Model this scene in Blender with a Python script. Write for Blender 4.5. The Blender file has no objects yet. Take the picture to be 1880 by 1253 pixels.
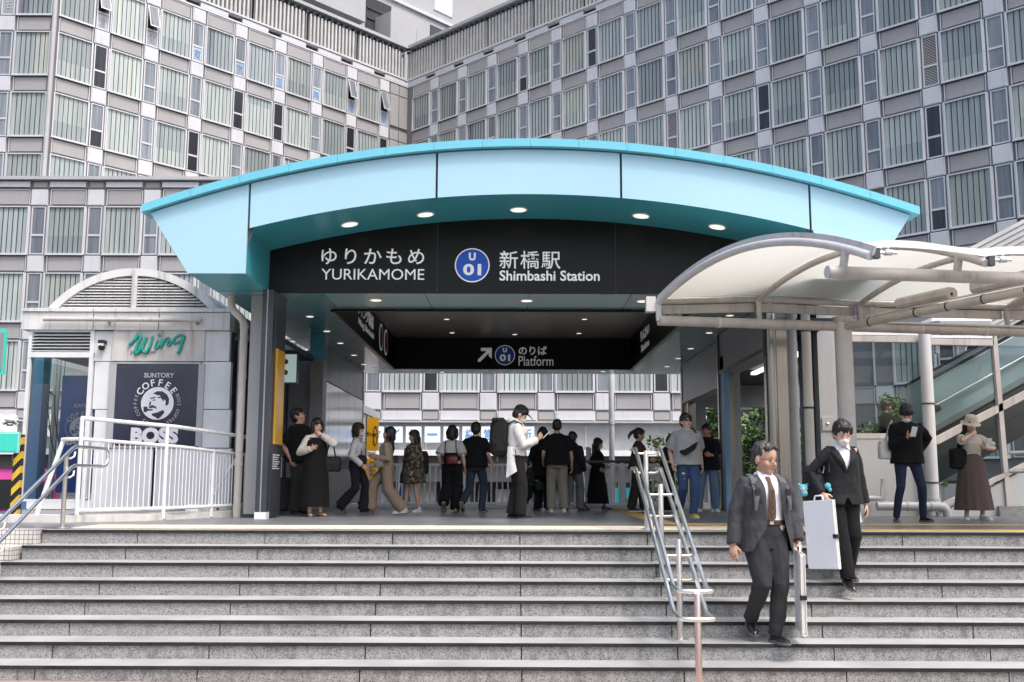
import bpy, math, random
from math import sin, cos, tan, atan2, pi, radians, sqrt, exp
from mathutils import Vector, Matrix, noise
RND = random.Random(11)
SC = bpy.context.scene
COL = SC.collection

# ------------------------------------------------------------------ camera, sky, sun, exposure
FPX, HORIZON, ROLL, EYE = 1850.0, 880.0, radians(.17), .605      # photo pixels (1880 x 1253); eye height above the deck
PITCH = math.atan((HORIZON - 626.5) / FPX)
cam_d = bpy.data.cameras.new('camera')
cam_d.sensor_width = 36.0
cam_d.lens = 36.0 * FPX / 1880.0
cam_d.clip_end = 1000
cam_d.clip_start = .1
cam = bpy.data.objects.new('camera', cam_d)
COL.objects.link(cam)
cam.matrix_world = Matrix.Translation((0, 0, EYE)) @ Matrix.Rotation(pi / 2 + PITCH, 4, 'X') @ Matrix.Rotation(ROLL, 4, 'Z')
SC.camera = cam

SUN_DIR = Vector((.34, -.39, .85)).normalized()                  # towards the sun
wd = bpy.data.worlds.new('World')
SC.world = wd
wd.use_nodes = True
nt = wd.node_tree
sky = nt.nodes.new('ShaderNodeTexSky')
sky.sky_type = 'NISHITA'
sky.sun_disc = False
sky.sun_elevation = math.asin(SUN_DIR.z)
sky.sun_rotation = atan2(SUN_DIR.x, SUN_DIR.y)
sky.air_density = 1.0
sky.dust_density = 6.0
sky.ozone_density = 1.5
nt.nodes['Background'].inputs[1].default_value = .15
nt.links.new(sky.outputs[0], nt.nodes['Background'].inputs[0])
sun_d = bpy.data.lights.new('sun', 'SUN')
sun_d.energy = .78
sun_d.angle = radians(7)
sun_d.color = (1, .98, .95)
sun = bpy.data.objects.new('sun', sun_d)
COL.objects.link(sun)
sun.rotation_euler = SUN_DIR.to_track_quat('Z', 'Y').to_euler()
SC.view_settings.view_transform = 'Standard'
SC.view_settings.look = 'None'
SC.view_settings.gamma = 1
SC.view_settings.exposure = .97
SC.cycles.max_bounces = 7
SC.cycles.transparent_max_bounces = 12


def ray(px, py):
    dx, dy = px - 940.0, py - 626.5
    u = (dx * cos(ROLL) + dy * sin(ROLL)) / FPX
    v = -(-dx * sin(ROLL) + dy * cos(ROLL)) / FPX
    return Vector((u, cos(PITCH) - v * sin(PITCH), sin(PITCH) + v * cos(PITCH)))


def at(px, py, D):
    r = ray(px, py)
    return r * (D / r.y) + Vector((0, 0, EYE))


def onz(px, py, Z=0.0):
    r = ray(px, py)
    return r * ((Z - EYE) / r.z) + Vector((0, 0, EYE))


# ------------------------------------------------------------------ materials
def newmat(name):
    m = bpy.data.materials.new(name)
    m.use_nodes = True
    return m, m.node_tree, m.node_tree.nodes['Principled BSDF']


def M(name, col, rough=.5, metal=0.0, var=.12, vscale=2.0, bump=0.0, bscale=60.0, spec=.5, coat=0.0, stretch=None, detail=5, streak=0.0, streakcol=(.08, .065, .05)):
    """Principled surface whose colour wanders with noise; optional rain streaks and a noise bump."""
    m, t, b = newmat(name)
    N, L = t.nodes, t.links
    b.inputs['Roughness'].default_value = rough
    b.inputs['Metallic'].default_value = metal
    b.inputs['Specular IOR Level'].default_value = spec
    b.inputs['Coat Weight'].default_value = coat
    tc = N.new('ShaderNodeTexCoord')
    mp = N.new('ShaderNodeMapping')
    L.new(tc.outputs['Object'], mp.inputs[0])
    if stretch:
        mp.inputs['Scale'].default_value = stretch
    nz = N.new('ShaderNodeTexNoise')
    nz.inputs['Scale'].default_value = vscale
    nz.inputs['Detail'].default_value = detail
    L.new(mp.outputs[0], nz.inputs[0])
    rp = N.new('ShaderNodeValToRGB')
    rp.color_ramp.elements[0].position = .3
    rp.color_ramp.elements[1].position = .7
    rp.color_ramp.elements[0].color = [c * (1 - var) for c in col] + [1]
    rp.color_ramp.elements[1].color = [min(1, c * (1 + var)) for c in col] + [1]
    L.new(nz.outputs[0], rp.inputs[0])
    out = rp.outputs[0]
    if streak:
        mp2 = N.new('ShaderNodeMapping')
        mp2.inputs['Scale'].default_value = (7, 7, .45)
        L.new(tc.outputs['Object'], mp2.inputs[0])
        n2 = N.new('ShaderNodeTexNoise')
        n2.inputs['Scale'].default_value = 1.3
        n2.inputs['Detail'].default_value = 4
        L.new(mp2.outputs[0], n2.inputs[0])
        r2 = N.new('ShaderNodeValToRGB')
        r2.color_ramp.elements[0].position = .55
        r2.color_ramp.elements[1].position = .78
        r2.color_ramp.elements[0].color = (0, 0, 0, 1)
        r2.color_ramp.elements[1].color = (streak, streak, streak, 1)
        L.new(n2.outputs[0], r2.inputs[0])
        mx = N.new('ShaderNodeMixRGB')
        mx.inputs[2].default_value = list(streakcol) + [1]
        L.new(r2.outputs[0], mx.inputs[0])
        L.new(out, mx.inputs[1])
        out = mx.outputs[0]
    L.new(out, b.inputs['Base Color'])
    if bump:
        bn = N.new('ShaderNodeTexNoise')
        bn.inputs['Scale'].default_value = bscale
        bn.inputs['Detail'].default_value = 4
        L.new(mp.outputs[0], bn.inputs[0])
        bp = N.new('ShaderNodeBump')
        bp.inputs['Strength'].default_value = bump
        bp.inputs['Distance'].default_value = .01
        L.new(bn.outputs[0], bp.inputs['Height'])
        L.new(bp.outputs[0], b.inputs['Normal'])
    return m


def emit(name, col, strength):
    m, t, b = newmat(name)
    b.inputs['Base Color'].default_value = list(col) + [1]
    b.inputs['Emission Color'].default_value = list(col) + [1]
    b.inputs['Emission Strength'].default_value = strength
    return m


def glassmat(name, tint=(.8, .86, .86), refl=.08, rough=.02):
    """Thin window glass: tinted see-through with a mirror film that grows at grazing angles."""
    m, t, b = newmat(name)
    N, L = t.nodes, t.links
    N.remove(b)
    tr = N.new('ShaderNodeBsdfTransparent')
    tr.inputs[0].default_value = list(tint) + [1]
    gl = N.new('ShaderNodeBsdfGlossy')
    gl.inputs['Roughness'].default_value = rough
    fr = N.new('ShaderNodeLayerWeight')
    fr.inputs['Blend'].default_value = .25
    ad = N.new('ShaderNodeMath')
    ad.operation = 'ADD'
    ad.use_clamp = True
    ad.inputs[1].default_value = refl
    L.new(fr.outputs['Fresnel'], ad.inputs[0])
    mx = N.new('ShaderNodeMixShader')
    L.new(ad.outputs[0], mx.inputs[0])
    L.new(tr.outputs[0], mx.inputs[1])
    L.new(gl.outputs[0], mx.inputs[2])
    L.new(mx.outputs[0], N['Material Output'].inputs[0])
    return m


def granite(name, col, dark, stain):
    m, t, b = newmat(name)
    N, L = t.nodes, t.links
    b.inputs['Roughness'].default_value = .75
    tc = N.new('ShaderNodeTexCoord')
    v = N.new('ShaderNodeTexVoronoi')
    v.inputs['Scale'].default_value = 120
    L.new(tc.outputs['Object'], v.inputs[0])
    r = N.new('ShaderNodeValToRGB')
    r.color_ramp.elements[0].color = list(dark) + [1]
    r.color_ramp.elements[1].color = list(col) + [1]
    r.color_ramp.elements[0].position = .12
    r.color_ramp.elements[1].position = .55
    sp = N.new('ShaderNodeSeparateColor')
    L.new(v.outputs['Color'], sp.inputs[0])
    L.new(sp.outputs[0], r.inputs[0])
    mp = N.new('ShaderNodeMapping')
    mp.inputs['Scale'].default_value = (5, 5, 2.2)
    L.new(tc.outputs['Object'], mp.inputs[0])
    n = N.new('ShaderNodeTexNoise')
    n.inputs['Scale'].default_value = 2.4
    n.inputs['Detail'].default_value = 7
    n.inputs['Roughness'].default_value = .7
    L.new(mp.outputs[0], n.inputs[0])
    r2 = N.new('ShaderNodeValToRGB')
    r2.color_ramp.elements[0].position = .45
    r2.color_ramp.elements[1].position = .78
    r2.color_ramp.elements[0].color = (0, 0, 0, 1)
    r2.color_ramp.elements[1].color = (stain, stain, stain, 1)
    L.new(n.outputs[0], r2.inputs[0])
    mx = N.new('ShaderNodeMixRGB')
    mx.inputs[2].default_value = (.035, .032, .028, 1)
    L.new(r2.outputs[0], mx.inputs[0])
    L.new(r.outputs[0], mx.inputs[1])
    L.new(mx.outputs[0], b.inputs['Base Color'])
    bp = N.new('ShaderNodeBump')
    bp.inputs['Strength'].default_value = .35
    bp.inputs['Distance'].default_value = .004
    L.new(v.outputs['Distance'], bp.inputs['Height'])
    L.new(bp.outputs[0], b.inputs['Normal'])
    return m


def tiles(name, col, mortar, bw, bh, msize, rough=.45, spec=.4, axes='XY', var=.08):
    """Rectangular tiles laid in metres along two object axes."""
    m, t, b = newmat(name)
    N, L = t.nodes, t.links
    b.inputs['Roughness'].default_value = rough
    b.inputs['Specular IOR Level'].default_value = spec
    tc = N.new('ShaderNodeTexCoord')
    s = N.new('ShaderNodeSeparateXYZ')
    c = N.new('ShaderNodeCombineXYZ')
    L.new(tc.outputs['Object'], s.inputs[0])
    if axes == 'AZ':                                              # any upright face: x + y against z
        a = N.new('ShaderNodeMath')
        L.new(s.outputs['X'], a.inputs[0])
        L.new(s.outputs['Y'], a.inputs[1])
        L.new(a.outputs[0], c.inputs[0])
        L.new(s.outputs['Z'], c.inputs[1])
    else:
        L.new(s.outputs[axes[0]], c.inputs[0])
        L.new(s.outputs[axes[1]], c.inputs[1])
    br = N.new('ShaderNodeTexBrick')
    br.offset = 0
    br.inputs['Scale'].default_value = 1
    br.inputs['Brick Width'].default_value = bw
    br.inputs['Row Height'].default_value = bh
    br.inputs['Mortar Size'].default_value = msize
    br.inputs['Color1'].default_value = [x * (1 - var) for x in col] + [1]
    br.inputs['Color2'].default_value = [x * (1 + var) for x in col] + [1]
    br.inputs['Mortar'].default_value = list(mortar) + [1]
    L.new(c.outputs[0], br.inputs[0])
    n = N.new('ShaderNodeTexNoise')
    n.inputs['Scale'].default_value = 1.4
    n.inputs['Detail'].default_value = 6
    L.new(tc.outputs['Object'], n.inputs[0])
    r = N.new('ShaderNodeMapRange')
    r.inputs['From Min'].default_value = .3
    r.inputs['From Max'].default_value = .7
    r.inputs['To Min'].default_value = .82
    r.inputs['To Max'].default_value = 1.08
    L.new(n.outputs[0], r.inputs[0])
    mu = N.new('ShaderNodeMixRGB')
    mu.blend_type = 'MULTIPLY'
    mu.inputs[0].default_value = 1
    L.new(br.outputs[0], mu.inputs[1])
    L.new(r.outputs[0], mu.inputs[2])
    L.new(mu.outputs[0], b.inputs['Base Color'])
    return m


def panemat(name, base, dark, seed):
    """Pleated blind strips behind office glass; tone shifts from window to window and strip to strip."""
    m, t, b = newmat(name)
    N, L = t.nodes, t.links
    b.inputs['Roughness'].default_value = .22
    b.inputs['Specular IOR Level'].default_value = .55
    tc = N.new('ShaderNodeTexCoord')
    oi = N.new('ShaderNodeObjectInfo')
    ad = N.new('ShaderNodeVectorMath')
    ad.operation = 'ADD'
    L.new(tc.outputs['Object'], ad.inputs[0])
    sc = N.new('ShaderNodeVectorMath')
    sc.operation = 'SCALE'
    sc.inputs['Scale'].default_value = 37.0 + seed
    cb = N.new('ShaderNodeCombineXYZ')
    L.new(oi.outputs['Random'], cb.inputs[0])
    L.new(oi.outputs['Random'], cb.inputs[2])
    L.new(cb.outputs[0], sc.inputs[0])
    L.new(sc.outputs[0], ad.inputs[1])
    mp = N.new('ShaderNodeMapping')
    mp.inputs['Scale'].default_value = (5.5, 1, .22)
    L.new(ad.outputs[0], mp.inputs[0])
    n = N.new('ShaderNodeTexNoise')
    n.inputs['Scale'].default_value = 1.1
    n.inputs['Detail'].default_value = 3
    L.new(mp.outputs[0], n.inputs[0])
    r = N.new('ShaderNodeValToRGB')
    r.color_ramp.elements[0].position = .32
    r.color_ramp.elements[1].position = .7
    r.color_ramp.elements[0].color = list(dark) + [1]
    r.color_ramp.elements[1].color = list(base) + [1]
    L.new(n.outputs[0], r.inputs[0])
    hs = N.new('ShaderNodeHueSaturation')
    mr = N.new('ShaderNodeMapRange')
    mr.inputs['To Min'].default_value = .72
    mr.inputs['To Max'].default_value = 1.2
    L.new(oi.outputs['Random'], mr.inputs[0])
    L.new(mr.outputs[0], hs.inputs['Value'])
    L.new(r.outputs[0], hs.inputs['Color'])
    L.new(hs.outputs[0], b.inputs['Base Color'])
    return m


def fabric(name, col, var=.18, rough=.85, pattern=None):
    m, t, b = newmat(name)
    N, L = t.nodes, t.links
    b.inputs['Roughness'].default_value = rough
    b.inputs['Specular IOR Level'].default_value = .2
    b.inputs['Sheen Weight'].default_value = .03
    tc = N.new('ShaderNodeTexCoord')
    n = N.new('ShaderNodeTexNoise')
    n.inputs['Scale'].default_value = 14 if pattern != 'camo' else 16
    n.inputs['Detail'].default_value = 6
    L.new(tc.outputs['Object'], n.inputs[0])
    r = N.new('ShaderNodeValToRGB')
    if pattern == 'camo':
        r.color_ramp.interpolation = 'CONSTANT'
        r.color_ramp.elements[0].color = (.035, .03, .022, 1)
        r.color_ramp.elements[0].position = 0
        r.color_ramp.elements[1].color = (.10, .09, .06, 1)
        r.color_ramp.elements[1].position = .47
        e = r.color_ramp.elements.new(.58)
        e.color = (.2, .17, .12, 1)
        L.new(n.outputs[0], r.inputs[0])
        L.new(r.outputs[0], b.inputs['Base Color'])
    elif pattern == 'dots':
        v = N.new('ShaderNodeTexVoronoi')
        v.inputs['Scale'].default_value = 110
        v.inputs['Randomness'].default_value = 0
        L.new(tc.outputs['Object'], v.inputs[0])
        r.color_ramp.elements[0].color = (.35, .25, .17, 1)
        r.color_ramp.elements[1].color = list(col) + [1]
        r.color_ramp.elements[0].position = .18
        r.color_ramp.elements[1].position = .3
        L.new(v.outputs['Distance'], r.inputs[0])
        L.new(r.outputs[0], b.inputs['Base Color'])
    else:
        r.color_ramp.elements[0].color = [c * (1 - var) for c in col] + [1]
        r.color_ramp.elements[1].color = [c * (1 + var) for c in col] + [1]
        L.new(n.outputs[0], r.inputs[0])
        L.new(r.outputs[0], b.inputs['Base Color'])
    w = N.new('ShaderNodeTexNoise')
    w.inputs['Scale'].default_value = 9
    w.inputs['Detail'].default_value = 3
    w.inputs['Distortion'].default_value = 1.2
    L.new(tc.outputs['Object'], w.inputs[0])
    bp = N.new('ShaderNodeBump')
    bp.inputs['Strength'].default_value = .5
    bp.inputs['Distance'].default_value = .02
    L.new(w.outputs[0], bp.inputs['Height'])
    L.new(bp.outputs[0], b.inputs['Normal'])
    return m


def ribbed_metal(name, col, rough, metal=1.0, amp=.02):
    """Brushed stainless steel."""
    m = M(name, col, rough, metal, var=.08, vscale=3, bump=amp, bscale=6, stretch=(30, 30, .6))
    return m


MT = {}
MT['riser'] = granite('granite_riser', (.34, .34, .335), (.14, .14, .138), .75)
MT['riser_clean'] = granite('granite_riser_clean', (.34, .338, .334), (.15, .15, .15), .32)
MT['tread'] = M('tread_stone', (.35, .354, .358), .7, var=.18, vscale=1.6, bump=.1, bscale=90)
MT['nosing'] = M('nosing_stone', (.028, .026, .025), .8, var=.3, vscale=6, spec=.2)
MT['joint'] = M('joint_dirt_and_shade', (.02, .018, .016), .9, var=.3)  # dirty and dark joints; also the painted shadow strip below window sills
MT['deck'] = tiles('deck_tiles', (.18, .185, .195), (.12, .12, .12), .9, .45, .006, .35, .4)
MT['tactile'] = M('tactile_sunlit', (.70, .62, .46), .75, var=.12, vscale=4, bump=.0)  # yellow strip with the sunlight put into its pale colour
MT['tactile_shaded'] = M('tactile_shaded', (.62, .40, .12), .75, var=.15, vscale=4)  # same yellow strip, its shade on the right put into the colour
MT['street'] = M('street_asphalt', (.09, .09, .09), .9, var=.2, vscale=3, bump=.2)
MT['paving'] = tiles('red_paving', (.33, .27, .255), (.2, .16, .15), .3, .3, .006, .8, .2)
MT['white_tile'] = tiles('white_wall_tile', (.66, .63, .58), (.16, .15, .14), .052, .052, .004, .35, .5, 'AZ', .05)
MT['kerb_stone'] = M('kerb_stone', (.56, .55, .53), .8, var=.15, vscale=5, bump=.2, streak=.4)
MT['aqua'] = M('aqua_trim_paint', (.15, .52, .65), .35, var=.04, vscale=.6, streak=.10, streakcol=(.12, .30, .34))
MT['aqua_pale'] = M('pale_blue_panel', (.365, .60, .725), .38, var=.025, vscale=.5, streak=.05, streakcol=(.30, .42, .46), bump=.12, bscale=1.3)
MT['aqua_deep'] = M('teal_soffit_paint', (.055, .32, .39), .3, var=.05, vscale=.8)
MT['aqua_grey'] = M('teal_paint_reflection', (.19, .40, .43), .16, var=.06, vscale=.8, spec=.7)  # teal paint, greyed and lightened to imitate reflections of the bright ground
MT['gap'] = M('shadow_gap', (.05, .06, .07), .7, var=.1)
MT['black_board'] = M('black_sign_board', (.008, .008, .009), .35, var=.1, spec=.25)
MT['brown_ceiling'] = M('brown_ceiling', (.44, .38, .33), .3, var=.08, stretch=(1, 8, 1))
MT['white_letter'] = emit('white_letters', (.80, .82, .82), .12)
MT['lit_letter'] = emit('lit_white_letters', (.62, .64, .64), .12)
MT['blue_emblem'] = emit('blue_emblem', (.012, .07, .42), .12)
MT['blue_dim'] = emit('dark_blue_emblem', (.012, .03, .16), .12)
MT['lamp'] = emit('lamp_glow', (1, .93, .82), .5)
MT['lamp_dim'] = emit('lamp_glow_dim', (1, .93, .85), 1.2)
MT['lamp_rim'] = M('lamp_rim', (.8, .8, .78), .3, var=.02)
MT['steel'] = ribbed_metal('stainless_steel', (.92, .92, .91), .30)
MT['rail_white'] = M('white_paint_lit', (.86, .86, .86), .4, var=.03)  # white paint raised for the back railing, imitating skylight from behind
MT['steel_rose'] = ribbed_metal('worn_stainless', (.66, .62, .58), .36)
MT['steel_paving_tint'] = ribbed_metal('stainless_paving_reflection', (.74, .58, .50), .34)  # steel with the red paving's reflection put into its colour
MT['steel_column'] = ribbed_metal('stainless_column', (.40, .37, .345), .24)
MT['steel_wall'] = M('steel_cladding', (.30, .31, .32), .10, .9, var=.08, vscale=.7, bump=.03, bscale=.8)
MT['dark_metal'] = M('dark_grey_metal', (.055, .062, .075), .32, .3, var=.08)
MT['grey_metal'] = M('grey_metal_panel', (.30, .31, .32), .4, .25, var=.08)
MT['grey_pale'] = M('pale_grey_panel', (.43, .435, .44), .45, var=.06, vscale=1, streak=.12)
MT['white_paint'] = M('white_paint', (.74, .75, .76), .4, var=.06, vscale=3, streak=.12)
MT['white_dirty'] = M('dirty_white_paint', (.66, .66, .65), .5, var=.10, vscale=1.5, streak=.55)
MT['cream_tube'] = M('weathered_cream_tube', (.47, .435, .405), .5, var=.15, vscale=2.5, streak=.40, stretch=(1.0, 1, 1))
MT['cream_light'] = M('cream_steel_light', (.58, .575, .57), .5, var=.07, vscale=2.5, streak=.15)
MT['pipe_white'] = M('cream_pipe', (.62, .59, .53), .45, var=.08, streak=.3)
MT['black'] = M('black_plastic', (.012, .012, .013), .5, var=.1)
MT['dark_inside'] = M('dark_interior', (.035, .035, .037), .7, var=.2)
MT['yellow'] = M('yellow_board', (.60, .32, .012), .25, var=.05)
MT['hazard_yellow'] = M('hazard_yellow', (.70, .47, .03), .5, var=.12, streak=.2)
MT['teal_sign'] = emit('teal_sign', (.04, .50, .40), .12)
MT['pink'] = M('pink_car_paint', (.75, .07, .38), .25, var=.05, coat=.5)
MT['spandrel'] = M('mauve_spandrel', (.35, .338, .342), .55, var=.07, vscale=.5, streak=.10)
MT['white_square'] = M('white_facade_tile', (.57, .58, .605), .4, var=.06, vscale=.7, streak=.16)
MT['frame'] = M('aluminium_frame', (.62, .625, .64), .4, .3, var=.06, vscale=.8)
MT['facade_gap'] = M('facade_grey', (.175, .173, .18), .6, var=.1, vscale=.6, streak=.15)  # grey darkened so the recesses between panels read as shadow
MT['pane'] = panemat('blind_pane_green', (.48, .53, .505), (.30, .35, .35), 0)
MT['pane2'] = panemat('blind_pane_cream', (.50, .525, .45), (.36, .39, .36), 5)
MT['pane3'] = panemat('blind_pane_blue', (.38, .435, .44), (.25, .29, .30), 9)
MT['sash_glass'] = panemat('sash_glass', (.27, .30, .335), (.13, .15, .175), 3)
MT['sash_dark'] = panemat('sash_glass_dark', (.03, .034, .04), (.015, .016, .02), 4)
MT['notice'] = panemat('window_notice', (.46, .50, .56), (.40, .44, .52), 2)
MT['notice_ink'] = M('notice_ink', (.20, .36, .58), .5)
MT['louver'] = M('louver_cream', (.45, .44, .41), .5, var=.06)
MT['fin'] = M('white_fin', (.50, .50, .49), .5, var=.10, vscale=1.2, streak=.25)
MT['concrete'] = M('white_concrete', (.40, .41, .43), .7, var=.06, vscale=.3, streak=.12)
MT['sign_blue'] = M('sign_blue', (.12, .30, .58), .4, var=.05)
MT['sign_white'] = emit('sign_white', (.75, .80, .84), .10)
MT['glass'] = glassmat('window_glass')
MT['glass_teal'] = glassmat('teal_glass', (.60, .69, .69), .03)
MT['glass_frost'] = M('frosted_balustrade', (.40, .50, .52), .30, var=.08)
MT['membrane'] = None
MT['navy'] = M('navy_poster', (.03, .085, .32), .18, var=.1, coat=.3)
MT['poster_grey'] = M('dark_poster', (.026, .030, .060), .12, var=.5, vscale=1.3, coat=.6)
MT['poster_white'] = M('poster_white_print', (.82, .82, .86), .4, var=.03)
MT['poster_print_dim'] = M('poster_pale_print', (.50, .48, .50), .4, var=.03)
MT['sky_paint'] = M('sky_blue_column', (.19, .36, .60), .4, var=.07)
MT['green_script'] = M('green_script', (.015, .36, .30), .5, var=.05)
MT['banner'] = M('stained_banner', (.60, .58, .56), .7, var=.08, vscale=1.4, streak=.65, streakcol=(.30, .20, .13))
MT['bark'] = M('bark', (.07, .055, .04), .9, var=.3, bump=.5)
MT['hedge_leaf'] = M('hedge_leaf', (.09, .17, .04), .6, var=.5, vscale=9)
MT['hedge_leaf_dark'] = M('hedge_leaf_dark', (.03, .075, .02), .6, var=.5, vscale=9)
MT['shop_back'] = M('shop_interior', (.14, .14, .145), .7, var=.5, vscale=1.2)
MT['tyre'] = M('tyre_rubber', (.02, .02, .02), .8)
MT['red_print'] = M('red_print', (.5, .03, .04), .5)


def membrane_mat():
    m, t, b = newmat('white_membrane')
    N, L = t.nodes, t.links
    b.inputs['Base Color'].default_value = (.82, .82, .80, 1)
    b.inputs['Roughness'].default_value = .6
    tr = N.new('ShaderNodeBsdfTranslucent')
    tr.inputs[0].default_value = (.80, .79, .73, 1)
    mx = N.new('ShaderNodeMixShader')
    mx.inputs[0].default_value = .42
    L.new(b.outputs[0], mx.inputs[1])
    L.new(tr.outputs[0], mx.inputs[2])
    L.new(mx.outputs[0], N['Material Output'].inputs[0])
    return m


MT['membrane'] = membrane_mat()


# ------------------------------------------------------------------ mesh helpers
class MB:
    """Collects boxes, tubes, lofts and sheets; build() links them as ONE mesh object."""

    def __init__(s):
        s.v, s.f, s.m, s.sm = [], [], [], []
        s.mats = []

    def mi(s, mat):
        if mat not in s.mats:
            s.mats.append(mat)
        return s.mats.index(mat)

    def add(s, vs, fs, mat, smooth=False):
        o = len(s.v)
        i = s.mi(mat)
        s.v += [tuple(p) for p in vs]
        for f in fs:
            s.f.append([o + k for k in f])
            s.m.append(i)
            s.sm.append(smooth)

    def box(s, x0, x1, y0, y1, z0, z1, mat, top=None, front=None):
        vs = [(x0, y0, z0), (x1, y0, z0), (x1, y1, z0), (x0, y1, z0), (x0, y0, z1), (x1, y0, z1), (x1, y1, z1), (x0, y1, z1)]
        s.add(vs, [(0, 3, 2, 1), (2, 3, 7, 6), (0, 4, 7, 3), (1, 2, 6, 5)], mat)
        s.add(vs, [(4, 5, 6, 7)], top or mat)
        s.add(vs, [(0, 1, 5, 4)], front or mat)

    def obox(s, o, ax, ay, az, mat):
        """Box from a corner o and three edge vectors."""
        o, ax, ay, az = Vector(o), Vector(ax), Vector(ay), Vector(az)
        vs = [o, o + ax, o + ax + ay, o + ay]
        vs += [p + az for p in vs]
        s.add(vs, [(0, 3, 2, 1), (4, 5, 6, 7), (0, 1, 5, 4), (1, 2, 6, 5), (2, 3, 7, 6), (3, 0, 4, 7)], mat)

    def bevbox(s, x0, x1, y0, y1, z0, z1, mat, b=.01):
        """Box whose upright edges and top are chamfered."""
        def ring(e, z):
            return [(x0 + e + b, y0 + e, z), (x1 - e - b, y0 + e, z), (x1 - e, y0 + e + b, z), (x1 - e, y1 - e - b, z), (x1 - e - b, y1 - e, z), (x0 + e + b, y1 - e, z), (x0 + e, y1 - e - b, z), (x0 + e, y0 + e + b, z)]
        s.loft([ring(b, z0), ring(0, z0 + b), ring(0, z1 - b), ring(b, z1)], mat, smooth=False)

    def prism(s, poly, d, mat, capmat=None):
        """poly: 3-D outline; d: extrusion vector."""
        d = Vector(d)
        n = len(poly)
        vs = [Vector(p) for p in poly] + [Vector(p) + d for p in poly]
        s.add(vs, [list(range(n))[::-1], list(range(n, 2 * n))], capmat or mat)
        s.add(vs, [(i, (i + 1) % n, n + (i + 1) % n, n + i) for i in range(n)], mat)

    def loft(s, rings, mat, smooth=True, cap=True):
        n = len(rings[0])
        vs = [p for r in rings for p in r]
        fs = []
        for k in range(len(rings) - 1):
            for i in range(n):
                j = (i + 1) % n
                fs.append((k * n + i, k * n + j, (k + 1) * n + j, (k + 1) * n + i))
        s.add(vs, fs, mat, smooth)
        if cap:
            o = (len(rings) - 1) * n
            s.add(vs, [list(range(n))[::-1], list(range(o, o + n))], mat, smooth)

    def tube(s, pts, r, mat, seg=10, cap=True, flat=None, round_ends=False):
        pts = [Vector(p) for p in pts]
        rr = list(r) if isinstance(r, (list, tuple)) else [r] * len(pts)
        if round_ends and len(pts) > 1:
            a = (pts[0] - pts[1]).normalized()
            b = (pts[-1] - pts[-2]).normalized()
            pts = [pts[0] + a * rr[0] * .85, pts[0] + a * rr[0] * .5] + pts + [pts[-1] + b * rr[-1] * .5, pts[-1] + b * rr[-1] * .85]
            rr = [rr[0] * .35, rr[0] * .8] + rr + [rr[-1] * .8, rr[-1] * .35]
        rings = []
        ref = None
        for i, p in enumerate(pts):
            if i == 0:
                t = pts[1] - p
            elif i == len(pts) - 1:
                t = p - pts[i - 1]
            else:
                t = (pts[i + 1] - p).normalized() + (p - pts[i - 1]).normalized()
            t.normalize()
            if ref is None:
                ref = Vector((0, 0, 1)) if abs(t.z) < .9 else Vector((0, 1, 0))
            u = ref.cross(t)
            if u.length < 1e-4:
                u = Vector((1, 0, 0)).cross(t)
            u.normalize()
            w = t.cross(u).normalized()
            ref = w if abs(t.dot(w)) < .5 else ref
            fu, fw = flat or (1, 1)
            rings.append([p + (u * cos(2 * pi * k / seg) * fu + w * sin(2 * pi * k / seg) * fw) * rr[i] for k in range(seg)])
        s.loft(rings, mat, True, cap)

    def ball(s, c, r, mat, seg=14, rings=9, rot=None):
        """Ellipsoid."""
        c = Vector(c)
        r = (r, r, r) if not isinstance(r, (tuple, list)) else r
        R = rot or Matrix.Identity(3)
        vs, fs = [], []
        for i in range(1, rings):
            a = pi * i / rings
            for k in range(seg):
                b = 2 * pi * k / seg
                vs.append(c + R @ Vector((r[0] * sin(a) * cos(b), r[1] * sin(a) * sin(b), r[2] * cos(a))))
        n = len(vs)
        vs += [c + R @ Vector((0, 0, r[2])), c + R @ Vector((0, 0, -r[2]))]
        for i in range(rings - 2):
            for k in range(seg):
                j = (k + 1) % seg
                fs.append((i * seg + k, (i + 1) * seg + k, (i + 1) * seg + j, i * seg + j))
        for k in range(seg):
            j = (k + 1) % seg
            fs.append((n, k, j))
            fs.append((n + 1, (rings - 2) * seg + j, (rings - 2) * seg + k))
        s.add(vs, fs, mat, True)

    def disc(s, c, nrm, r, mat, seg=24, th=.004):
        c = Vector(c)
        n = Vector(nrm).normalized()
        s.tube([c, c + n * th], r, mat, seg)

    def mesh(s, name):
        me = bpy.data.meshes.new(name)
        me.from_pydata(s.v, [], s.f)
        for m in s.mats:
            me.materials.append(m)
        me.polygons.foreach_set('material_index', s.m)
        me.polygons.foreach_set('use_smooth', s.sm)
        me.update()
        return me

    def build(s, name, parent=None, loc=None, mat4=None, center=False):
        me = s.mesh(name)
        if center:
            pass
        return link(name, me, parent, loc, mat4)


def link(name, me, parent=None, loc=None, mat4=None):
    o = bpy.data.objects.new(name, me)
    COL.objects.link(o)
    if parent is not None:
        o.parent = parent
    if mat4 is not None:
        o.matrix_local = mat4
    elif loc is not None:
        o.location = loc
    return o


def tag(o, label=None, cat=None, group=None, kind=None):
    if label:
        o['label'] = label
    if cat:
        o['category'] = cat
    if group:
        o['group'] = group
    if kind:
        o['kind'] = kind
    return o


def thing(name, label, cat, loc=(0, 0, 0), rz=0.0, group=None):
    o = bpy.data.objects.new(name, None)
    COL.objects.link(o)
    o.empty_display_size = .2
    o.location = loc
    o.rotation_euler = (0, 0, rz)
    return tag(o, label, cat, group)


def structure(name, mb, label=None):
    o = mb.build(name)
    o['kind'] = 'structure'
    o['label'] = label or name.replace('_', ' ')
    return o


def kids(o):
    return [c for c in bpy.data.objects if c.parent is o]


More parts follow.
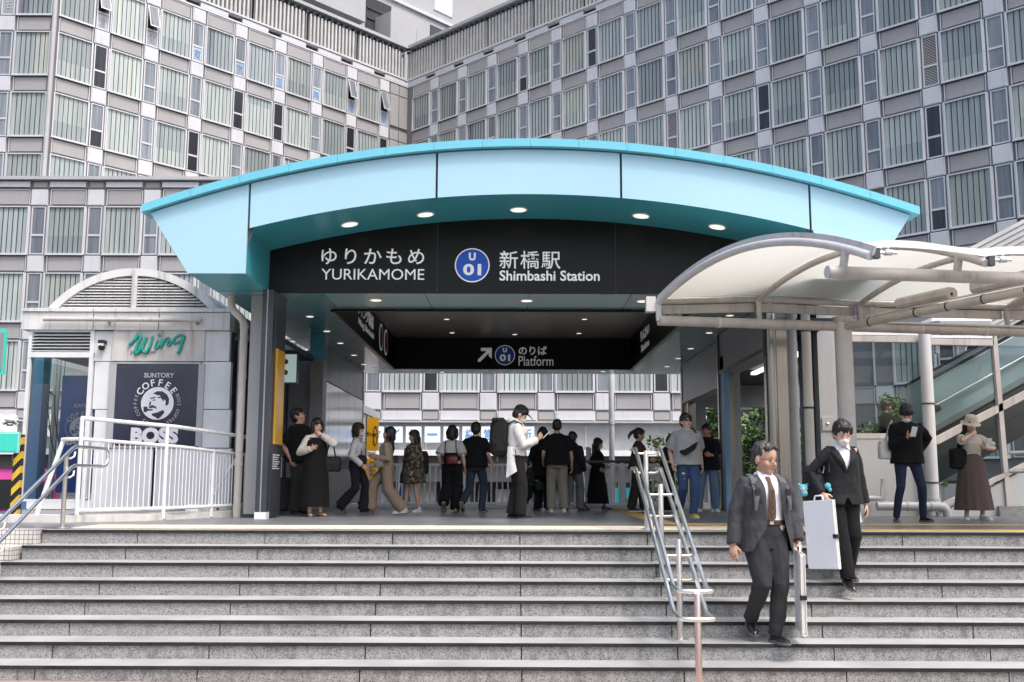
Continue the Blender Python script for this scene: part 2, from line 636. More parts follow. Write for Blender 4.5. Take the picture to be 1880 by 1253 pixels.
def copy_tree(o, parent=None):
    c = o.copy()
    COL.objects.link(c)
    if parent is not None:
        c.parent = parent
    for k in list(o.children):
        copy_tree(k, c)
    return c


def bez(p0, p1, p2, n=12):
    p0, p1, p2 = Vector(p0), Vector(p1), Vector(p2)
    return [p0 * (1 - t) ** 2 + p1 * 2 * t * (1 - t) + p2 * t * t for t in [i / n for i in range(n + 1)]]


def text_mesh(body, bold=0.0, extrude=.02, spacing=1.0):
    c = bpy.data.curves.new('lettering', 'FONT')
    c.body = body
    c.extrude = extrude
    c.offset = bold
    c.space_character = spacing
    c.align_x = 'CENTER'
    c.align_y = 'CENTER'
    c.resolution_u = 3
    o = bpy.data.objects.new('lettering', c)
    COL.objects.link(o)
    bpy.context.view_layer.update()
    dg = bpy.context.evaluated_depsgraph_get()
    me = bpy.data.meshes.new_from_object(o.evaluated_get(dg))
    bpy.data.objects.remove(o)
    bpy.data.curves.remove(c)
    return me


def lettering(body, mat, parent, origin, right, up, w=None, h=None, bold=0.0, thick=.006, spacing=1.0, name='lettering', skew=0.0):
    """Raised lettering: origin is its centre; right and up are directions; w, h its size in metres."""
    me = text_mesh(body, bold, .05, spacing)
    xs = [v.co.x for v in me.vertices]
    ys = [v.co.y for v in me.vertices]
    if not xs:
        return None
    x0, x1, y0, y1 = min(xs), max(xs), min(ys), max(ys)
    sx = (w / (x1 - x0)) if w else None
    sy = (h / (y1 - y0)) if h else None
    sx = sx or sy
    sy = sy or sx
    R = Vector(right).normalized()
    U = Vector(up).normalized()
    N = R.cross(U)
    O = Vector(origin)
    for v in me.vertices:
        a = (v.co.x - (x0 + x1) / 2) * sx
        b = (v.co.y - (y0 + y1) / 2) * sy
        v.co = O + R * (a + skew * b) + U * b + N * (v.co.z / .05 * thick * .5)
    me.materials.clear()
    me.materials.append(mat)
    me.name = name
    return link(name, me, parent)


def remeshed(mb, name, vox=.012, smooth=6, mats=None, nz=0.0, nscale=9.0, stretch=(1, 1, .5), seed=0.0):
    """Fuses everything in mb into one smooth skin (voxel remesh), with cloth-like folds of depth nz."""
    me = mb.mesh(name)
    o = bpy.data.objects.new(name, me)
    COL.objects.link(o)
    r = o.modifiers.new('fuse', 'REMESH')
    r.mode = 'VOXEL'
    r.voxel_size = vox
    r.use_smooth_shade = True
    if smooth:
        sm = o.modifiers.new('smooth', 'SMOOTH')
        sm.iterations = smooth
        sm.factor = .5
    bpy.context.view_layer.update()
    out = bpy.data.meshes.new_from_object(o.evaluated_get(bpy.context.evaluated_depsgraph_get()))
    bpy.data.objects.remove(o)
    bpy.data.meshes.remove(me)
    out.name = name
    if nz:
        nv = len(out.vertices)
        ns = [v.normal.copy() for v in out.vertices]
        for v, n in zip(out.vertices, ns):
            p = Vector((v.co.x * stretch[0], v.co.y * stretch[1], v.co.z * stretch[2])) * nscale + Vector((seed, seed * 1.7, 0))
            d = noise.noise(p) + .5 * noise.noise(p * 2.1)
            v.co += n * d * nz
    out.materials.clear()
    for m in (mats or mb.mats):
        out.materials.append(m)
    for p in out.polygons:
        p.use_smooth = True
        p.material_index = 0
    out.update()
    return out

# ------------------------------------------------------------------ ground, stairs, deck
RISE, TREAD, D0 = .158, .345, 12.0
NSTEP = 8
GZ = -1.29


def gz(x, y):                                                    # the street falls a little towards the right
    return -1.235 - .006 * (x + 5) - .004 * max(0, 9.5 - y)


mb = MB()
mb.add([(-400, -60, GZ), (400, -60, GZ), (400, 600, GZ), (-400, 600, GZ)], [(0, 1, 2, 3)], MT['street'])
structure('ground', mb, 'asphalt street ground')
mb = MB()
y_last = D0 - NSTEP * TREAD + TREAD
mb.add([(-12, 2, gz(-12, 2)), (12, 2, gz(12, 2)), (12, y_last + .3, gz(12, 9)), (-12, y_last + .3, gz(-12, 9))], [(0, 1, 2, 3)], MT['paving'])
structure('pavement', mb, 'reddish block pavement at the foot of the steps')
mb = MB()
ya, yb = 9.12, 9.42
mb.add([(-12, ya, gz(-12, ya) + .005), (12, ya, gz(12, ya) + .005), (12, yb, gz(12, yb) + .005), (-12, yb, gz(-12, yb) + .005)], [(0, 1, 2, 3)], MT['tactile'])
structure('tactile_path', mb, 'yellow tactile strip at the foot of the steps')

mb = MB()
XL, XR = -5.62, 11.0
W = 4.485
for i in range(NSTEP):
    z1 = -i * RISE
    y0 = D0 - i * TREAD
    xl = (XL + .12 - .06 * i) if i < 4 else -9.0
    # tread slab with a dark nosing edge
    z_t = z1 if i else -.0
    if i:
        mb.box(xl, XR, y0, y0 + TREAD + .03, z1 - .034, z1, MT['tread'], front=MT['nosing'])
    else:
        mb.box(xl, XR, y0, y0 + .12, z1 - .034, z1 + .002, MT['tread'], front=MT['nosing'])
    # riser slabs, a dirty joint between them
    js = [xl] + [.10 + 1.495 * q for q in range(-7, 8)] + [XR]
    js = sorted(j for j in js if j >= xl)
    for k in range(len(js) - 1):
        a, b = js[k], js[k + 1]
        if b - a < .1:
            continue
        rm = MT['riser_clean'] if (b < -2 or a > 5) and i < 6 else MT['riser']
        mb.box(a + (.006 if k else 0), b - .006, y0 + .022, y0 + .10, z1 - RISE, z1 - .034, rm)
    mb.box(xl + .01, XR, y0 + .05, y0 + .2, z1 - RISE - .05, z1 - .036, MT['joint'])
structure('stairs', mb, 'wide grey granite stairs')

mb = MB()
# deck slab, tactile strips
mb.box(-9.2, 14, D0 + .122, 23.2, -1.2, 0, MT['deck'])
structure('deck', mb, 'dark stone deck under the station roof')
mb = MB()
mb.box(-5.35, 3.9, 12.40, 13.3, -.05, .005, MT['tactile'])
mb.box(3.9, 14, 12.18, 12.62, -.05, .0052, MT['tactile_shaded'])
mb.box(2.2, 14, 13.95, 14.2, -.05, .0048, MT['tactile_shaded'])
mb.obox((2.0, 14.05, -.05), (.28, .0, 0), (1.75, -1.45, 0), (0, 0, .0545), MT['tactile_shaded'])
mb.box(2.0, 2.3, 14.2, 21, -.05, .0046, MT['tactile_shaded'])
structure('tactile_paving', mb, 'yellow tactile paving along the top step')

# stepped kerb of small white tiles at the left end of the steps
mb = MB()
mb.box(-9.2, -5.52, D0 - .10, D0 + .12, -1.3, .008, MT['white_tile'], top=MT['kerb_stone'])
mb.box(-9.2, -5.60, D0 - .50, D0 - .10, -1.3, -.17, MT['white_tile'], top=MT['kerb_stone'])
o = mb.build('kerb_wall')
tag(o, 'stepped low wall of small square white tiles at the left end of the stairs', 'low wall')

# rounded kerb under the white ramp railing
mb = MB()
pk = [Vector((-9.5, 13.9, .0)), Vector((-6.0, 13.95, .0)), Vector((-5.2, 14.6, .0)), Vector((-4.3, 16.4, .0))]
for a, b in zip(pk, pk[1:]):
    d = (b - a).normalized()
    n = Vector((-d.y, d.x, 0)) * .32
    mb.obox(a + Vector((0, 0, -.3)), b - a + d * .05, n, (0, 0, .40), MT['kerb_stone'])
o = mb.build('kerb')
tag(o, 'pale stone kerb carrying the white tube railing', 'kerb')


# ------------------------------------------------------------------ office building: window kit
def window_mesh(w, h, kind, mat, alt=None):
    """Big office window in its own frame: x across, z down from 0 at its top, front towards -y."""
    fr = MB()
    t = .055
    for (a, b, c, d) in ((0, w, -t, 0), (0, w, -h, -h + t), (0, t, -h + t, -t), (w - t, w, -h + t, -t)):
        fr.box(a, b, -.09, .02, c, d, MT['frame'])
    fr.box(-.03, w + .03, -.03, .0, -h - .085, -h - .05, MT['joint'])  # dark strip imitating the shadow below the sill
    fr.box(-.04, w + .04, -.13, -.05, -h - .05, -h, MT['frame'])
    pn = MB()
    n = 7
    sw = (w - 2 * t) / n
    for k in range(n):
        x0 = t + k * sw + .013
        x1 = t + (k + 1) * sw - .013
        tw = .003
        zs_ = [-t, -h * {'low': .62, 'high': .22}.get(kind, .45), -h + t]
        for q in (0, 1):
            mm = mat
            if kind == 'low' and q == 1 or kind == 'high' and q == 0 or kind == 'right' and k > 3 or kind == 'left' and k < 2 or kind == 'odd' and k in (1, 4):
                mm = alt
            pn.add([(x0, .012 + tw, zs_[q + 1]), (x1, .012 - tw, zs_[q + 1]), (x1, .012 - tw, zs_[q]), (x0, .012 + tw, zs_[q])], [(0, 1, 2, 3)], mm)
    for k in range(1, n):
        pn.box(t + k * sw - .014, t + k * sw + .014, -.008, .012, -h + t, -t, MT['joint'])
    pn.add([(t, .032, -h + t), (w - t, .032, -h + t), (w - t, .032, -t), (t, .032, -t)], [(0, 1, 2, 3)], MT['joint'])
    return fr.mesh('window'), pn.mesh('pane')


def slim_mesh(w, h, style):
    fr = MB()
    t = .06
    tr = -.60 * h
    for (a, b, c, d) in ((0, w, -t, 0), (0, w, -h, -h + t), (0, t, -h + t, -t), (w - t, w, -h + t, -t), (t, w - t, tr - .05, tr + .05)):
        fr.box(a, b, -.03, .04, c, d, MT['frame'])
    pn = MB()
    m = {'glass': MT['sash_glass'], 'dark': MT['sash_dark'], 'notice': MT['sash_glass'], 'mixed': MT['sash_glass'], 'louver': MT['louver'], 'vent': MT['sash_glass'], 'open': MT['sash_dark']}[style]
    m2 = {'notice': MT['notice'], 'open': MT['notice'], 'mixed': MT['sash_dark']}.get(style, m)
    if style == 'louver':
        pn.box(t, w - t, .02, .05, -h + t, -t, MT['sash_dark'])
        n = int((h - 2 * t) / .075)
        for k in range(n):
            z = -t - k * .075
            pn.add([(t, -.01, z - .06), (w - t, -.01, z - .06), (w - t, .03, z), (t, .03, z)], [(0, 1, 2, 3)], MT['louver'])
    elif style == 'vent':
        pn.box(t, w - t, .0, .04, tr, -t, MT['white_paint'])
        pn.box(t + .12, w - t - .12, -.012, .0, tr * .62, -t - .12, MT['sash_glass'])
        pn.box(t, w - t, .02, .05, -h + t, tr, MT['sash_dark'])
        for k in range(int((h + tr - t) / .075)):
            z = tr - .05 - k * .075
            pn.add([(t, -.01, z - .06), (w - t, -.01, z - .06), (w - t, .03, z), (t, .03, z)], [(0, 1, 2, 3)], MT['louver'])
        for k in range(5):
            z = tr * .68 - k * .07
            pn.add([(t + .05, -.02, z - .05), (w - t - .05, -.02, z - .05), (w - t - .05, -.003, z), (t + .05, -.003, z)], [(0, 1, 2, 3)], MT['louver'])
    else:
        pn.box(t, w - t, .01, .03, tr + .05, -t, m)
        pn.box(t, w - t, .01, .03, -h + t, tr - .05, m2)
        if style == 'open':
            pn.add([(t, -.38, tr + .1), (w - t, -.38, tr + .1), (w - t, -.02, -t), (t, -.02, -t)], [(0, 1, 2, 3)], MT['sash_glass'])
            for (a, b) in ((t, t + .05), (w - t - .05, w - t)):
                pn.add([(a, -.39, tr + .1), (b, -.39, tr + .1), (b, -.03, -t), (a, -.03, -t)], [(0, 1, 2, 3)], MT['frame'])
            pn.add([(t, -.40, tr + .1), (w - t, -.40, tr + .1), (w - t, -.37, tr + .17), (t, -.37, tr + .17)], [(0, 1, 2, 3)], MT['frame'])
    return fr.mesh('narrow_window'), pn.mesh('sash')


KIT = {}


def kit(bay, fh):
    key = (round(bay, 3), round(fh, 3))
    if key not in KIT:
        ww, wh = .655 * bay, .725 * fh
        KIT[key] = dict(big={nm: window_mesh(ww, wh, kd, MT[a], MT[b]) for nm, kd, a, b in (('pane', '', 'pane', 'pane'), ('pane2', 'low', 'pane2', 'pane'), ('pane3', '', 'pane3', 'pane3'), ('p4', 'low', 'pane', 'pane3'), ('p5', 'low', 'pane3', 'pane'),
                              ('p6', 'right', 'pane', 'pane3'), ('p7', 'left', 'pane3', 'sash_glass'), ('p8', 'odd', 'pane', 'pane2'), ('p9', 'high', 'pane', 'pane3'), ('p10', 'right', 'pane3', 'pane2'))},
                        slim={s: slim_mesh(.25 * bay, wh, s) for s in ('glass', 'dark', 'notice', 'mixed', 'louver', 'vent', 'open')}, ww=ww, wh=wh)
    return KIT[key]


def facade(bld, org, dirx, bay, fh, nb, rows, z0, seed, skip=lambda k, r: False, style=None, trim=False, top=None):
    """One wall of the block: a bay is a big window and a slim one, with a mauve panel and a white tile between storeys.
    org: foot of bay 0 (z = 0); dirx: unit vector along the wall; z0: window top of row 0."""
    K = kit(bay, fh)
    rnd = random.Random(seed)
    d = Vector(dirx).normalized()
    nrm = Vector((d.y, -d.x, 0))                                  # outwards
    wall = MB()
    lo = z0 + min(rows) * fh - fh * 1.01
    hi = top if top else z0 + max(rows) * fh + .55 * fh
    O = Vector(org)
    wall.obox(O + nrm * -.04 + Vector((0, 0, lo)), d * (nb * bay - (.34 * bay if trim else 0)), -nrm * .4, (0, 0, hi - lo), MT['facade_gap'])
    zv = Vector((0, 0, 1))
    for k in range(nb):
        for r in rows:
            zt = z0 + r * fh
            x0 = k * bay
            # mauve panel above the window, its thin frame, and the white tile over the slim window
            def slab(xa, xb, za, zb, out, mat):
                wall.obox(O + d * xa + zv * za + nrm * -.05, d * (xb - xa), nrm * (out + .05), zv * (zb - za), mat)
            slab(x0 + .05 * bay, x0 + .63 * bay, zt + .035 * fh, zt + .245 * fh, .012, MT['spandrel'])
            for (xa, xb, za, zb) in ((.02, .645, .250, .260), (.02, .035, .02, .25), (.645, .66, .02, .25)):
                slab(x0 + xa * bay, x0 + xb * bay, zt + za * fh, zt + zb * fh, .045, MT['frame'])
            if trim and k == nb - 1:
                continue
            slab(x0 + .685 * bay, x0 + .975 * bay, zt + .012 * fh, zt + .256 * fh, .07, MT['frame'])
            slab(x0 + .70 * bay, x0 + .96 * bay, zt + .022 * fh, zt + .245 * fh, .10, MT['white_square'])
            for xa in (.668, .99):
                slab(x0 + xa * bay - .035, x0 + xa * bay + .035, zt - K['wh'], zt, .05, MT['frame'])
    w = wall.build('wall', bld)
    rot = Matrix((d, -nrm, zv)).transposed().to_4x4()
    for k in range(nb):
        for r in rows:
            if skip(k, r):
                continue
            zt = z0 + r * fh
            pm = rnd.choice(['pane'] * 4 + ['pane2'] + ['pane3'] * 2 + ['p4'] * 5 + ['p5'] * 2 + ['p6', 'p7', 'p8', 'p9', 'p10'])
            a, b = K['big'][pm]
            f = link('window', a, bld, mat4=Matrix.Translation(O + d * (k * bay + .01) + zv * zt + nrm * .02) @ rot)
            link('pane', b, f)
            if trim and k == nb - 1:
                continue
            st = style(k, r, rnd) if style else rnd.choice(['glass'] * 6 + ['dark'] * 2 + ['mixed'])
            a, b = K['slim'][st]
            f = link('narrow_window', a, bld, mat4=Matrix.Translation(O + d * (k * bay + .705 * bay) + zv * zt + nrm * .02) @ rot)
            link('sash', b, f)
    return O, d, nrm, rot


def louver_screen(bld, O, d, nrm, L, z0, h):
    """Roof screen: ledge, upright white fins, and the dark underside of the roof edge above them."""
    m = MB()
    zv = Vector((0, 0, 1))
    m.obox(O + zv * (z0 - .62) + nrm * -.1, d * L, nrm * .17, zv * .10, MT['frame'])
    m.obox(O + zv * (z0 - .14) + nrm * -.3, d * L, nrm * .42, zv * .12, MT['white_square'])
    nb = int(L / 2.92)
    for k in range(nb + 1):                                        # pale strip panels under the ledge
        m.obox(O + d * (k * 2.92 + .08) + zv * (z0 - .50) + nrm * -.1, d * min(1.9, max(.1, L - k * 2.92 - .1)), nrm * .16, zv * .30, MT['white_square'])
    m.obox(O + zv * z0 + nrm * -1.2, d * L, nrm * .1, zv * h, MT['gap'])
    n = int(L / .30)
    for k in range(n):
        w = .15
        if k % 14 == 13:
            w = .02
        m.obox(O + d * (k * .30 + .02) + zv * (z0 - .02) + nrm * -.12, d * w, nrm * .22, zv * (h - .30), MT['fin'])
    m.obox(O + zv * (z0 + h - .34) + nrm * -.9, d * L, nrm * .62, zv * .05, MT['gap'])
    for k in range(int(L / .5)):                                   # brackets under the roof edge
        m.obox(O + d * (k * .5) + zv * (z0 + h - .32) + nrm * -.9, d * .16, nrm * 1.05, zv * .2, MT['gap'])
    m.obox(O + zv * (z0 + h) + nrm * -1.2, d * L, nrm * 1.5, zv * .22, MT['concrete'])
    return m.build('louver_screen', bld)


# the V-shaped block: inner corner C, left wing, right wing, short frontal wall at far left
C = Vector((-7.624, 70.127, 0))
TL, TR = .83375, -.76595
FH, Z0 = 3.395, 24.395
dL = Vector((cos(TL), sin(TL), 0))
BL, BR = 2.925, 2.86
OL = C - dL * (8 * BL + 1.75)
dR = Vector((cos(TR), sin(TR), 0))
office = thing('office_building', 'large grey office block with a chequer of windows, behind the blue station roof', 'building', (0, 0, 0))


def style_left(k, r, rnd):
    if r == 1:
        return 'open' if k in (0, 1, 6, 7) else 'notice'
    return rnd.choice(['glass'] * 4 + ['dark'] * 3 + ['mixed', 'vent'])


facade(office, OL, dL, BL, FH, 8, [1, 0, -1, -2, -3], Z0, 21, style=style_left, top=28.75)
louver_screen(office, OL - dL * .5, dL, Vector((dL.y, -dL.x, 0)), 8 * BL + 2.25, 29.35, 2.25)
facade(office, C + dR * .6, dR, BR, FH, 17, [1, 0, -1, -2, -3, -4, -5, -6], Z0, 5, top=28.75,
       skip=lambda k, r: (r == 1 and k > 11) or (r == 0 and k > 16) or (r <= -2 and k < 6) or (r == -1 and k < 3) or (r == -3 and k < 12) or (r <= -4 and k < 12),
       style=lambda k, r, rnd: 'louver' if (k, r) in ((7, -1), (12, -1), (16, 0)) else rnd.choice(['glass'] * 7 + ['dark'] * 1 + ['mixed']))
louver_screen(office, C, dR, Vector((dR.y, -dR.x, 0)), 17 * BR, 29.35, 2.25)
# plain stained panels that close the inner corner
m = MB()
nL = Vector((dL.y, -dL.x, 0))
for r in (1, 0, -1, -2):
    for j in range(2):
        x0 = 8 * BL + .06 + j * .84
        for (za, zb) in ((-.66, .02), (.04, .25)):
            m.obox(OL + dL * x0 + Vector((0, 0, Z0 + r * FH + za * FH)) - nL * .1, dL * .78, nL * .16, (0, 0, (zb - za) * FH), MT['spandrel'])
m.obox(OL + dL * 8 * BL + Vector((0, 0, 12)) - nL * .3, dL * 1.75, nL * .25, (0, 0, 16.75), MT['facade_gap'])
m.build('corner_panel', office)
m = MB()
nR = Vector((dR.y, -dR.x, 0))
m.obox(C + Vector((0, 0, 12)) - nR * .3, dR * .6, nR * .34, (0, 0, 16.75), MT['facade_gap'])
m.build('corner_panel', office)
# frontal wall left of the corner, mirrored bays
OF = OL + Vector((-.30, 0, 0))
OF0 = OF - Vector((BL * 7 - .34 * BL, 0, 0))
facade(office, OF0, Vector((1, 0, 0)), BL, FH, 7, [1, 0, -1, -2, -3], Z0, 3, skip=lambda k, r: k < 5, trim=True, style=lambda k, r, rnd: 'notice' if r == 1 else 'glass', top=28.75)
m = MB()
m.box(OF.x - .05, OL.x + .05, OL.y - .06, OL.y + .5, 12, 28.75, MT['facade_gap'])
m.tube([(OL.x - .16, OL.y - .1, 12), (OL.x - .16, OL.y - .1, 28.75)], .13, MT['grey_pale'], 10)
m.build('corner_post', office)
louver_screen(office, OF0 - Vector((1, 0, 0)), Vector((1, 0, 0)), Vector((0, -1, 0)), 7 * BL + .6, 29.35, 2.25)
# notices hung in the top row of slim windows
NOT = '倉庫東京国際埠頭'
for k, ch in enumerate(NOT):
    p = OL + dL * (k * BL + .83 * BL) + Vector((0, 0, Z0 + FH - .60 * .725 * FH - .50)) + nL * .03
    lettering(ch, MT['notice_ink'] if k > 1 else MT['louver'], office, p, dL, (0, 0, 1), w=.46, h=.62, thick=.02, name='notice_character', bold=-.004)
p = OF0 + Vector((5.83 * BL, -.03, Z0 + FH - .60 * .725 * FH - .50))
lettering('浜', MT['louver'], office, p, (1, 0, 0), (0, 0, 1), w=.46, h=.62, thick=.02, name='notice_character')

# concrete roof tower stepping back behind the left wing
tower = thing('roof_tower', 'pale concrete tower with blank panels rising behind the roof screen', 'tower', (0, 0, 0))
back = -nL
T0 = OL + back * 6.0
m = MB()
za = Vector((0, 0, 1))


def tb(mb, s0, s1, out, dep, z0, z1, mat):
    mb.obox(T0 + dL * s0 + nL * out + za * z0, dL * (s1 - s0), back * dep, za * (z1 - z0), mat)


tb(m, 1, 62, 0, 3.0, 10, 50, MT['concrete'])
m.build('tower_wall', tower)
m = MB()
tb(m, 1, 24.3, 2.0, 1.9, 34.8, 46, MT['concrete'])
tb(m, 26.8, 29.5, 2.0, 1.9, 30.5, 36.6, MT['concrete'])
tb(m, 29.7, 31.0, 1.8, 1.7, 30.5, 36.2, MT['concrete'])
m.build('projecting_panel', tower)
m = MB()
tb(m, 25.9, 28.5, .06, .06, 30.0, 38.2, MT['dark_inside'])
for k in range(9):
    tb(m, 26.0, 28.4, .16, .1, 30.4 + k * .85, 30.5 + k * .85, MT['gap'])
m.build('dark_louver', tower)
m = MB()
tb(m, 33.2, 35.3, .1, .1, 39.7, 42.6, MT['sign_white'])
for k in range(6):
    tb(m, 33.2 + k * .4, 33.24 + k * .4, .16, .06, 39.7, 42.6, MT['frame'])
m.build('window', tower)
m = MB()
tb(m, 24.4, 44, .22, .22, 38.75, 39.0, MT['frame'])
tb(m, 32.8, 35.1, .07, .07, 36.9, 38.2, MT['gap'])
m.build('ledge', tower)
m = MB()
m.obox(C - dR * 1.0 + Vector((0, 0, 31.65)) - nR * 1.6, dR * 40, nR * .25, (0, 0, .9), MT['concrete'])
m.build('parapet', tower)

# the lower block that runs straight across in front of it
podium = thing('podium_building', 'lower flat-fronted office block with shop signs on its ground floor, seen through the station passage', 'building', (0, 0, 0))
YP = 49.5
pA = at(74, 362, YP)
pB = at(790.5, 736, YP)
nbay = round((pB.x - pA.x) / 2.87)
BP = (pB.x - pA.x) / nbay
FHP = (at(400, 379, YP).z - at(400, 379 + 121.9, YP).z)
ZP = at(100, 379, YP).z - .02
off = pA.x - .83 * BP
OPx = off - 6 * BP
NB = 19


def skip_p(k, r):
    c = OPx + k * BP
    return c < -31 or (r > -2 and c > -14.5) or (r == -2 and c > 9.5) or (r == -3)


facade(podium, (OPx, YP, 0), (1, 0, 0), BP, FHP, NB, [0, -1, -2, -3], ZP, 8, skip=skip_p, style=lambda k, r, rnd: 'glass' if r > -2 else rnd.choice(['glass', 'dark', 'glass']), top=ZP + .262 * FHP)
x0p, x1p = OPx - .5, OPx + NB * BP
m = MB()
zt = ZP + .27 * FHP
m.box(x0p, x1p, YP - .02, YP + .5, zt, zt + .42, MT['facade_gap'])
for k in range(NB):
    m.box(OPx + k * BP + .02, OPx + (k + .65) * BP, YP - .12, YP - .02, zt + .07, zt + .34, MT['white_square'])
    m.box(OPx + (k + .71) * BP, OPx + (k + .95) * BP, YP - .05, YP - .02, zt + .07, zt + .34, MT['spandrel'])
m.box(x0p, x1p, YP - .30, YP + .5, zt + .42, zt + .58, MT['grey_pale'])
m.box(x0p, x1p, YP + .5, YP + 8, zt + .38, zt + .5, MT['concrete'])
m.build('roof_edge', podium)
# strip panels, ledge, dark beam with shop signs, awning, shop front
zs = ZP - 2 * FHP - .725 * FHP
m = MB()
zq = zs - .262 * FHP
m.box(x0p, x1p, YP - .02, YP + .4, zq - .56, zq, MT['facade_gap'])
for k in range(NB):
    m.box(OPx + k * BP + .02, OPx + (k + .66) * BP, YP - .14, YP - .02, zq - .50, zq - .06, MT['white_square'])
    m.box(OPx + (k + .70) * BP, OPx + (k + .96) * BP, YP - .06, YP - .02, zq - .46, zq - .10, MT['spandrel'])
m.box(x0p, x1p, YP - .5, YP + .4, zq - .64, zq - .56, MT['grey_pale'])
m.build('strip_panel', podium)
m = MB()
zbm = zq - .64
m.box(x0p, x1p, YP - .1, YP + .4, zbm - 1.35, zbm, MT['grey_metal'])
m.box(x0p, x1p, YP - 1.2, YP + .4, zbm - 1.62, zbm - 1.35, MT['white_paint'])
for k in range(12):
    x = -12 + k * 2.6
    m.box(x, x + .05, YP - .14, YP - .1, zbm - 1.3, zbm - .1, MT['grey_pale'])
m.build('beam', podium)
m = MB()
m.box(x0p, x1p, YP + 2.0, YP + 2.2, GZ, zbm - 1.62, MT['shop_back'])
m.box(x0p, x1p, YP - .1, YP + 2.2, zbm - 1.66, zbm - 1.60, MT['dark_inside'])
for k in range(15):
    x = -20 + k * 2.9
    m.box(x, x + .35, YP - .2, YP + .3, GZ, zbm - 1.62, MT['grey_metal'])
m.build('shop_front', podium)
for k in range(34):
    x = -14 + k * .88
    m = MB()
    c = RND.choice(['grey_pale', 'grey_metal', 'glass_frost', 'sign_white', 'shop_back', 'white_paint', 'banner', 'shop_back', 'sash_glass', 'cream_light', 'glass_frost', 'cream_light'])
    m.box(x, x + RND.uniform(.35, .95), YP + .9 + RND.uniform(0, .6), YP + 1.7, GZ, GZ + RND.uniform(1.3, 2.6), MT[c])
    m.build('shop_panel', podium)
m = MB()
m.box(-10.0, -1.0, YP + .35, YP + .45, zbm - 2.55, zbm - 1.9, MT['white_paint'])
o = m.build('fascia_sign', podium)
lettering('FL2F', MT['red_print'], o, (-6.6, YP + .32, zbm - 2.22), (1, 0, 0), (0, 0, 1), h=.5)
lettering('金券', MT['red_print'], o, (-1.9, YP + .32, zbm - 2.22), (1, 0, 0), (0, 0, 1), h=.5)
for j, ch in enumerate('タイヤー新橋営業所'):
    px = 690 + 34.6 * j
    c = at(px, 798, YP - .4)
    m = MB()
    m.box(c.x - .37, c.x + .37, YP - .42, YP - .1, c.z - .38, c.z + .38, MT['sign_white'])
    o = m.build('sign_box', podium)
    lettering(ch, MT['sign_blue'], o, (c.x, YP - .43, c.z), (1, 0, 0), (0, 0, 1), w=.50 if ch != 'ー' else .5, h=.54 if ch != 'ー' else .12, bold=.02, thick=.02)
for j, ch in enumerate('橋駅前'):
    c = at(16 + 62 * j, 782, YP - .4)
    lettering(ch, MT['white_letter'], podium, (c.x, YP - .6, c.z), (1, 0, 0), (0, 0, 1), w=1.1, h=1.1, bold=.03, thick=.15, name='sign_character')

# side wall of a lower link building, running away from us beside the kiosk
lk = thing('link_building', 'low wing with pale strip panels running back between kiosk and station roof', 'building', (0, 0, 0))
m = MB()
XW = -6.75
m.box(XW - 3, XW, 22, 40, GZ, 4.35, MT['spandrel'])
m.build('wall', lk)
m = MB()
for k in range(16):
    y = 22.1 + k * 1.12
    m.box(XW, XW + .06, y, y + .72, 3.75, 4.25, MT['white_square'])
    m.box(XW, XW + .05, y, y + .72, 2.2, 3.6, MT['sash_glass'])
m.box(XW - 3, XW + .15, 21.9, 40, 4.352, 4.5, MT['white_paint'])
m.build('strip_panel', lk)

# ------------------------------------------------------------------ station entrance: blue arched roof on pillars
YF, YS, YB = 14.2, 15.6, 28.0
CX = .26
st = thing('station_entrance', 'pale blue arched station entrance roof with black name board, spanning the deck', 'station entrance', (0, 0, 0))


def zroof(x):
    return 5.51 - 1.0 * ((x - CX) / 5.59) ** 2


def zarch(x):
    return 4.705 - .52 * ((x - CX) / 4.06) ** 2


XA0, XA1 = -3.83, 4.35                                            # arch springing
XB0, XB1 = -4.66, 5.18                                            # foot of the slanting ends
XT0, XT1 = -5.24, 5.76                                            # tips under the edge trim
TRH = .115
ZC = 3.52


def xs_lin(a, b, n):
    return [a + (b - a) * i / n for i in range(n + 1)]


# fascia: five panels with dark shadow gaps
joints = [at(456, 420, YF).x, at(802, 320, YF).x, at(1140, 320, YF).x, at(1487, 380, YF).x]
bounds = [None] + joints + [None]
G = .016


def edge_x(z, side):
    t = (z - ZC) / (4.42 - ZC)
    return (XB0 + (XT0 - XB0) * t) if side < 0 else (XB1 + (XT1 - XB1) * t)


# left end panel
def end_panel(side):
    m = MB()
    xi = joints[0] - G if side < 0 else joints[3] + G
    xe = XT0 if side < 0 else XT1
    top = [(x, YF, zroof(x) - TRH - .02) for x in xs_lin(xi, xe, 8)]
    lo = [(XB0 if side < 0 else XB1, YF, ZC), (XA0 if side < 0 else XA1, YF, ZC)]
    poly = top + lo
    if side < 0 and XA0 < xi or side > 0 and XA1 > xi:
        poly += [(XA0 if side < 0 else XA1, YF, zarch(XA0)), (xi, YF, zarch(xi))]
    else:
        poly += []
    if side > 0:
        poly = poly[::-1]
    m.prism(poly, (0, .04, 0), MT['aqua_pale'])
    return m.build('fascia_panel', st)


end_panel(-1)
end_panel(1)
for k in range(3):
    m = MB()
    a, b = joints[k] + G, joints[k + 1] - G
    a, b = max(a, XA0), min(b, XA1)
    xs = xs_lin(a, b, 16)
    for x0, x1 in zip(xs, xs[1:]):
        m.add([(x0, YF, zarch(x0)), (x1, YF, zarch(x1)), (x1, YF, zroof(x1) - TRH - .02), (x0, YF, zroof(x0) - TRH - .02)], [(0, 1, 2, 3)], MT['aqua_pale'])
        m.add([(x0, YF, zarch(x0)), (x0, YF + .04, zarch(x0)), (x1, YF + .04, zarch(x1)), (x1, YF, zarch(x1))], [(0, 1, 2, 3)], MT['aqua_deep'])
    m.build('fascia_panel', st)
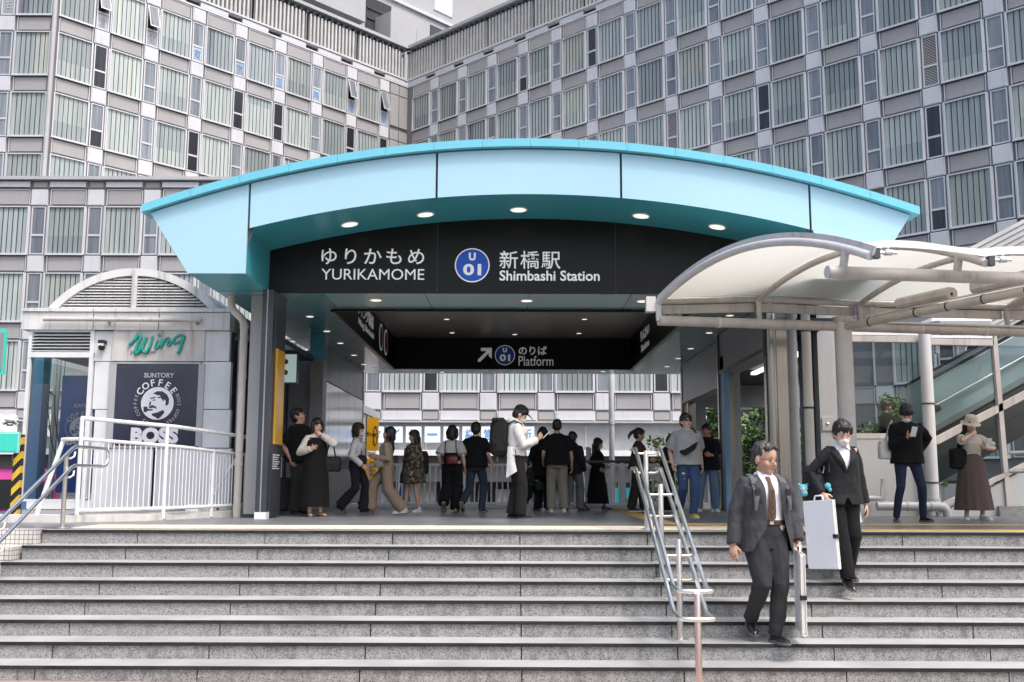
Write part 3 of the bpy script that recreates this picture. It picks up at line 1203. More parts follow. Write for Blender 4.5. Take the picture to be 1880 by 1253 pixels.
# backing seen as the dark joints
m = MB()
xs = xs_lin(XT0 + .05, XT1 - .05, 60)
for x0, x1 in zip(xs, xs[1:]):
    def lowz(x):
        return zarch(x) + .01 if XA0 < x < XA1 else max(ZC + .01, ZC + (4.42 - ZC) * ((XB0 - x) / (XB0 - XT0) if x < XB0 else (x - XB1) / (XT1 - XB1) if x > XB1 else 0) + .01)
    m.add([(x0, YF + .045, lowz(x0)), (x1, YF + .045, lowz(x1)), (x1, YF + .045, zroof(x1) - .02), (x0, YF + .045, zroof(x0) - .02)], [(0, 1, 2, 3)], MT['gap'])
m.build('joint_backing', st)
# bright edge trim along the roof
m = MB()
xs = xs_lin(-5.34, 5.86, 64)
for i, (x0, x1) in enumerate(zip(xs, xs[1:])):
    g = .004 if i % 4 == 0 else 0
    za, zb = zroof(x0), zroof(x1)
    x0 += g
    y = YF - .10
    vs = [(x0, y, za - TRH), (x1, y, zb - TRH), (x1, y, zb), (x0, y, za), (x0, y + .4, za - TRH), (x1, y + .4, zb - TRH), (x1, y + .4, zb), (x0, y + .4, za)]
    m.add(vs, [(0, 1, 2, 3), (3, 2, 6, 7), (0, 4, 5, 1), (4, 7, 6, 5), (0, 3, 7, 4), (1, 5, 6, 2)], MT['aqua'])
m.build('edge_trim', st)
# roof skin and slanting flanks
m = MB()
xs = xs_lin(-5.30, 5.82, 40)
for x0, x1 in zip(xs, xs[1:]):
    m.add([(x0, YF + .3, zroof(x0) - .01), (x1, YF + .3, zroof(x1) - .01), (x1, YB, zroof(x1) - .01), (x0, YB, zroof(x0) - .01)], [(0, 1, 2, 3)], MT['aqua'])
for s, xb, xt in ((-1, XB0, -5.28), (1, XB1, 5.80)):
    m.add([(xb, YF + .03, ZC), (xt, YF + .03, 4.46), (xt, YB, 4.46), (xb, YB, ZC)], [(0, 1, 2, 3)], MT['aqua_pale'])
m.add([(XB0, YB, ZC), (XB1, YB, ZC), (5.8, YB, 4.46), (CX, YB, 5.5), (-5.28, YB, 4.46)], [(0, 1, 2, 3, 4)], MT['aqua_pale'])
m.build('roof', st)
# arched soffit between fascia and name board, plus the two inner cheeks and the undersides of the ends
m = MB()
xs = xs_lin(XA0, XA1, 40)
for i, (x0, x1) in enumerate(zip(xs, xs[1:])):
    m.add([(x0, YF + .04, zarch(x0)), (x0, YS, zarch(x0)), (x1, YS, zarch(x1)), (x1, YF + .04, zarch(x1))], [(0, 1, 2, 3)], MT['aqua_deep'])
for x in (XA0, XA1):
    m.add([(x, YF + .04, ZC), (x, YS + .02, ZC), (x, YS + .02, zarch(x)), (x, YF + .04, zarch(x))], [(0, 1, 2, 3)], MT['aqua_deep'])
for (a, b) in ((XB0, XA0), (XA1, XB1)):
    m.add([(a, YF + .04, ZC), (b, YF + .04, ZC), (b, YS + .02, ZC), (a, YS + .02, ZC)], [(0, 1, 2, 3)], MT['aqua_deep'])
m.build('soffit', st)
# black name board
nb_ = MB()
xs = xs_lin(XA0, XA1, 40)
bj = [at(803, 470, YS).x, at(1130, 470, YS).x]
for x0, x1 in zip(xs, xs[1:]):
    nb_.add([(x0, YS, ZC - .02), (x1, YS, ZC - .02), (x1, YS, zarch(x1)), (x0, YS, zarch(x0))], [(0, 1, 2, 3)], MT['black_board'])
nb_.add([(XA0, YS, ZC - .02), (XA1, YS, ZC - .02), (XA1, YS + .06, ZC - .02), (XA0, YS + .06, ZC - .02)], [(0, 1, 2, 3)], MT['black_board'])
for x in bj:
    nb_.box(x - .004, x + .004, YS - .002, YS, ZC, zarch(x) - .01, MT['gap'])
board = nb_.build('name_board', st)


def put(body, mat, parent, xa, xb, ya, yb, D, **kw):
    p0, p1 = at(xa, (ya + yb) / 2, D), at(xb, (ya + yb) / 2, D)
    t, b = at((xa + xb) / 2, ya, D), at((xa + xb) / 2, yb, D)
    c = (p0 + p1) / 2
    return lettering(body, mat, parent, (c.x, D, (t.z + b.z) / 2), (1, 0, 0), (0, 0, 1), w=p1.x - p0.x, h=t.z - b.z, **kw)


WL = MT['white_letter']
put('ゆりかもめ', WL, board, 590, 779, 457, 486, YS - .006, bold=.008, spacing=1.25)
put('YURIKAMOME', WL, board, 590, 779, 494, 514, YS - .006, bold=.0)
put('新橋駅', WL, board, 917, 1029, 461, 494, YS - .006, bold=.006, spacing=1.12)
put('Shimbashi Station', WL, board, 917, 1101, 497, 516, YS - .006, bold=.018)


def emblem(px, py, rpx, D, fill, parent, ring=WL):
    c = at(px, py, D)
    r = at(px + rpx, py, D).x - c.x
    m = MB()
    m.disc((c.x, D, c.z), (0, -1, 0), r, ring, 40, .006)
    m.disc((c.x, D - .006, c.z), (0, -1, 0), r * .93, fill, 40, .004)
    o = m.build('emblem', parent)
    lettering('U', ring, o, (c.x, D - .012, c.z + r * .50), (1, 0, 0), (0, 0, 1), w=r * .40, h=r * .46, bold=.05)
    lettering('01', ring, o, (c.x, D - .012, c.z - r * .26), (1, 0, 0), (0, 0, 1), w=r * 1.04, h=r * .68, bold=.035)
    return o


emblem(867, 487.5, 32, YS - .002, MT['blue_emblem'], board)

# ceiling with a recessed well, dark boards on the well's sides
RX0, RX1, RY0, RY1, RZ = -3.15, 3.17, 17.26, 26.5, 4.30
m = MB()
ny = 16
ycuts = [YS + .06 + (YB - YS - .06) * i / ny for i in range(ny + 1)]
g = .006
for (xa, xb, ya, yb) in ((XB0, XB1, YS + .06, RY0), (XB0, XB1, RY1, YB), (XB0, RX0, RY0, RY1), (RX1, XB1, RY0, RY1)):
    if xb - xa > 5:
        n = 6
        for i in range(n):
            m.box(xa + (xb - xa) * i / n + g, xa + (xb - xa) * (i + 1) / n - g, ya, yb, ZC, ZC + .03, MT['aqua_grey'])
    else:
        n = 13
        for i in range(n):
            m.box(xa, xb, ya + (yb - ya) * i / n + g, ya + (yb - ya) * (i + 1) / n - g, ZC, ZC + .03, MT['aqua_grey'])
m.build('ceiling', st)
m = MB()
m.box(XB0, RX0, YS + .1, YB, ZC + .032, ZC + .1, MT['gap'])
m.box(RX1, XB1, YS + .1, YB, ZC + .032, ZC + .1, MT['gap'])
m.box(RX0, RX1, RY0 - 1.5, RY0 - .03, ZC + .032, RZ, MT['gap'])
m.box(RX0, RX1, RY0, RY1, RZ, RZ + .05, MT['brown_ceiling'])
m.build('ceiling_well', st)
well = MB()
well.box(RX0, RX0 + .05, RY0, RY1, ZC - .05, RZ, MT['black_board'])
well.box(RX1 - .05, RX1, RY0, RY1, ZC - .05, RZ, MT['black_board'])
well.box(RX0 + .05, RX1 - .05, RY0 - .03, RY0 + .03, ZC - .04, RZ, MT['black_board'])
for x0, x1 in ((RX0 - .02, RX0 + .07), (RX1 - .07, RX1 + .02)):
    well.box(x0, x1, RY0, RY1, ZC - .075, ZC - .051, MT['grey_metal'])
well.build('side_board', st)
pb = MB()
pb.box(RX0 + .05, RX1 - .05, RY1 - .12, RY1, ZC - .05, RZ, MT['black_board'])
pb = pb.build('platform_sign', st)
YP2 = RY1 - .126
LL = MT['lit_letter']
put('のりば', LL, pb, 952, 1004, 636, 652, YP2, bold=.02)
put('Platform', LL, pb, 952, 1016, 654, 672, YP2, bold=.0)
emblem(927, 652.5, 18.5, YP2, MT['blue_dim'], pb, LL)
m = MB()                                                          # slanting arrow
c = at(890, 652, YP2)
u = (at(903, 652, YP2).x - c.x)
for poly in ([(-.95, -1.0), (-.65, -1.0), (.75, .45), (.45, .75), (-.98, -.70)], [(-.55, 1.0), (1.0, 1.0), (1.0, .55), (-.55, .55)], [(.55, .55), (1.0, .55), (1.0, -.55), (.55, -.15)]):
    m.prism([(c.x + a * u, YP2 - .004, c.z + b * u) for a, b in poly], (0, -.006, 0), LL)
m.build('arrow', pb)
# signs along the sides of the well
xl, xr = RX0 + .056, RX1 - .056
lettering('ウイング新橋', LL, st, (xl, 21.1, 4.04), (0, 1, 0), (0, 0, 1), w=2.3, h=.30, thick=.004, name='side_lettering', bold=.01)
lettering('Wing Shimbashi', LL, st, (xl, 21.2, 3.74), (0, 1, 0), (0, 0, 1), w=2.3, h=.18, thick=.004, name='side_lettering')
m = MB()
for y in (23.6, 24.5):
    m.disc((xl, y, 3.92), (1, 0, 0), .32, LL, 26, .004)
    m.disc((xl + .005, y, 3.92), (1, 0, 0), .27, MT['black_board'], 26, .003)
    m.disc((xl + .009, y, 3.92), (1, 0, 0), .19, MT['red_print'], 20, .003)
m.build('line_badge', st)
lettering('りんかい', LL, st, (xr, 23.4, 4.02), (0, -1, 0), (0, 0, 1), w=1.5, h=.26, thick=.004, name='side_lettering', bold=.01)
lettering('Shiodome', LL, st, (xr, 23.4, 3.72), (0, -1, 0), (0, 0, 1), w=1.4, h=.17, thick=.004, name='side_lettering')
lettering('のりかえ', LL, st, (xr, 20.6, 4.02), (0, -1, 0), (0, 0, 1), w=1.1, h=.26, thick=.004, name='side_lettering', bold=.01)


def downlight(x, y, z, r=.115, mat='lamp', tilt=0.0):
    m = MB()
    n = Vector((tilt, 0, -1)).normalized()
    p = Vector((x, y, z)) - n * .003
    m.tube([p, p + n * .012], r * 1.22, MT['lamp_rim'], 22)
    o = m.build('downlight', st)
    m = MB()
    m.tube([p + n * .0125, p + n * .016], r, MT[mat], 22)
    m.build('lamp', o)


for px, py in ((642, 417), (781, 398), (952, 391), (1177, 405), (1317, 426)):
    y = YF + .85
    x = at(px, py, y).x
    downlight(x, y, zarch(x), tilt=-1.04 * (x - CX) / 16.5)
for px, py in ((690, 551), (967, 552), (1180, 553)):
    p = onz(px, py, ZC)
    downlight(p.x, p.y, ZC, .09, 'lamp')
for px, py in ((569, 581), (600, 608), (625, 630), (650, 652), (668, 669), (1340, 579), (1302, 611), (1268, 640), (1245, 658), (1225, 673)):
    p = onz(px, py, ZC)
    downlight(p.x, p.y, ZC, .065, 'lamp')
for px, py in ((820, 586), (830, 611), (1073, 586), (1063, 612), (945, 614)):
    p = onz(px, py, RZ)
    downlight(p.x, p.y, RZ, .06, 'lamp')
for px, py in ((812, 683), (1107, 682)):
    p = onz(px, py, ZC)
    downlight(p.x, p.y, ZC, .06, 'lamp')

# pillars
m = MB()
m.box(-4.20, -3.90, 16.0, 16.5, .05, ZC, MT['grey_pale'])
m.box(-4.19, -3.91, 16.01, 16.5, 0, .05, MT['gap'])
m.build('pillar', st)
m = MB()                                                          # dark front pillar, white foot
m.box(-3.87, -3.70, 15.40, 15.58, .10, ZC - .01, MT['dark_metal'])
m.box(-3.80, -3.78, 15.39, 15.40, .10, ZC - .01, MT['grey_metal'])
m.box(-3.86, -3.69, 15.58, 16.25, .02, ZC - .01, MT['dark_metal'])
m.box(-3.875, -3.695, 15.385, 15.57, 0, .10, MT['white_paint'])
pil = m.build('pillar', st)
m = MB()                                                          # upright ad board on the pillar's inner face
m.box(-3.70, -3.665, 15.64, 16.17, 1.13, 2.62, MT['yellow'])
m.build('advert_board', pil)
m = MB()
for k in range(7):
    m.box(-3.690, -3.682, 15.68, 16.1 - .07 * (k % 3), .96 - .035 * k, .975 - .035 * k, MT['poster_white'])
m.build('notice_text', pil)
m = MB()
p = at(574, 700, 20.2)
m.box(-4.06, -3.80, 20.2, 20.6, 0, ZC, MT['grey_metal'])
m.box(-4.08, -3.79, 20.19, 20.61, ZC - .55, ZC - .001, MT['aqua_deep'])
m.build('pillar', st)
m = MB()                                                          # polished wall panels on the left
ws = 21.0
for k in range(5):
    m.box(-4.10, -4.04, ws + k * 1.25 + .008, ws + (k + 1) * 1.25 - .008, 2.72, ZC - .01, MT['dark_metal'])
    m.box(-4.10, -4.035, ws + k * 1.25 + .008, ws + (k + 1) * 1.25 - .008, 0.85, 2.69, MT['steel_wall'])
    m.box(-4.10, -4.04, ws + k * 1.25 + .008, ws + (k + 1) * 1.25 - .008, 0, .84, MT['grey_metal'])
m.box(-4.12, -4.05, ws, ws + 6.25, 0, ZC - .02, MT['gap'])
m.box(-4.12, -4.03, ws + 6.25, ws + 6.40, -1, ZC - .02, MT['dark_metal'])
m.build('wall_panel', st)
m = MB()                                                          # recess behind the front-left pillar
m.box(-4.64, -4.60, 17.6, 20.2, 0, 2.9, MT['dark_metal'])
m.box(-5.0, -4.05, 20.62, 20.7, 0, ZC - .3, MT['grey_metal'])
m.box(-4.6, -4.57, 20.55, 20.6, 0, 2.7, MT['dark_metal'])
m.box(-5.0, -4.0, 17.2, 20.2, 2.95, 3.05, MT['dark_metal'])
m.build('recess', st)
for x, y, wd_, dp in ((4.08, 15.9, .30, .34), (4.22, 20.3, .28, .34), (4.36, 25.6, .32, .4)):
    m = MB()
    m.box(x, x + wd_ * .40, y, y + dp, 0, ZC - .01, MT['steel_column'])
    m.tube([(x + wd_ * .12, y + .0, 0), (x + wd_ * .12, y + .0, ZC - .01)], .09, MT['steel_column'], 14)
    m.box(x + wd_ * .43, x + wd_, y + .02, y + dp, 0, ZC - .01, MT['steel_column'])
    m.build('pillar', st)
m = MB()
m.tube([(4.52, 16.3, 0), (4.52, 16.3, 3.3)], .125, MT['grey_pale'], 16)
m.build('pillar', st)
m = MB()
m.box(4.20, 4.30, 19.9, 20.25, 0, 3.05, MT['sky_paint'])
m.build('pillar', st)
# shutters housings, side passage
m = MB()
m.box(4.20, 4.62, 16.25, 20.3, 2.75, ZC - .01, MT['grey_metal'])
m.box(4.18, 4.20, 16.25, 20.3, 2.72, 2.78, MT['dark_metal'])
m.box(4.34, 4.70, 20.7, 25.6, 2.55, ZC - .01, MT['grey_metal'])
m.box(4.32, 4.34, 20.7, 25.6, 2.52, 2.58, MT['dark_metal'])
m.build('shutter_box', st)
m = MB()
m.box(4.7, 5.30, 16.4, 20, 3.15, 3.25, MT['dark_inside'])
m.box(4.7, 6.3, 20, 24, 3.15, 3.25, MT['dark_inside'])
m.box(4.7, 7.4, 24, 27.8, 3.15, 3.25, MT['dark_inside'])
m.box(4.58, 4.84, 21.3, 21.6, 0, 3.15, MT['grey_metal'])
m.box(4.88, 5.2, 27.0, 27.2, 0, 3.15, MT['grey_metal'])
m.box(4.9, 8.6, 27.3, 27.4, 2.55, 3.15, MT['grey_metal'])
m.build('side_passage', st)
m = MB()
m.box(5.6, 5.72, 18.5, 23.5, 3.04, 3.10, MT['lamp_dim'])
m.build('tube_lamp', st)
m = MB()
m.box(5.85, 6.0, 21.9, 22.9, 2.05, 2.6, MT['black'])
m.tube([(5.9, 22.1, 2.6), (5.9, 22.1, 3.15)], .02, MT['black'], 6)
m.tube([(5.9, 22.7, 2.6), (5.9, 22.7, 3.15)], .02, MT['black'], 6)
m.build('hanging_sign', st)
m = MB()
m.box(2.58, 2.92, 17.08, 17.24, 3.36, 3.47, MT['pipe_white'])
m.tube([(2.67, 17.075, 3.41), (2.67, 17.08, 3.41)], .015, MT['black'], 8)
m.tube([(2.83, 17.075, 3.41), (2.83, 17.08, 3.41)], .015, MT['black'], 8)
m.build('speaker', st)
# downspout at the left
m = MB()
a = at(452, 566, 16.1)
m.tube([(a.x - .02, 16.1, .0), (a.x - .02, 16.1, 3.06), (a.x - .06, 16.1, 3.16), (a.x - .20, 16.05, 3.30), (a.x - .23, 16.05, 3.40), (a.x - .23, 16.05, 3.52)], .062, MT['pipe_white'], 14)
for z in (.8, 2.2, 3.0):
    m.tube([(a.x - .02, 16.1, z), (a.x - .02, 16.1, z + .05)], .07, MT['pipe_white'], 14)
m.build('downspout', st)
m = MB()
m.tube([(4.70, 15.95, .0), (4.70, 15.95, 3.3)], .075, MT['pipe_white'], 14)
for z in (1.72, 2.95):
    m.tube([(4.70, 15.95, z), (4.70, 15.95, z + .03)], .083, MT['gap'], 14)
    m.tube([(4.70, 15.95, z + .06), (4.70, 15.95, z + .12)], .080, MT['pipe_white'], 14)
m.build('downspout', st)

# lit map board hanging behind the front-left pillar
m = MB()
m.box(-4.55, -3.98, 18.6, 18.72, 2.34, 2.92, MT['dark_metal'])
o = m.build('map_board')
tag(o, 'pale green lit direction board hung in the recess behind the left pillar', 'sign')
m = MB()
m.box(-4.52, -4.0, 18.585, 18.60, 2.37, 2.89, emit('map_face', (.45, .58, .55), .25))
f = m.build('sign_face', o)
m = MB()
for k in range(8):
    m.box(-4.5, -4.5 + .1 + .03 * (k % 3), 18.575, 18.585, 2.42 + k * .05, 2.44 + k * .05, MT['dark_metal'])
m.disc((-4.2, 18.58, 2.75), (0, -1, 0), .05, MT['dark_metal'], 16, .01)
m.disc((-4.2, 18.58, 2.55), (0, -1, 0), .05, MT['dark_metal'], 16, .01)
m.build('sign_print', f)

# ------------------------------------------------------------------ things at the back of the passage
def bar_railing(name, label, x0, x1, y, h, group=None):
    o = thing(name, label, 'railing', (x0, y, 0), group=group)
    L_ = x1 - x0
    m = MB()
    m.box(0, L_, -.03, .03, h - .05, h, MT['rail_white'])
    m.box(0, L_, -.02, .02, .08, .12, MT['rail_white'])
    m.build('rail', o)
    n = int(L_ / .118)
    bar = MB()
    bar.box(-.017, .017, -.012, .012, .12, h - .05, MT['rail_white'])
    bm_ = bar.mesh('baluster')
    for k in range(1, n):
        link('baluster', bm_, o, (L_ * k / n, 0, 0))
    pm = MB()
    pm.box(-.035, .035, -.035, .035, 0, h + .02, MT['rail_white'])
    pm = pm.mesh('post')
    for x in (0, L_ * .5, L_):
        link('post', pm, o, (x, 0, 0))
    return o


bar_railing('deck_railing', 'white bar railing across the back of the deck, left of the capped backpacker', -3.15, .28, 21.6, .93, 'white railings at the back of the deck')
bar_railing('deck_railing', 'white bar railing across the back of the deck, right of the capped backpacker', .40, 4.3, 21.6, .93, 'white railings at the back of the deck')
m = MB()
m.box(-3.6, 4.4, 21.5, 21.72, -.3, .07, MT['white_paint'])
o = m.build('kerb')
tag(o, 'low white kerb under the bar railing at the back of the deck', 'kerb')
m = MB()
a = at(1122, 700, 29.6)
m.tube([(a.x, 29.6, GZ), (a.x, 29.6, 6.5)], .08, MT['white_paint'], 12)
m.tube([(a.x, 29.6, 2.2), (a.x, 29.6, 2.3)], .095, MT['white_paint'], 12)
o = m.build('lamp_post')
tag(o, 'slim white lamp post standing out in the street beyond the back railing', 'post')
for px in (1078, ):
    m = MB()
    a = at(px, 880, 22.0)
    m.box(a.x - .02, a.x + .06, 21.95, 22.05, -.3, 1.30, MT['white_paint'])
    m.box(a.x + .04, a.x + .09, 21.93, 22.0, 1.05, 1.28, MT['grey_pale'])
    o = m.build('bollard')
    tag(o, 'short white square post beside the walking woman in black', 'post')
# black queue rail with steel legs
o = thing('queue_rail', 'low dark rail on thin steel legs behind the centre handrail', 'rail', (1.6, 19.6, 0))
m = MB()
m.box(-.62, 2.3, -.03, .03, .92, .97, MT['black'])
m.build('rail', o)
lg = MB()
lg.tube([(0, 0, 0), (0, 0, .98)], .028, MT['steel'], 10)
lg = lg.mesh('leg')
for x in (-.6, 1.0, 2.25):
    link('leg', lg, o, (x, 0, 0))

# louvred plant box and yellow boards
o = thing('louver_box', 'tall white louvred plant enclosure at the end of the polished wall', 'enclosure', (0, 0, 0))
m = MB()
xb_ = -4.62
m.box(xb_ - 1.6, xb_ - .05, 28.2, 34.2, -1, 2.62, MT['gap'])
m.box(xb_ - 1.7, xb_ + .06, 28.15, 34.25, 2.62, 2.86, MT['grey_pale'])
for y in (28.2, 30.1, 32.1, 34.1):
    m.box(xb_ - .05, xb_ + .04, y, y + .12, -1, 2.62, MT['grey_pale'])
m.build('frame', o)
m = MB()
for k in range(38):
    z = -.3 + k * .077
    for j in range(6):
        m.box(xb_ - .05, xb_ + .01, 28.36 + j * .97, 29.22 + j * .97, z, z + .042, MT['white_paint'])
m.build('louver', o)
o = thing('yellow_notice', 'yellow standing notice board in front of the white louvred box', 'sign', (0, 0, 0))
m = MB()
y = 30.4
a, b = at(674, 767, y), at(693, 882, y)
m.box(a.x, b.x, y, y + .06, at(684, 828, y).z, a.z, MT['yellow'])
m.box(a.x, b.x, y, y + .06, b.z, at(684, 842, y).z, MT['yellow'])
m.box(a.x - .04, a.x, y - .02, y + .08, b.z, a.z + .02, MT['gap'])
m.build('board', o)
m = MB()
m.tube([at(689, 800, y - .01) + Vector((.06 * cos(t), 0, .28 * sin(t))) for t in [2 * pi * i / 16 for i in range(17)]], .012, MT['black'], 6)
m.build('ring_mark', o)
lettering('fine', MT['black'], o, tuple(at(682, 797, y - .01)), (1, 0, 0), (0, 0, 1), h=.14, name='lettering')
for k in range(4):
    lettering('新橋', MT['red_print' if k == 1 else 'black'], o, tuple(at(684, 850 + 7 * k, y - .01)), (1, 0, 0), (0, 0, 1), w=.16, h=.075, name='lettering')
m = MB()
for x in (.04, .2):
    m.tube([(a.x + x, y + .03, -.2), (a.x + x, y + .03, b.z)], .015, MT['gap'], 8)
m.build('leg', o)
# blue and teal bits past the railing
m = MB()
a = at(742, 905, 23)
m.loft([[(a.x + r * cos(t), 23 + r * sin(t), z) for t in [2 * pi * i / 14 for i in range(14)]] for r, z in ((.20, -.35), (.17, .0), (.09, .45), (.06, .62), (.03, .66))], M('blue_plastic', (.02, .25, .75), .35), True)
o = m.build('traffic_cone')
tag(o, 'bright blue plastic cone beyond the railing, by the woman in the patterned dress', 'cone')
m = MB()
a = at(1145, 910, 22.4)
m.box(a.x - .16, a.x + .16, 22.4, 22.6, -.25, .42, emit('teal_box', (.05, .5, .55), .2))
m.box(a.x - .05, a.x + .08, 22.39, 22.4, .06, .2, MT['hazard_yellow'])
m.box(a.x - .03, a.x + .02, 22.385, 22.39, .09, .15, MT['black'])
o = m.build('box_sign')
tag(o, 'small turquoise box sign with a yellow mark behind the back railing', 'sign')

# ------------------------------------------------------------------ white kiosk at the left
YK = 17.0
ks = thing('kiosk', 'white panelled lift kiosk with louvred dome roof and coffee posters, left of the station roof', 'kiosk', (0, 0, 0))
P = lambda x, y: at(x, y, YK)
kx0, kx1 = P(53, 700).x, P(420, 700).x
zt, zb = P(240, 568).z, P(240, 607).z
KD = 3.0
m = MB()
for (a, b) in ((45, 174.5), (176.5, 294), (296, 425)):
    m.box(P(a, 580).x, P(b, 580).x, YK - .08, YK + .2, zb, zt - .07, MT['white_dirty'])
    m.box(P(a, 580).x, P(b, 580).x, YK - .11, YK + .2, zt - .06, zt, MT['white_dirty'])
m.box(P(46, 580).x, P(424, 580).x, YK - .02, YK + KD, zb + .01, zt - .01, MT['gap'])
m.box(P(425, 580).x - .02, P(425, 580).x, YK + .2, YK + KD, zb, zt, MT['grey_metal'])
m.build('cornice', ks)
# wall panels
m = MB()


def panel(xa, xb, ya, yb, mat, out=0.0, g=.006):
    a, b = P(xa, ya), P(xb, yb)
    m.box(a.x + g, b.x - g, YK - out, YK + .12, b.z + g, a.z - g, mat)


xr_ = 421
for (ya, yb) in ((608, 664), (664, 752), (752, 823)):
    panel(174, 208, ya, yb, MT['white_paint'])
    panel(371, xr_, ya, yb, MT['white_paint'])
panel(208, 371, 608, 664, MT['white_paint'])
panel(172, 281, 823, 936, MT['white_paint'])
panel(281, xr_, 823, 936, MT['white_paint'])
panel(50, 172, 918, 936, MT['white_paint'], .03)
m.box(kx0, kx1 - .02, YK + .10, YK + .14, zb - 2.0, zb, MT['gap']) if False else None
m.box(P(173, 800).x, kx1 - .01, YK + .11, YK + .2, P(200, 936).z, zb, MT['gap'])
m.box(kx1 - .12, kx1, YK + .13, YK + KD, -.4, zb, MT['gap'])
for z in (.5, 1.3, 2.2):
    m.box(kx1, kx1 + .01, YK + .2, YK + KD, z, z + .75, MT['dark_metal'])
m.tube([(kx1 + .10, YK + .25, -.3), (kx1 + .10, YK + .25, 2.95)], .035, MT['cream_tube'], 10)
m.box(P(42, 940).x, kx1 + .02, YK - .03, YK + KD, -.5, P(200, 937).z, MT['grey_pale'])
m.box(kx0, kx1, YK + KD - .1, YK + KD, -.4, zb, MT['grey_pale']) if False else None
m.build('wall_panel', ks)
# glazed bay with louvre over it
m = MB()
for i, (xa, xb, ya, yb) in enumerate(((53, 59, 607, 920), (166, 174, 607, 920), (53, 174, 647, 657), (53, 174, 607, 610), (53, 174, 917, 921))):
    a, b = Vector((P(xa, 640).x, 0, P(xa, ya).z)), Vector((P(xb, 640).x, 0, P(xb, yb).z))
    m.box(a.x, b.x, YK - .03 - (.004 if i > 1 else 0), YK + .1, b.z, a.z, MT['white_paint'])
m.build('window_frame', ks)
m = MB()
a, b = P(59, 611), P(166, 646)
n = 6
h = (a.z - b.z) / n
m.box(a.x, b.x, YK + .09, YK + .12, b.z, a.z, MT['gap'])
for k in range(n):
    z = a.z - k * h
    m.add([(a.x, YK - .03, z - h * .95), (b.x, YK - .03, z - h * .95), (b.x, YK + .06, z - h * .25), (a.x, YK + .06, z - h * .25)], [(0, 1, 2, 3)], MT['white_paint'])
    m.add([(a.x, YK - .03, z - h * .95), (b.x, YK - .03, z - h * .95), (b.x, YK - .02, z - h * 1.02), (a.x, YK - .02, z - h * 1.02)], [(0, 1, 2, 3)], MT['white_paint'])
m.build('louver', ks)
m = MB()
a, b = Vector((P(58, 640).x, 0, P(59, 657).z)), Vector((P(167, 640).x, 0, P(166, 917).z))
m.add([(a.x, YK + .03, b.z), (b.x, YK + .03, b.z), (b.x, YK + .03, a.z), (a.x, YK + .03, a.z)], [(0, 1, 2, 3)], MT['glass'])
m.add([(a.x, YK + .1, b.z), (a.x, YK + KD, b.z), (a.x, YK + KD, a.z), (a.x, YK + .1, a.z)], [(0, 1, 2, 3)], MT['glass'])
m.add([(a.x, YK + KD, b.z), (b.x + .3, YK + KD, b.z), (b.x + .3, YK + KD, a.z), (a.x, YK + KD, a.z)], [(0, 1, 2, 3)], MT['glass'])
m.build('glass', ks)
m = MB()
a, b = at(58, 652, 18.2), at(82, 652, 18.2)
m.box(a.x, b.x, 18.2, 18.5, -.3, 3.0, MT['sky_paint'])
m.build('column', ks)
m = MB()
for x in (98, 104):
    p = at(x, 700, 19.4)
    m.box(p.x, p.x + .05, 19.4, 19.46, -.3, 2.9, MT['grey_pale'])
p = at(88, 720, 18.1)
m.tube([p, p + Vector((.12, 0, -.06)), p + Vector((.16, 0, -.5)), p + Vector((.3, 0, -1.1))], .012, MT['black'], 6)
m.tube([p + Vector((0, 0, -.2)), p + Vector((.12, 0, -.9)), p + Vector((.28, 0, -1.3))], .01, MT['black'], 6)
m.build('cable', ks)
m = MB()                                                          # inside: dark soffit, back frame
m.box(P(62, 700).x, kx1 - .2, YK + .2, YK + KD, 2.70, 2.76, MT['dark_inside'])
m.box(P(174, 700).x, P(176, 700).x, YK + .2, YK + KD, -.3, 2.8, MT['grey_pale'])
m.build('interior', ks)
# dome
m = MB()
ca, cb, cap_ = P(88, 567), P(402, 567), P(246, 493)
hw, hh = (cb.x - ca.x) / 2, cap_.z - ca.z
Rr = (hw * hw + hh * hh) / (2 * hh)
th = math.asin(hw / Rr)
cx_, cz_ = (ca.x + cb.x) / 2, cap_.z - Rr
arc = [(cx_ + Rr * sin(-th + 2 * th * i / 28), cz_ + Rr * cos(-th + 2 * th * i / 28)) for i in range(29)]
for (x0, z0), (x1, z1) in zip(arc, arc[1:]):
    k0 = (Rr - .13) / Rr
    i0, j0 = (cx_ + (x0 - cx_) * k0, cz_ + (z0 - cz_) * k0), (cx_ + (x1 - cx_) * k0, cz_ + (z1 - cz_) * k0)
    m.add([(x0, YK - .02, z0), (x1, YK - .02, z1), (j0[0], YK - .02, j0[1]), (i0[0], YK - .02, i0[1])], [(3, 2, 1, 0)], MT['white_dirty'])
    m.add([(i0[0], YK - .02, i0[1]), (j0[0], YK - .02, j0[1]), (j0[0], YK + .12, j0[1]), (i0[0], YK + .12, i0[1])], [(0, 1, 2, 3)], MT['white_dirty'])
    m.add([(x0, YK - .02, z0), (x1, YK - .02, z1), (x1, YK + KD, z1), (x0, YK + KD, z0)], [(0, 1, 2, 3)], MT['white_dirty'])
m.box(cx_ - .045, cx_ + .045, YK - .025, YK + .1, ca.z, cap_.z - .1, MT['white_dirty'])
dome = m.build('dome_roof', ks)
m = MB()
n = 11
for k in range(n):
    z = ca.z + .02 + (hh - .16) * k / n
    x = sqrt(max(.01, (Rr - .13) ** 2 - (z + .02 - cz_) ** 2))
    for s in (-1, 1):
        xa, xb = sorted((cx_ + s * .05, cx_ + s * x))
        m.add([(xa, YK, z), (xb, YK, z), (xb, YK + .06, z + .036), (xa, YK + .06, z + .036)], [(0, 1, 2, 3)], MT['white_dirty'])
        m.add([(xa, YK, z - .010), (xb, YK, z - .010), (xb, YK, z), (xa, YK, z)], [(0, 1, 2, 3)], MT['white_dirty'])
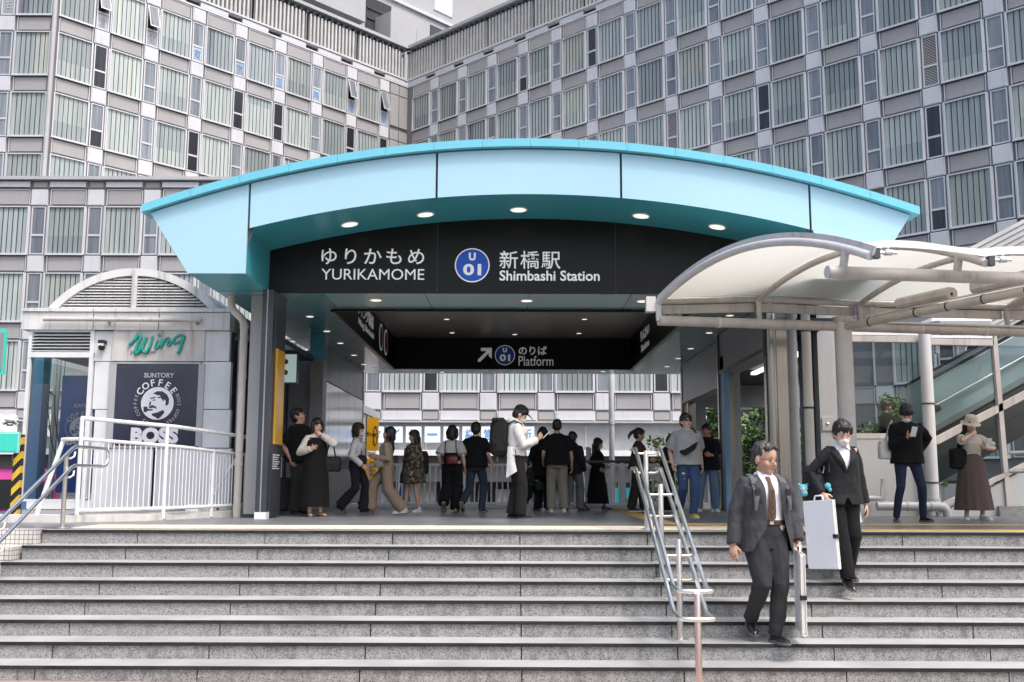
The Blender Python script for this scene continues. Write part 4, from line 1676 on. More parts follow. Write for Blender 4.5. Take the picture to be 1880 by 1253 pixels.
m.add([(x, YK + .1, z) for x, z in arc], [list(range(29))[::-1]], MT['gap'])
m.build('louver', dome)
m = MB()
a, b = P(88, 589), P(376, 591)
m.tube([(a.x, YK - .16, a.z), (b.x, YK - .16, b.z)], .036, MT['cream_tube'], 12)
for x in (206, 366):
    p = P(x, 592)
    m.box(p.x - .015, p.x + .015, YK - .16, YK - .06, p.z - .06, p.z, MT['grey_metal'])
m.build('pipe', ks)
m = MB()
p = P(191, 636)
m.box(p.x - .05, p.x + .05, YK - .14, YK, p.z + .02, p.z + .09, MT['black'])
m.ball((p.x, YK - .1, p.z - .02), (.055, .055, .07), MT['black'])
m.box(p.x - .045, p.x + .045, YK - .15, YK - .02, p.z - .01, p.z + .03, MT['white_paint'])
m.build('camera_dome', ks)
# banner with green script
m = MB()
a, b = P(209, 605), P(375, 664)
nx = 16
for k in range(nx):
    xa, xb = a.x + (b.x - a.x) * k / nx, a.x + (b.x - a.x) * (k + 1) / nx
    ya, yb = YK - .035 - .008 * sin(k * 1.9), YK - .035 - .008 * sin((k + 1) * 1.9)
    m.add([(xa, ya, b.z), (xb, yb, b.z), (xb, yb, a.z), (xa, ya, a.z)], [(0, 1, 2, 3)], MT['banner'], True)
m.box(a.x, b.x, YK - .02, YK - .002, b.z, a.z, MT['banner'])
bn = m.build('banner', ks)
# the script word, drawn as brush strokes
m = MB()


def stroke(pts, r):
    q = []
    for i in range(len(pts) - 1):
        p0, p1, p2, p3 = pts[max(i - 1, 0)], pts[i], pts[i + 1], pts[min(i + 2, len(pts) - 1)]
        for t in (0, .25, .5, .75):
            t2, t3 = t * t, t * t * t
            q.append(tuple(.5 * (2 * p1[j] + (-p0[j] + p2[j]) * t + (2 * p0[j] - 5 * p1[j] + 4 * p2[j] - p3[j]) * t2 + (-p0[j] + 3 * p1[j] - 3 * p2[j] + p3[j]) * t3) for j in (0, 1)))
    q.append(pts[-1])
    w = [P(x, y) for x, y in q]
    m.tube([(p.x, YK - .056, p.z) for p in w], r, MT['green_script'], 8, flat=(1, 1))


S_ = 3.917
cv = lambda L_: [(x / S_, 480 + y / S_) for x, y in L_]
stroke(cv([(938, 605), (960, 585), (985, 560), (1000, 535), (1020, 550), (1000, 600), (985, 640), (985, 668), (1010, 650), (1040, 600), (1060, 550)]), .030)
stroke(cv([(1060, 550), (1040, 610), (1035, 645), (1055, 660), (1080, 630), (1100, 580), (1105, 545)]), .026)
stroke(cv([(1145, 570), (1130, 600), (1125, 628), (1140, 625), (1160, 600), (1175, 565), (1170, 600), (1165, 622), (1185, 580), (1210, 555), (1222, 565), (1212, 600), (1222, 612)]), .021)
stroke(cv([(1222, 612), (1262, 560), (1300, 535), (1330, 545), (1310, 575), (1270, 595), (1258, 590), (1265, 560)]), .020)
stroke(cv([(1332, 540), (1315, 600), (1295, 650), (1285, 668)]), .028)
p = P(1153 / S_, 480 + 535 / S_)
m.ball((p.x, YK - .056, p.z), (.03, .015, .03), MT['green_script'])
m.build('script_lettering', bn)
lettering('SHIMBASHI', MT['gap'], bn, (P(1170 / S_, 0).x, YK - .055, P(300, 480 + 657 / S_).z), (1, 0, 0), (0, 0, 1), w=.42, h=.045, spacing=1.4, bold=.02)


# posters
def poster(parent, box_px, D, back, ring, text, faint=False, clip=None):
    """Coffee poster: brand word, round emblem of a moustached pipe smoker, arched lettering, big name below."""
    pa, pb_ = at(box_px[0], box_px[1], D), at(box_px[2], box_px[3], D)
    m = MB()
    m.box(pa.x, pb_.x, D - .02, D, pb_.z, pa.z, back)
    o = m.build('poster', parent)
    return o, pa, pb_


def poster_art(o, D, cx, cy, r, ring, dim, fill, sx=1.0, xmax=None):
    """cx, cy, r in photo pixels."""
    def q(dx, dy, dd=0.0):
        p = at(cx + dx * r, cy - dy * r, D)
        return (p.x, D - dd, p.z)
    U = (at(cx + r, cy, D).x - at(cx, cy, D).x)
    m = MB()
    c = q(0, 0)
    m.disc((c[0], D - .003, c[2]), (0, -1, 0), U, ring, 40, .003)
    e = m.build('emblem', o)
    m = MB()

    def poly(pts, dd=.010):
        m.prism([q(a, b, dd - .004) for a, b in pts], (0, -.003, 0), fill)
    poly([(-.25, .62), (.0, .74), (.3, .74), (.58, .56), (.72, .3), (.70, .0), (.60, -.14), (.50, -.12), (.52, .12), (.42, .26), (.36, .12), (.30, .22), (.18, .48), (-.05, .52)][::-1])
    poly([(-.42, .34), (-.12, .40), (-.10, .34), (-.40, .26)][::-1])
    poly([(.02, .40), (.26, .40), (.26, .33), (.02, .33)][::-1])
    poly([(-.28, .22), (-.12, .24), (-.12, .17), (-.28, .16)][::-1])
    poly([(-.46, .10), (-.38, .12), (-.40, -.10), (-.52, -.16)][::-1])
    poly([(-.52, -.20), (-.30, -.10), (-.08, -.20), (-.04, -.34), (-.22, -.26), (-.50, -.30)][::-1])
    poly([(-.84, -.20), (-.62, -.20), (-.58, -.34), (-.28, -.36), (-.28, -.43), (-.60, -.46), (-.70, -.56), (-.84, -.50)][::-1])
    poly([(-.30, -.62), (.0, -.56), (.36, -.40), (.44, -.56), (.20, -.84), (.05, -.96), (-.10, -.86), (-.35, -.72)][::-1])
    m.build('portrait', e)

    def arch(word, a0, a1, rad, size, mat, flip=False):
        n = len(word)
        for i, ch in enumerate(word):
            if ch == ' ':
                continue
            a = radians(a0 + (a1 - a0) * i / (n - 1))
            px, py = cx + rad * r * cos(a), cy - rad * r * sin(a)
            if xmax and px > xmax:
                continue
            p = at(px, py, D)
            out = Vector((cos(a), 0, sin(a)))
            if flip:
                out = -out
            rt = Vector((out.z, 0, -out.x))
            lettering(ch, mat, o, (p.x, D - .008, p.z), rt, out, h=size * U, bold=.02 if size > .3 else 0, thick=.004)
    arch('COFFEE', 145, 38, 1.28, .42, ring)
    arch('BOSS COFFEE', 262, 160, 1.34, .20, dim)
    arch('BOSS COFFEE', 22, -62, 1.34, .20, dim)
    return U


fr = MB()
for (xa, xb, ya, yb) in ((203, 370, 665, 669), (203, 207, 669, 823), (366, 370, 669, 823), (207, 366, 819, 823)):
    a, b = P(xa, ya), P(xb, yb)
    fr.box(a.x, b.x, YK - .03, YK + .05, b.z, a.z, MT['grey_pale'])
fr.build('poster_frame', ks)
o, pa, pb2 = poster(ks, (207, 669, 366, 819), YK - .004, MT['poster_grey'], None, None)
DP = YK - .026
poster_art(o, DP, 289, 741, 30, MT['poster_white'], MT['poster_print_dim'], MT['poster_grey'])


def ptext(o, s, x0, x1, y0, y1, D, mat, **kw):
    a, b = at(x0, y0, D), at(x1, y1, D)
    lettering(s, mat, o, ((a.x + b.x) / 2, D - .006, (a.z + b.z) / 2), (1, 0, 0), (0, 0, 1), w=b.x - a.x, h=a.z - b.z, thick=.004, **kw)


ptext(o, 'SUNTORY', 265, 320, 685, 694, DP, MT['poster_print_dim'], bold=.03)
ptext(o, 'BOSS', 241, 327, 785, 815, DP, MT['poster_white'], bold=.06)
# second poster, standing inside the glazed bay
DQ = 17.5
o, pa, pb2 = poster(ks, (116, 690, 176, 905), DQ + .02, MT['navy'], None, None)
poster_art(o, DQ - .004, 148, 786, 20, MT['poster_print_dim'], MT['poster_print_dim'], MT['navy'], xmax=172)
ptext(o, 'SUNTORY', 136, 171, 742, 749, DQ - .004, MT['poster_print_dim'], bold=.03)
ptext(o, 'BOSS', 122, 172, 801, 818, DQ - .004, MT['poster_print_dim'], bold=.06)

# ------------------------------------------------------------------ white ramp railing in front of the kiosk
o = thing('ramp_railing', 'white tube railing with many thin balusters before the kiosk', 'railing', (0, 0, 0))
rp = [Vector((-5.98, 14.05, 0)), Vector((-4.95, 15.0, 0)), Vector((-4.45, 16.2, 0)), Vector((-4.30, 16.55, 0))]


def ramp_pt(t):
    L_ = [(b - a).length for a, b in zip(rp, rp[1:])]
    s = t * sum(L_)
    for (a, b), l in zip(zip(rp, rp[1:]), L_):
        if s <= l + 1e-6:
            return a + (b - a) * (s / l)
        s -= l
    return rp[-1].copy()


tz, mz, bz = (1.43, 1.27), (1.14, .98), (.16, .18)
lz = lambda p, t: p[0] + (p[1] - p[0]) * t
m = MB()
ts = [i / 16 for i in range(17)]
m.tube([ramp_pt(t) + Vector((0, 0, lz(tz, t))) for t in ts] + [ramp_pt(1) + Vector((.02, .05, tz[1] - .06)), ramp_pt(1) + Vector((.02, .05, mz[1]))], .030, MT['white_paint'], 10, round_ends=True)
m.tube([Vector((-6.35, 14.3, 1.14))] + [ramp_pt(t) + Vector((0, 0, lz(mz, t))) for t in ts], .027, MT['white_paint'], 10)
m.tube([ramp_pt(t) + Vector((0, 0, lz(bz, t))) for t in ts], .028, MT['white_paint'], 10)
m.build('rail', o)
pm = MB()
pm.tube([(0, 0, 0), (0, 0, 1)], .030, MT['white_paint'], 10)
pm = pm.mesh('post')
for t in (0, .40, .72, .93):
    p = ramp_pt(t)
    z1 = lz(tz, t) if t in (0, .40) else lz(mz, t)
    link('post', pm, o, mat4=Matrix.Translation(p + Vector((0, 0, .02))) @ Matrix.Diagonal((1, 1, z1 - .02, 1)))
bm_ = MB()
bm_.tube([(0, 0, 0), (0, 0, 1)], .0095, MT['white_paint'], 6)
bm_ = bm_.mesh('baluster')
for k in range(1, 40):
    t = k / 40
    p = ramp_pt(t)
    link('baluster', bm_, o, mat4=Matrix.Translation(p + Vector((0, 0, lz(bz, t)))) @ Matrix.Diagonal((1, 1, lz(mz, t) - lz(bz, t), 1)))
m = MB()
m.tube([(-6.33, 14.3, 1.14), (-6.58, 14.15, .08)], .032, MT['white_paint'], 10)
m.build('brace', o)
m = MB()
m.tube([ramp_pt(.86) + Vector((.05, .3, 1.0)), ramp_pt(.86) + Vector((-.4, .2, .2))], .022, MT['white_paint'], 8)
m.build('brace', o)
m = MB()
m.tube([(-4.95, 16.0, .10), (-4.30, 16.9, .10)], .075, MT['pipe_white'], 12)
m.tube([(-4.75, 16.28, .10), (-4.72, 16.32, .10)], .08, MT['gap'], 12)
m.box(-5.05, -4.85, 15.8, 16.05, .08, .2, MT['white_paint'])
o2 = m.build('drain_pipe')
tag(o2, 'white drain pipe lying on the kerb at the foot of the downspout', 'pipe')

# ------------------------------------------------------------------ stainless handrails
def handrail_left():
    o = thing('handrail', 'stainless double handrail with a looped end at the left edge of the stairs', 'handrail', (0, 0, 0))
    X = -5.36
    k = .158 / .345
    top = Vector((X, 12.42, .985))
    low = Vector((X, 12.42, .755))
    m = MB()
    e = 3.4
    dn = lambda p, s: p + Vector((0, -s, -s * k * 1.06))
    loop = []
    for i in range(9):
        a = pi / 2 - pi * i / 8
        loop.append(Vector((X, 13.35 + .115 * cos(a), .87 + .115 * sin(a))))
    m.tube([dn(top, e), dn(top, .05), top + Vector((0, .05, 0))] + loop + [low + Vector((0, .05, 0)), dn(low, .05), dn(low, e)], .022, MT['steel'], 14)
    m.build('rail', o)
    for y, zb_ in ((12.34, 0), (10.72, -4 * RISE), (9.5, -8 * RISE)):
        m = MB()
        zt_ = top.z - max(0, 12.42 - y) * k * 1.06 - .06
        px_ = X - .055
        m.tube([(px_, y, zb_), (px_, y, zt_)], .027, MT['steel_rose'], 12)
        m.tube([(px_, y, zb_ + .002), (px_, y, zb_ + .014)], .07, MT['steel'], 16)
        for dz in (0, -.23):
            z = zt_ + .005 + dz
            m.tube([(px_, y, z - .05), (px_ + .03, y + .05, z - .05), (px_ + .055, y + .09, z - .03), (X, y + .11, z + .03)], .013, MT['steel'], 8)
        m.build('post', o)
    return o


handrail_left()
o = thing('handrail', 'stainless double-sided handrail on centre posts down the middle of the stairs', 'handrail', (0, 0, 0))
k_ = .497
for name, ht in (('upper_rail', 0.0), ('lower_rail', -.235)):
    m = MB()
    ZT = .975 + ht
    yt, yb_ = 12.25, 9.55
    zb_ = ZT - (yt - yb_) * k_
    xl_, xr_2 = 1.50, 1.80
    y2 = yb_ - .30 - (.06 if ht else 0)
    loop = [Vector((1.65 + .15 * cos(a), y2 + .06 * sin(a), zb_ - .015)) for a in [pi + pi * i / 10 for i in range(11)]]
    pts = [(xl_, yt + .42, ZT), (xl_, yt + .03, ZT), (xl_, yt - .03, ZT - .02), (xl_, yb_ + .03, zb_ + .02), (xl_, yb_ - .03, zb_ - .01)] + loop + [(xr_2, yb_ - .03, zb_ - .01), (xr_2, yb_ + .03, zb_ + .02), (xr_2, yt - .03, ZT - .02), (xr_2, yt + .03, ZT), (xr_2, yt + .42, ZT)]
    m.tube(pts, .0215, MT['steel'], 14, round_ends=False)
    m.build(name, o)
for y, zb_, zt_ in ((12.46, 0, .955), (11.28, -.158 * 3, .555), (10.12, -.158 * 6, .02), (9.16, gz(1.6, 9.2), -.40)):
    m = MB()
    m.tube([(1.65, y, zb_), (1.65, y, zt_ - .01), (1.65, y, zt_)], [.030, .030, .026], MT['steel_paving_tint' if y < 9.5 else 'steel_rose'], 14)
    m.tube([(1.65, y, zb_ + .002), (1.65, y, zb_ + .016)], .085, MT['steel'], 20)
    rl = .975 - max(0, 12.25 - y) * k_
    if y > 9.5:
        for ht in (0, -.235):
            z = rl + ht - .055
            m.tube([(1.50, y + .03, z + .045), (1.515, y, z + .008), (1.55, y, z), (1.75, y, z), (1.785, y, z + .008), (1.80, y + .03, z + .045)], .015, MT['steel_rose'], 8)
    m.build('post', o)
o = thing('handrail', 'short pair of stainless rail ends at the right edge of the deck', 'handrail', (0, 0, 0))
m = MB()
for py in (832, 866):
    a = at(1855, py, 13.2)
    m.tube([(a.x, 13.2, a.z), (a.x + .5, 12.9, a.z + .02), (a.x + 1.2, 12.2, a.z - .1)], .024, MT['steel_rose'], 12, round_ends=True)
m.build('rail', o)
m = MB()
m.tube([(a.x + .6, 12.8, 0), (a.x + .6, 12.8, .9)], .028, MT['steel_rose'], 12)
m.build('post', o)

# ------------------------------------------------------------------ membrane walkway roof on tubes, at the right
cv_ = thing('walkway_canopy', 'white membrane walkway roof on weathered tube frames, right of the station roof', 'canopy', (0, 0, 0))
FT0, FT1 = at(1210, 589, 14.5), at(1900, 611, 15.7)                # far tube
NT0, NT1 = at(1520, 500, 10.6), at(1900, 513, 11.0)                # near tube
dF = (FT1 - FT0).normalized()
dN = (NT1 - NT0).normalized()
m = MB()
m.tube([FT0, FT0 + dF * 8.5], .074, MT['cream_tube'], 18)
m.disc(FT0 - dF * .006, -dF, .075, MT['cream_light'], 18, .004)
for s in (.9, 4.2, 5.3):
    m.tube([FT0 + dF * s, FT0 + dF * (s + .04)], .081, MT['pipe_white'], 18)
m.tube([FT0 + dF * 3.6 + Vector((0, -.07, .07)), FT0 + dF * 8.5 + Vector((0, -.07, .08))], .018, MT['pipe_white'], 8)
m.build('far_tube', cv_)
m = MB()
m.tube([NT0, NT0 + dN * 6], .070, MT['cream_tube'], 18)
m.disc(NT0 - dN * .006, -dN, .071, MT['cream_light'], 18, .004)
m.build('near_tube', cv_)
# ribs
FR = [at(1209, 556, 14.5), at(1392, 552, 14.82), at(1577, 560, 15.15), at(1848, 566, 15.6), at(2080, 575, 16.0)]
NRr = [at(1545, 455, 10.62), at(1752, 467, 10.87), at(2000, 478, 11.15), at(2290, 485, 11.5), at(2600, 490, 11.9)]
TIPS = []


def rib_curve(a, b, over=.75, n=20):
    """Arch from the far stub over the near stub, running on past it to a free end."""
    d = b - a
    pts = []
    for i in range(n + 1):
        t = i / n * (1 + over * .28)
        z = a.z + (b.z - a.z) * t + 1.20 * (1 - ((t - .52) / .52) ** 2) * (1 if t <= .52 else 1.0)
        pts.append(Vector((a.x + d.x * t, a.y + d.y * t, z)))
    return pts


def solve_rib(a, b, rise, over):
    d = b - a
    pts = []
    for i in range(25):
        t = i / 24 * (1 + over)
        # parabola through (0, 0), (1, 0) relative to the chord
        pts.append(a + d * t + Vector((0, 0, rise * 4 * t * (1 - t))))
    return pts


RIB = [solve_rib(a, b, .365, .11) for a, b in zip(FR, NRr)]
for k, pts in enumerate(RIB):
    m = MB()
    if k == 0:
        m.tube(pts, .048, MT['cream_light'], 12)
        for (p, q) in zip(pts, pts[1:]):                           # flat pale rim on the end arch
            d = (q - p).normalized()
            up = Vector((0, 0, 1))
            sd = d.cross(up).normalized()
            nn = sd.cross(d).normalized()
            m.obox(p - sd * .03 + nn * .01, q - p + d * .02, sd * .06 * -1 + sd * .09, nn * .10, MT['cream_light'])
    else:
        m.tube(pts, .043, MT['cream_tube'], 12)
    m.build('rib', cv_)
    m = MB()
    m.tube([(FT0 + dF * ((pts[0].x - FT0.x) / dF.x)), pts[0]], .042, MT['cream_light'] if k == 0 else MT['cream_tube'], 10)
    m.build('stub', cv_)
    m = MB()
    i = min(range(len(pts)), key=lambda j: (pts[j] - NRr[k]).length)
    nb2 = NT0 + dN * ((NRr[k].x - NT0.x) / dN.x)
    m.tube([nb2, pts[i]], .045, MT['cream_light'] if k == 0 else MT['cream_tube'], 10)
    m.build('stub', cv_)
# gutter and rail along the far foot of the membrane
m = MB()
ga = [p[0] + Vector((-.02, .05, .03)) for p in RIB]
m.tube(ga, .05, MT['cream_tube'], 10)
for a, b in zip(ga, ga[1:]):
    m.obox(a + Vector((.02, .02, -.19)), b - a - Vector((.04, 0, 0)), (0, .05, 0), (0, 0, .13), MT['cream_tube'])
e = ga[0]
m.box(e.x - .16, e.x - .02, e.y - .06, e.y + .1, e.z - .16, e.z + .06, MT['cream_light'])
m.build('gutter', cv_)
# membrane stretched over the ribs, sagging slightly between them, scalloped near edge
m = MB()
NI, NJ = 24, 12
for k in range(len(RIB) - 1):
    A, B = RIB[k], RIB[k + 1]
    grid = []
    for i in range(NI + 1):
        row = []
        for j in range(NJ + 1):
            u = j / NJ
            sc = 1 - .05 * (4 * u * (1 - u)) * 1.0                # scallop of the near edge
            t = i / NI * sc * 24
            i0 = min(int(t), 23)
            f = t - i0
            p = A[i0].lerp(A[i0 + 1], f).lerp(B[i0].lerp(B[i0 + 1], f), u)
            p = p + Vector((0, 0, .075 - .10 * 4 * u * (1 - u) * sin(pi * min(1, i / NI))))
            row.append(p)
        grid.append(row)
    vs = [p for r in grid for p in r]
    n = NJ + 1
    m.add(vs, [(i * n + j, i * n + j + 1, (i + 1) * n + j + 1, (i + 1) * n + j) for i in range(NI) for j in range(NJ)], MT['membrane'], True)
m.build('membrane', cv_)
# turnbuckle clamps where the membrane edge meets the rib ends
for k in (0, 1):
    m = MB()
    e = RIB[k][-1]
    f = RIB[k + 1][-1]
    d = (f - e).normalized()
    m.obox(e + Vector((.03, -.02, -.02)), d * .07, (0, .08, 0), (0, 0, .10), MT['gap'])
    m.tube([e + d * .08 + Vector((0, 0, .04)), e + d * .30 + Vector((0, 0, .05))], .018, MT['steel'], 8)
    m.tube([e + d * .16 + Vector((0, 0, .045)), e + d * .24 + Vector((0, 0, .05))], .032, MT['cream_light'], 10)
    m.ball(e + d * .20 + Vector((0, 0, .10)), .016, MT['steel'])
    m.ball(e + d * .12 + Vector((0, 0, .09)), .013, MT['steel'])
    m.build('clamp', cv_)
# column, brace tube with lamp housings
fp = at(1590, 957, 14.35)
colx = at(1582, 760, 14.35).x
m = MB()
zt_ = (FT0 + dF * ((colx - FT0.x) / dF.x)).z
yc = (FT0 + dF * ((colx - FT0.x) / dF.x)).y
m.tube([(colx + .02, yc, 0), (colx + .02, yc, .25), (colx + .02, yc, zt_ + .06)], [.135, .128, .128], MT['cream_light'], 22)
m.tube([(colx + .02, yc, zt_ + .06), (colx + .02, yc, zt_ + .14)], .15, MT['cream_tube'], 22)
m.tube([(colx + .02, yc, 0), (colx + .02, yc, .28)], [.19, .14], MT['steel'], 22)
m.build('column', cv_)
m = MB()
pa = Vector((colx, yc, zt_ - .02))
pb2 = at(1885, 534, 12.2)
db = (pb2 - pa)
m.tube([pa, pa + db * 1.6], .060, MT['cream_tube'], 16)
for t in (.18, .45, .62, .80, 1.0):
    m.tube([pa + db * t, pa + db * (t + .008)], .065, MT['gap'], 16)
m.tube([pa + db * .15 + Vector((0, -.05, .085)), pa + db * 1.6 + Vector((0, -.05, .085))], .014, MT['pipe_white'], 8)
m.build('brace_tube', cv_)
dbn = db.normalized()
sdn = dbn.cross(Vector((0, 0, 1))).normalized()
for t0, t1 in ((.36, .64), (.76, 1.06)):
    m = MB()
    o_ = pa + db * t0 + Vector((0, 0, .10)) - sdn * .02
    L_ = (db * (t1 - t0))
    prof = [(-.07, 0), (.07, 0), (.11, .04), (.11, .11), (.06, .15), (-.06, .15), (-.11, .11), (-.11, .04)]
    m.prism([o_ + sdn * a + Vector((0, 0, b)) for a, b in prof], L_, MT['cream_tube'])
    m.ball(o_ + L_ + Vector((0, 0, .06)), .022, MT['black'])
    m.build('lamp_housing', cv_)
m = MB()
pa2 = at(1848, 600, 15.6)
m.tube([RIB[3][0] + Vector((0, 0, -.02)), RIB[3][0] + Vector((0, 0, -.02)) + Vector((.9, -1.1, .35))], .05, MT['cream_tube'], 12)
m.build('stay', cv_)

# ------------------------------------------------------------------ glazed escalator hall at the right
YE = 17.6
es = thing('escalator_hall', 'glass-walled escalator hall with beige frames behind the two phone users', 'escalator hall', (0, 0, 0))
E_ = lambda x, y, D=YE: at(x, y, D)
m = MB()
m.box(E_(1492, 700).x, E_(1551, 700).x, YE - .35, YE + .3, 0, 3.9, MT['grey_pale'])
m.box(E_(1476, 700).x, E_(1491, 700).x, YE - .1, YE + .3, 0, 3.7, MT['dark_metal'])
a, b = E_(1551, 796), E_(1716, 955)
m.box(a.x, b.x, YE - .05, YE + .15, 0, a.z, MT['grey_pale'])
m.box(E_(1720, 900).x, E_(1940, 900).x, YE + .0, YE + .1, -.02, .06, MT['grey_metal'])
p0, p1 = E_(1830, 955), E_(1900, 850)
m.prism([(E_(1725, 955).x, YE - .02, 0), (E_(1960, 955).x, YE - .02, 0), (E_(1960, 820).x, YE - .02, E_(1960, 820).z), (E_(1838, 885).x, YE - .02, E_(1838, 885).z), (E_(1732, 938).x, YE - .02, E_(1732, 940).z)], (0, .1, 0), MT['grey_pale'])
m.build('wall', es)
m = MB()
for k in range(6):
    m.box(E_(1830, 940).x + k * .62, E_(1830, 940).x + k * .62 + .6, YE - .10, YE - .03, 0, .17, MT['joint'] if k > 20 else MT['riser'])
m.build('plinth', es)
m = MB()
c = E_(1520, 779, YE - .36)
m.box(c.x - .10, c.x + .10, YE - .372, YE - .35, c.z - .11, c.z + .11, MT['steel_rose'])
m.ball((c.x - .01, YE - .38, c.z), .03, MT['steel'])
m.build('access_plate', es)
fm = MB()


def bar(x0, y0, x1, y1, w, mat=MT['cream_tube'], D=YE, dep=.12):
    a, b = E_(x0, y0, D), E_(x1, y1, D)
    d = (b - a).normalized()
    n = Vector((-d.z, 0, d.x)) * w
    fm.obox(a - n / 2 - Vector((0, dep / 2, 0)), b - a, (0, dep, 0), n, mat)


bar(1552, 590, 1560, 800, .075)
bar(1558, 801, 1716, 801, .09)
bar(1548, 622, 1690, 624, .11)
bar(1548, 613, 1690, 615, .05, MT['white_paint'])
bar(1707, 628, 1822, 630, .11)
bar(1707, 619, 1822, 620, .05, MT['white_paint'])
bar(1822, 600, 1850, 930, .08)
bar(1716, 811, 1990, 668, .12)
bar(1726, 930, 1990, 800, .07)
fm.build('frame', es)
m = MB()
m.tube([E_(1698, 610, YE - .12), E_(1698, 610, YE - .12) * 1], .1, MT['pipe_white']) if False else None
pa3, pb3 = E_(1697, 612, YE - .2), E_(1714, 930, YE - .2)
m.tube([(pb3.x, YE - .2, .1), (pb3.x - .0, YE - .2, pa3.z)], .10, MT['cream_light'], 16)
for z in (.55, 1.9):
    m.tube([(pb3.x, YE - .2, z), (pb3.x, YE - .2, z + .03)], .106, MT['gap'], 16)
m.tube([(pb3.x, YE - .2, .08), (pb3.x, YE - .2, .3)], .115, MT['grey_pale'], 16)
m.build('downspout', es)
m = MB()
q = [E_(1612, 938, YE - .35), E_(1735, 938, YE - .35)]
m.tube([(q[0].x, YE - .3, .17), (q[1].x - .08, YE - .3, .17), (q[1].x, YE - .3, .15), (q[1].x + .05, YE - .3, .10), (q[1].x + .06, YE - .3, .0)], .075, MT['grey_pale'], 14)
for x in (q[0].x + .5, q[0].x + .9):
    m.tube([(x, YE - .3, .17), (x + .04, YE - .3, .17)], .085, MT['grey_pale'], 14)
m.tube([(q[0].x - .2, YE - .3, .3), (q[0].x + .1, YE - .3, .3), (q[0].x + .14, YE - .3, .62)], .05, MT['grey_pale'], 12)
m.build('pipe', es)
m = MB()
for poly in ([(1560, 630), (1690, 630), (1714, 797), (1562, 797)], [(1707, 634), (1824, 636), (1840, 740), (1718, 805)], [(1830, 634), (1990, 640), (1990, 664), (1842, 738)], [(1720, 815), (1842, 752), (1852, 868), (1730, 926)], [(1844, 750), (1990, 674), (1990, 800), (1856, 866)]):
    v = [E_(x, y, YE + .03) for x, y in poly]
    m.add(v, [(0, 1, 2, 3)], MT['glass_teal'])
m.build('glass', es)
m = MB()                                                          # dark inside: slab, back wall
m.box(6.9, 13, YE + .2, YE + 1.0, 3.75, 3.9, MT['dark_inside'])
m.box(E_(1551, 700).x, 13, YE - .1, YE + 1.1, 3.901, 4.0, MT['grey_pale'])
m.build('interior', es)


def escalator(label, x0, x1, y, z0, slope, side):
    o = thing('escalator', label, 'escalator', (0, 0, 0))
    m = MB()
    L_ = Vector((x1 - x0, 0, (x1 - x0) * slope))
    A = Vector((x0, y, z0))
    up = Vector((0, 0, 1))
    m.obox(A - up * .55, L_, (0, 1.2, 0), up * .5, MT['dark_metal'])
    for s in (0, 1.15):
        m.obox(A + Vector((0, s, -.1)), L_, (0, .05, 0), up * .16, MT['grey_metal'])
    m.build('truss', o)
    for s in (0.01, 1.16):
        m = MB()
        m.obox(A + Vector((0, s, .06)), L_, (0, .03, 0), up * .82, MT['glass_frost'])
        b = m.build('balustrade', o)
        m = MB()
        m.obox(A + Vector((0, s - .03, .88)), L_, (0, .09, 0), up * .06, MT['black'])
        m.obox(A + Vector((0, s - .012, .86)), L_, (0, .05, 0), up * .02, MT['steel'])
        m.build('rubber_rail', b)
    m = MB()
    n = int((x1 - x0) / .4)
    for k in range(n):
        m.box(x0 + k * .4, x0 + k * .4 + .4, y + .08, y + 1.12, z0 + k * .4 * slope - .2, z0 + k * .4 * slope + .12, MT['dark_metal'])
    m.build('step', o)
    m = MB()
    q0 = A + Vector((.0, -.06, .42))
    m.tube([q0, q0 + L_], .022, MT['steel'], 8)
    m.ball(q0 + Vector((.05, 0, -.03)), (.09, .04, .07), MT['black'])
    m.build('handrail', o)
    return o


e0 = E_(1724, 790, YE + .55)
escalator('nearer escalator with frosted side panels rising to the right behind the glass', e0.x - .1, 12.5, YE + .55, e0.z - .0, .54, 1)
e1 = E_(1590, 800, YE + 2.3)
escalator('farther dark escalator rising behind the nearer one in the glass hall', e1.x - .3, 12.5, YE + 2.4, e1.z - 1.3, .54, 1)
m = MB()                                                          # ribbed metal roof rising at far right
ra, rb = at(1778, 456, 24), at(1900, 392, 24)
d = (rb - ra)
for k in range(26):
    z = -k * .14
    m.obox((ra.x, 24 + .03 * k, ra.z + z), d * 2.4, (0, .06, 0), (0, 0, -.10), MT['fin'])
    m.obox((ra.x, 24.035 + .03 * k, ra.z + z - .10), d * 2.4, (0, .05, 0), (0, 0, -.04), MT['grey_metal'])
o = m.build('ribbed_roof')
tag(o, 'ribbed pale metal roof sloping up at the far right behind the membrane', 'roof')
m = MB()
a = at(1745, 592, 20.5)
m.loft([[(a.x + 1.0 * sx_ * k + .02, 20.5 + 1.2 * sy_ * k, a.z + dz) for sx_, sy_ in ((-.62, -.4), (-.5, -.5), (.5, -.5), (.62, -.4), (.62, .4), (.5, .5), (-.5, .5), (-.62, .4))] for k, dz in ((.95, -.16), (1, -.06), (.9, .03), (.6, .07))], MT['white_paint'], False)
m.box(a.x - .5, a.x - .42, 20.1, 20.2, a.z - .7, a.z - .1, MT['grey_pale'])
m.box(a.x + .42, a.x + .5, 20.1, 20.2, a.z - .7, a.z - .1, MT['grey_pale'])
o = m.build('roof_unit')
tag(o, 'low white equipment cover glimpsed between the canopy tubes at the right', 'equipment cover')

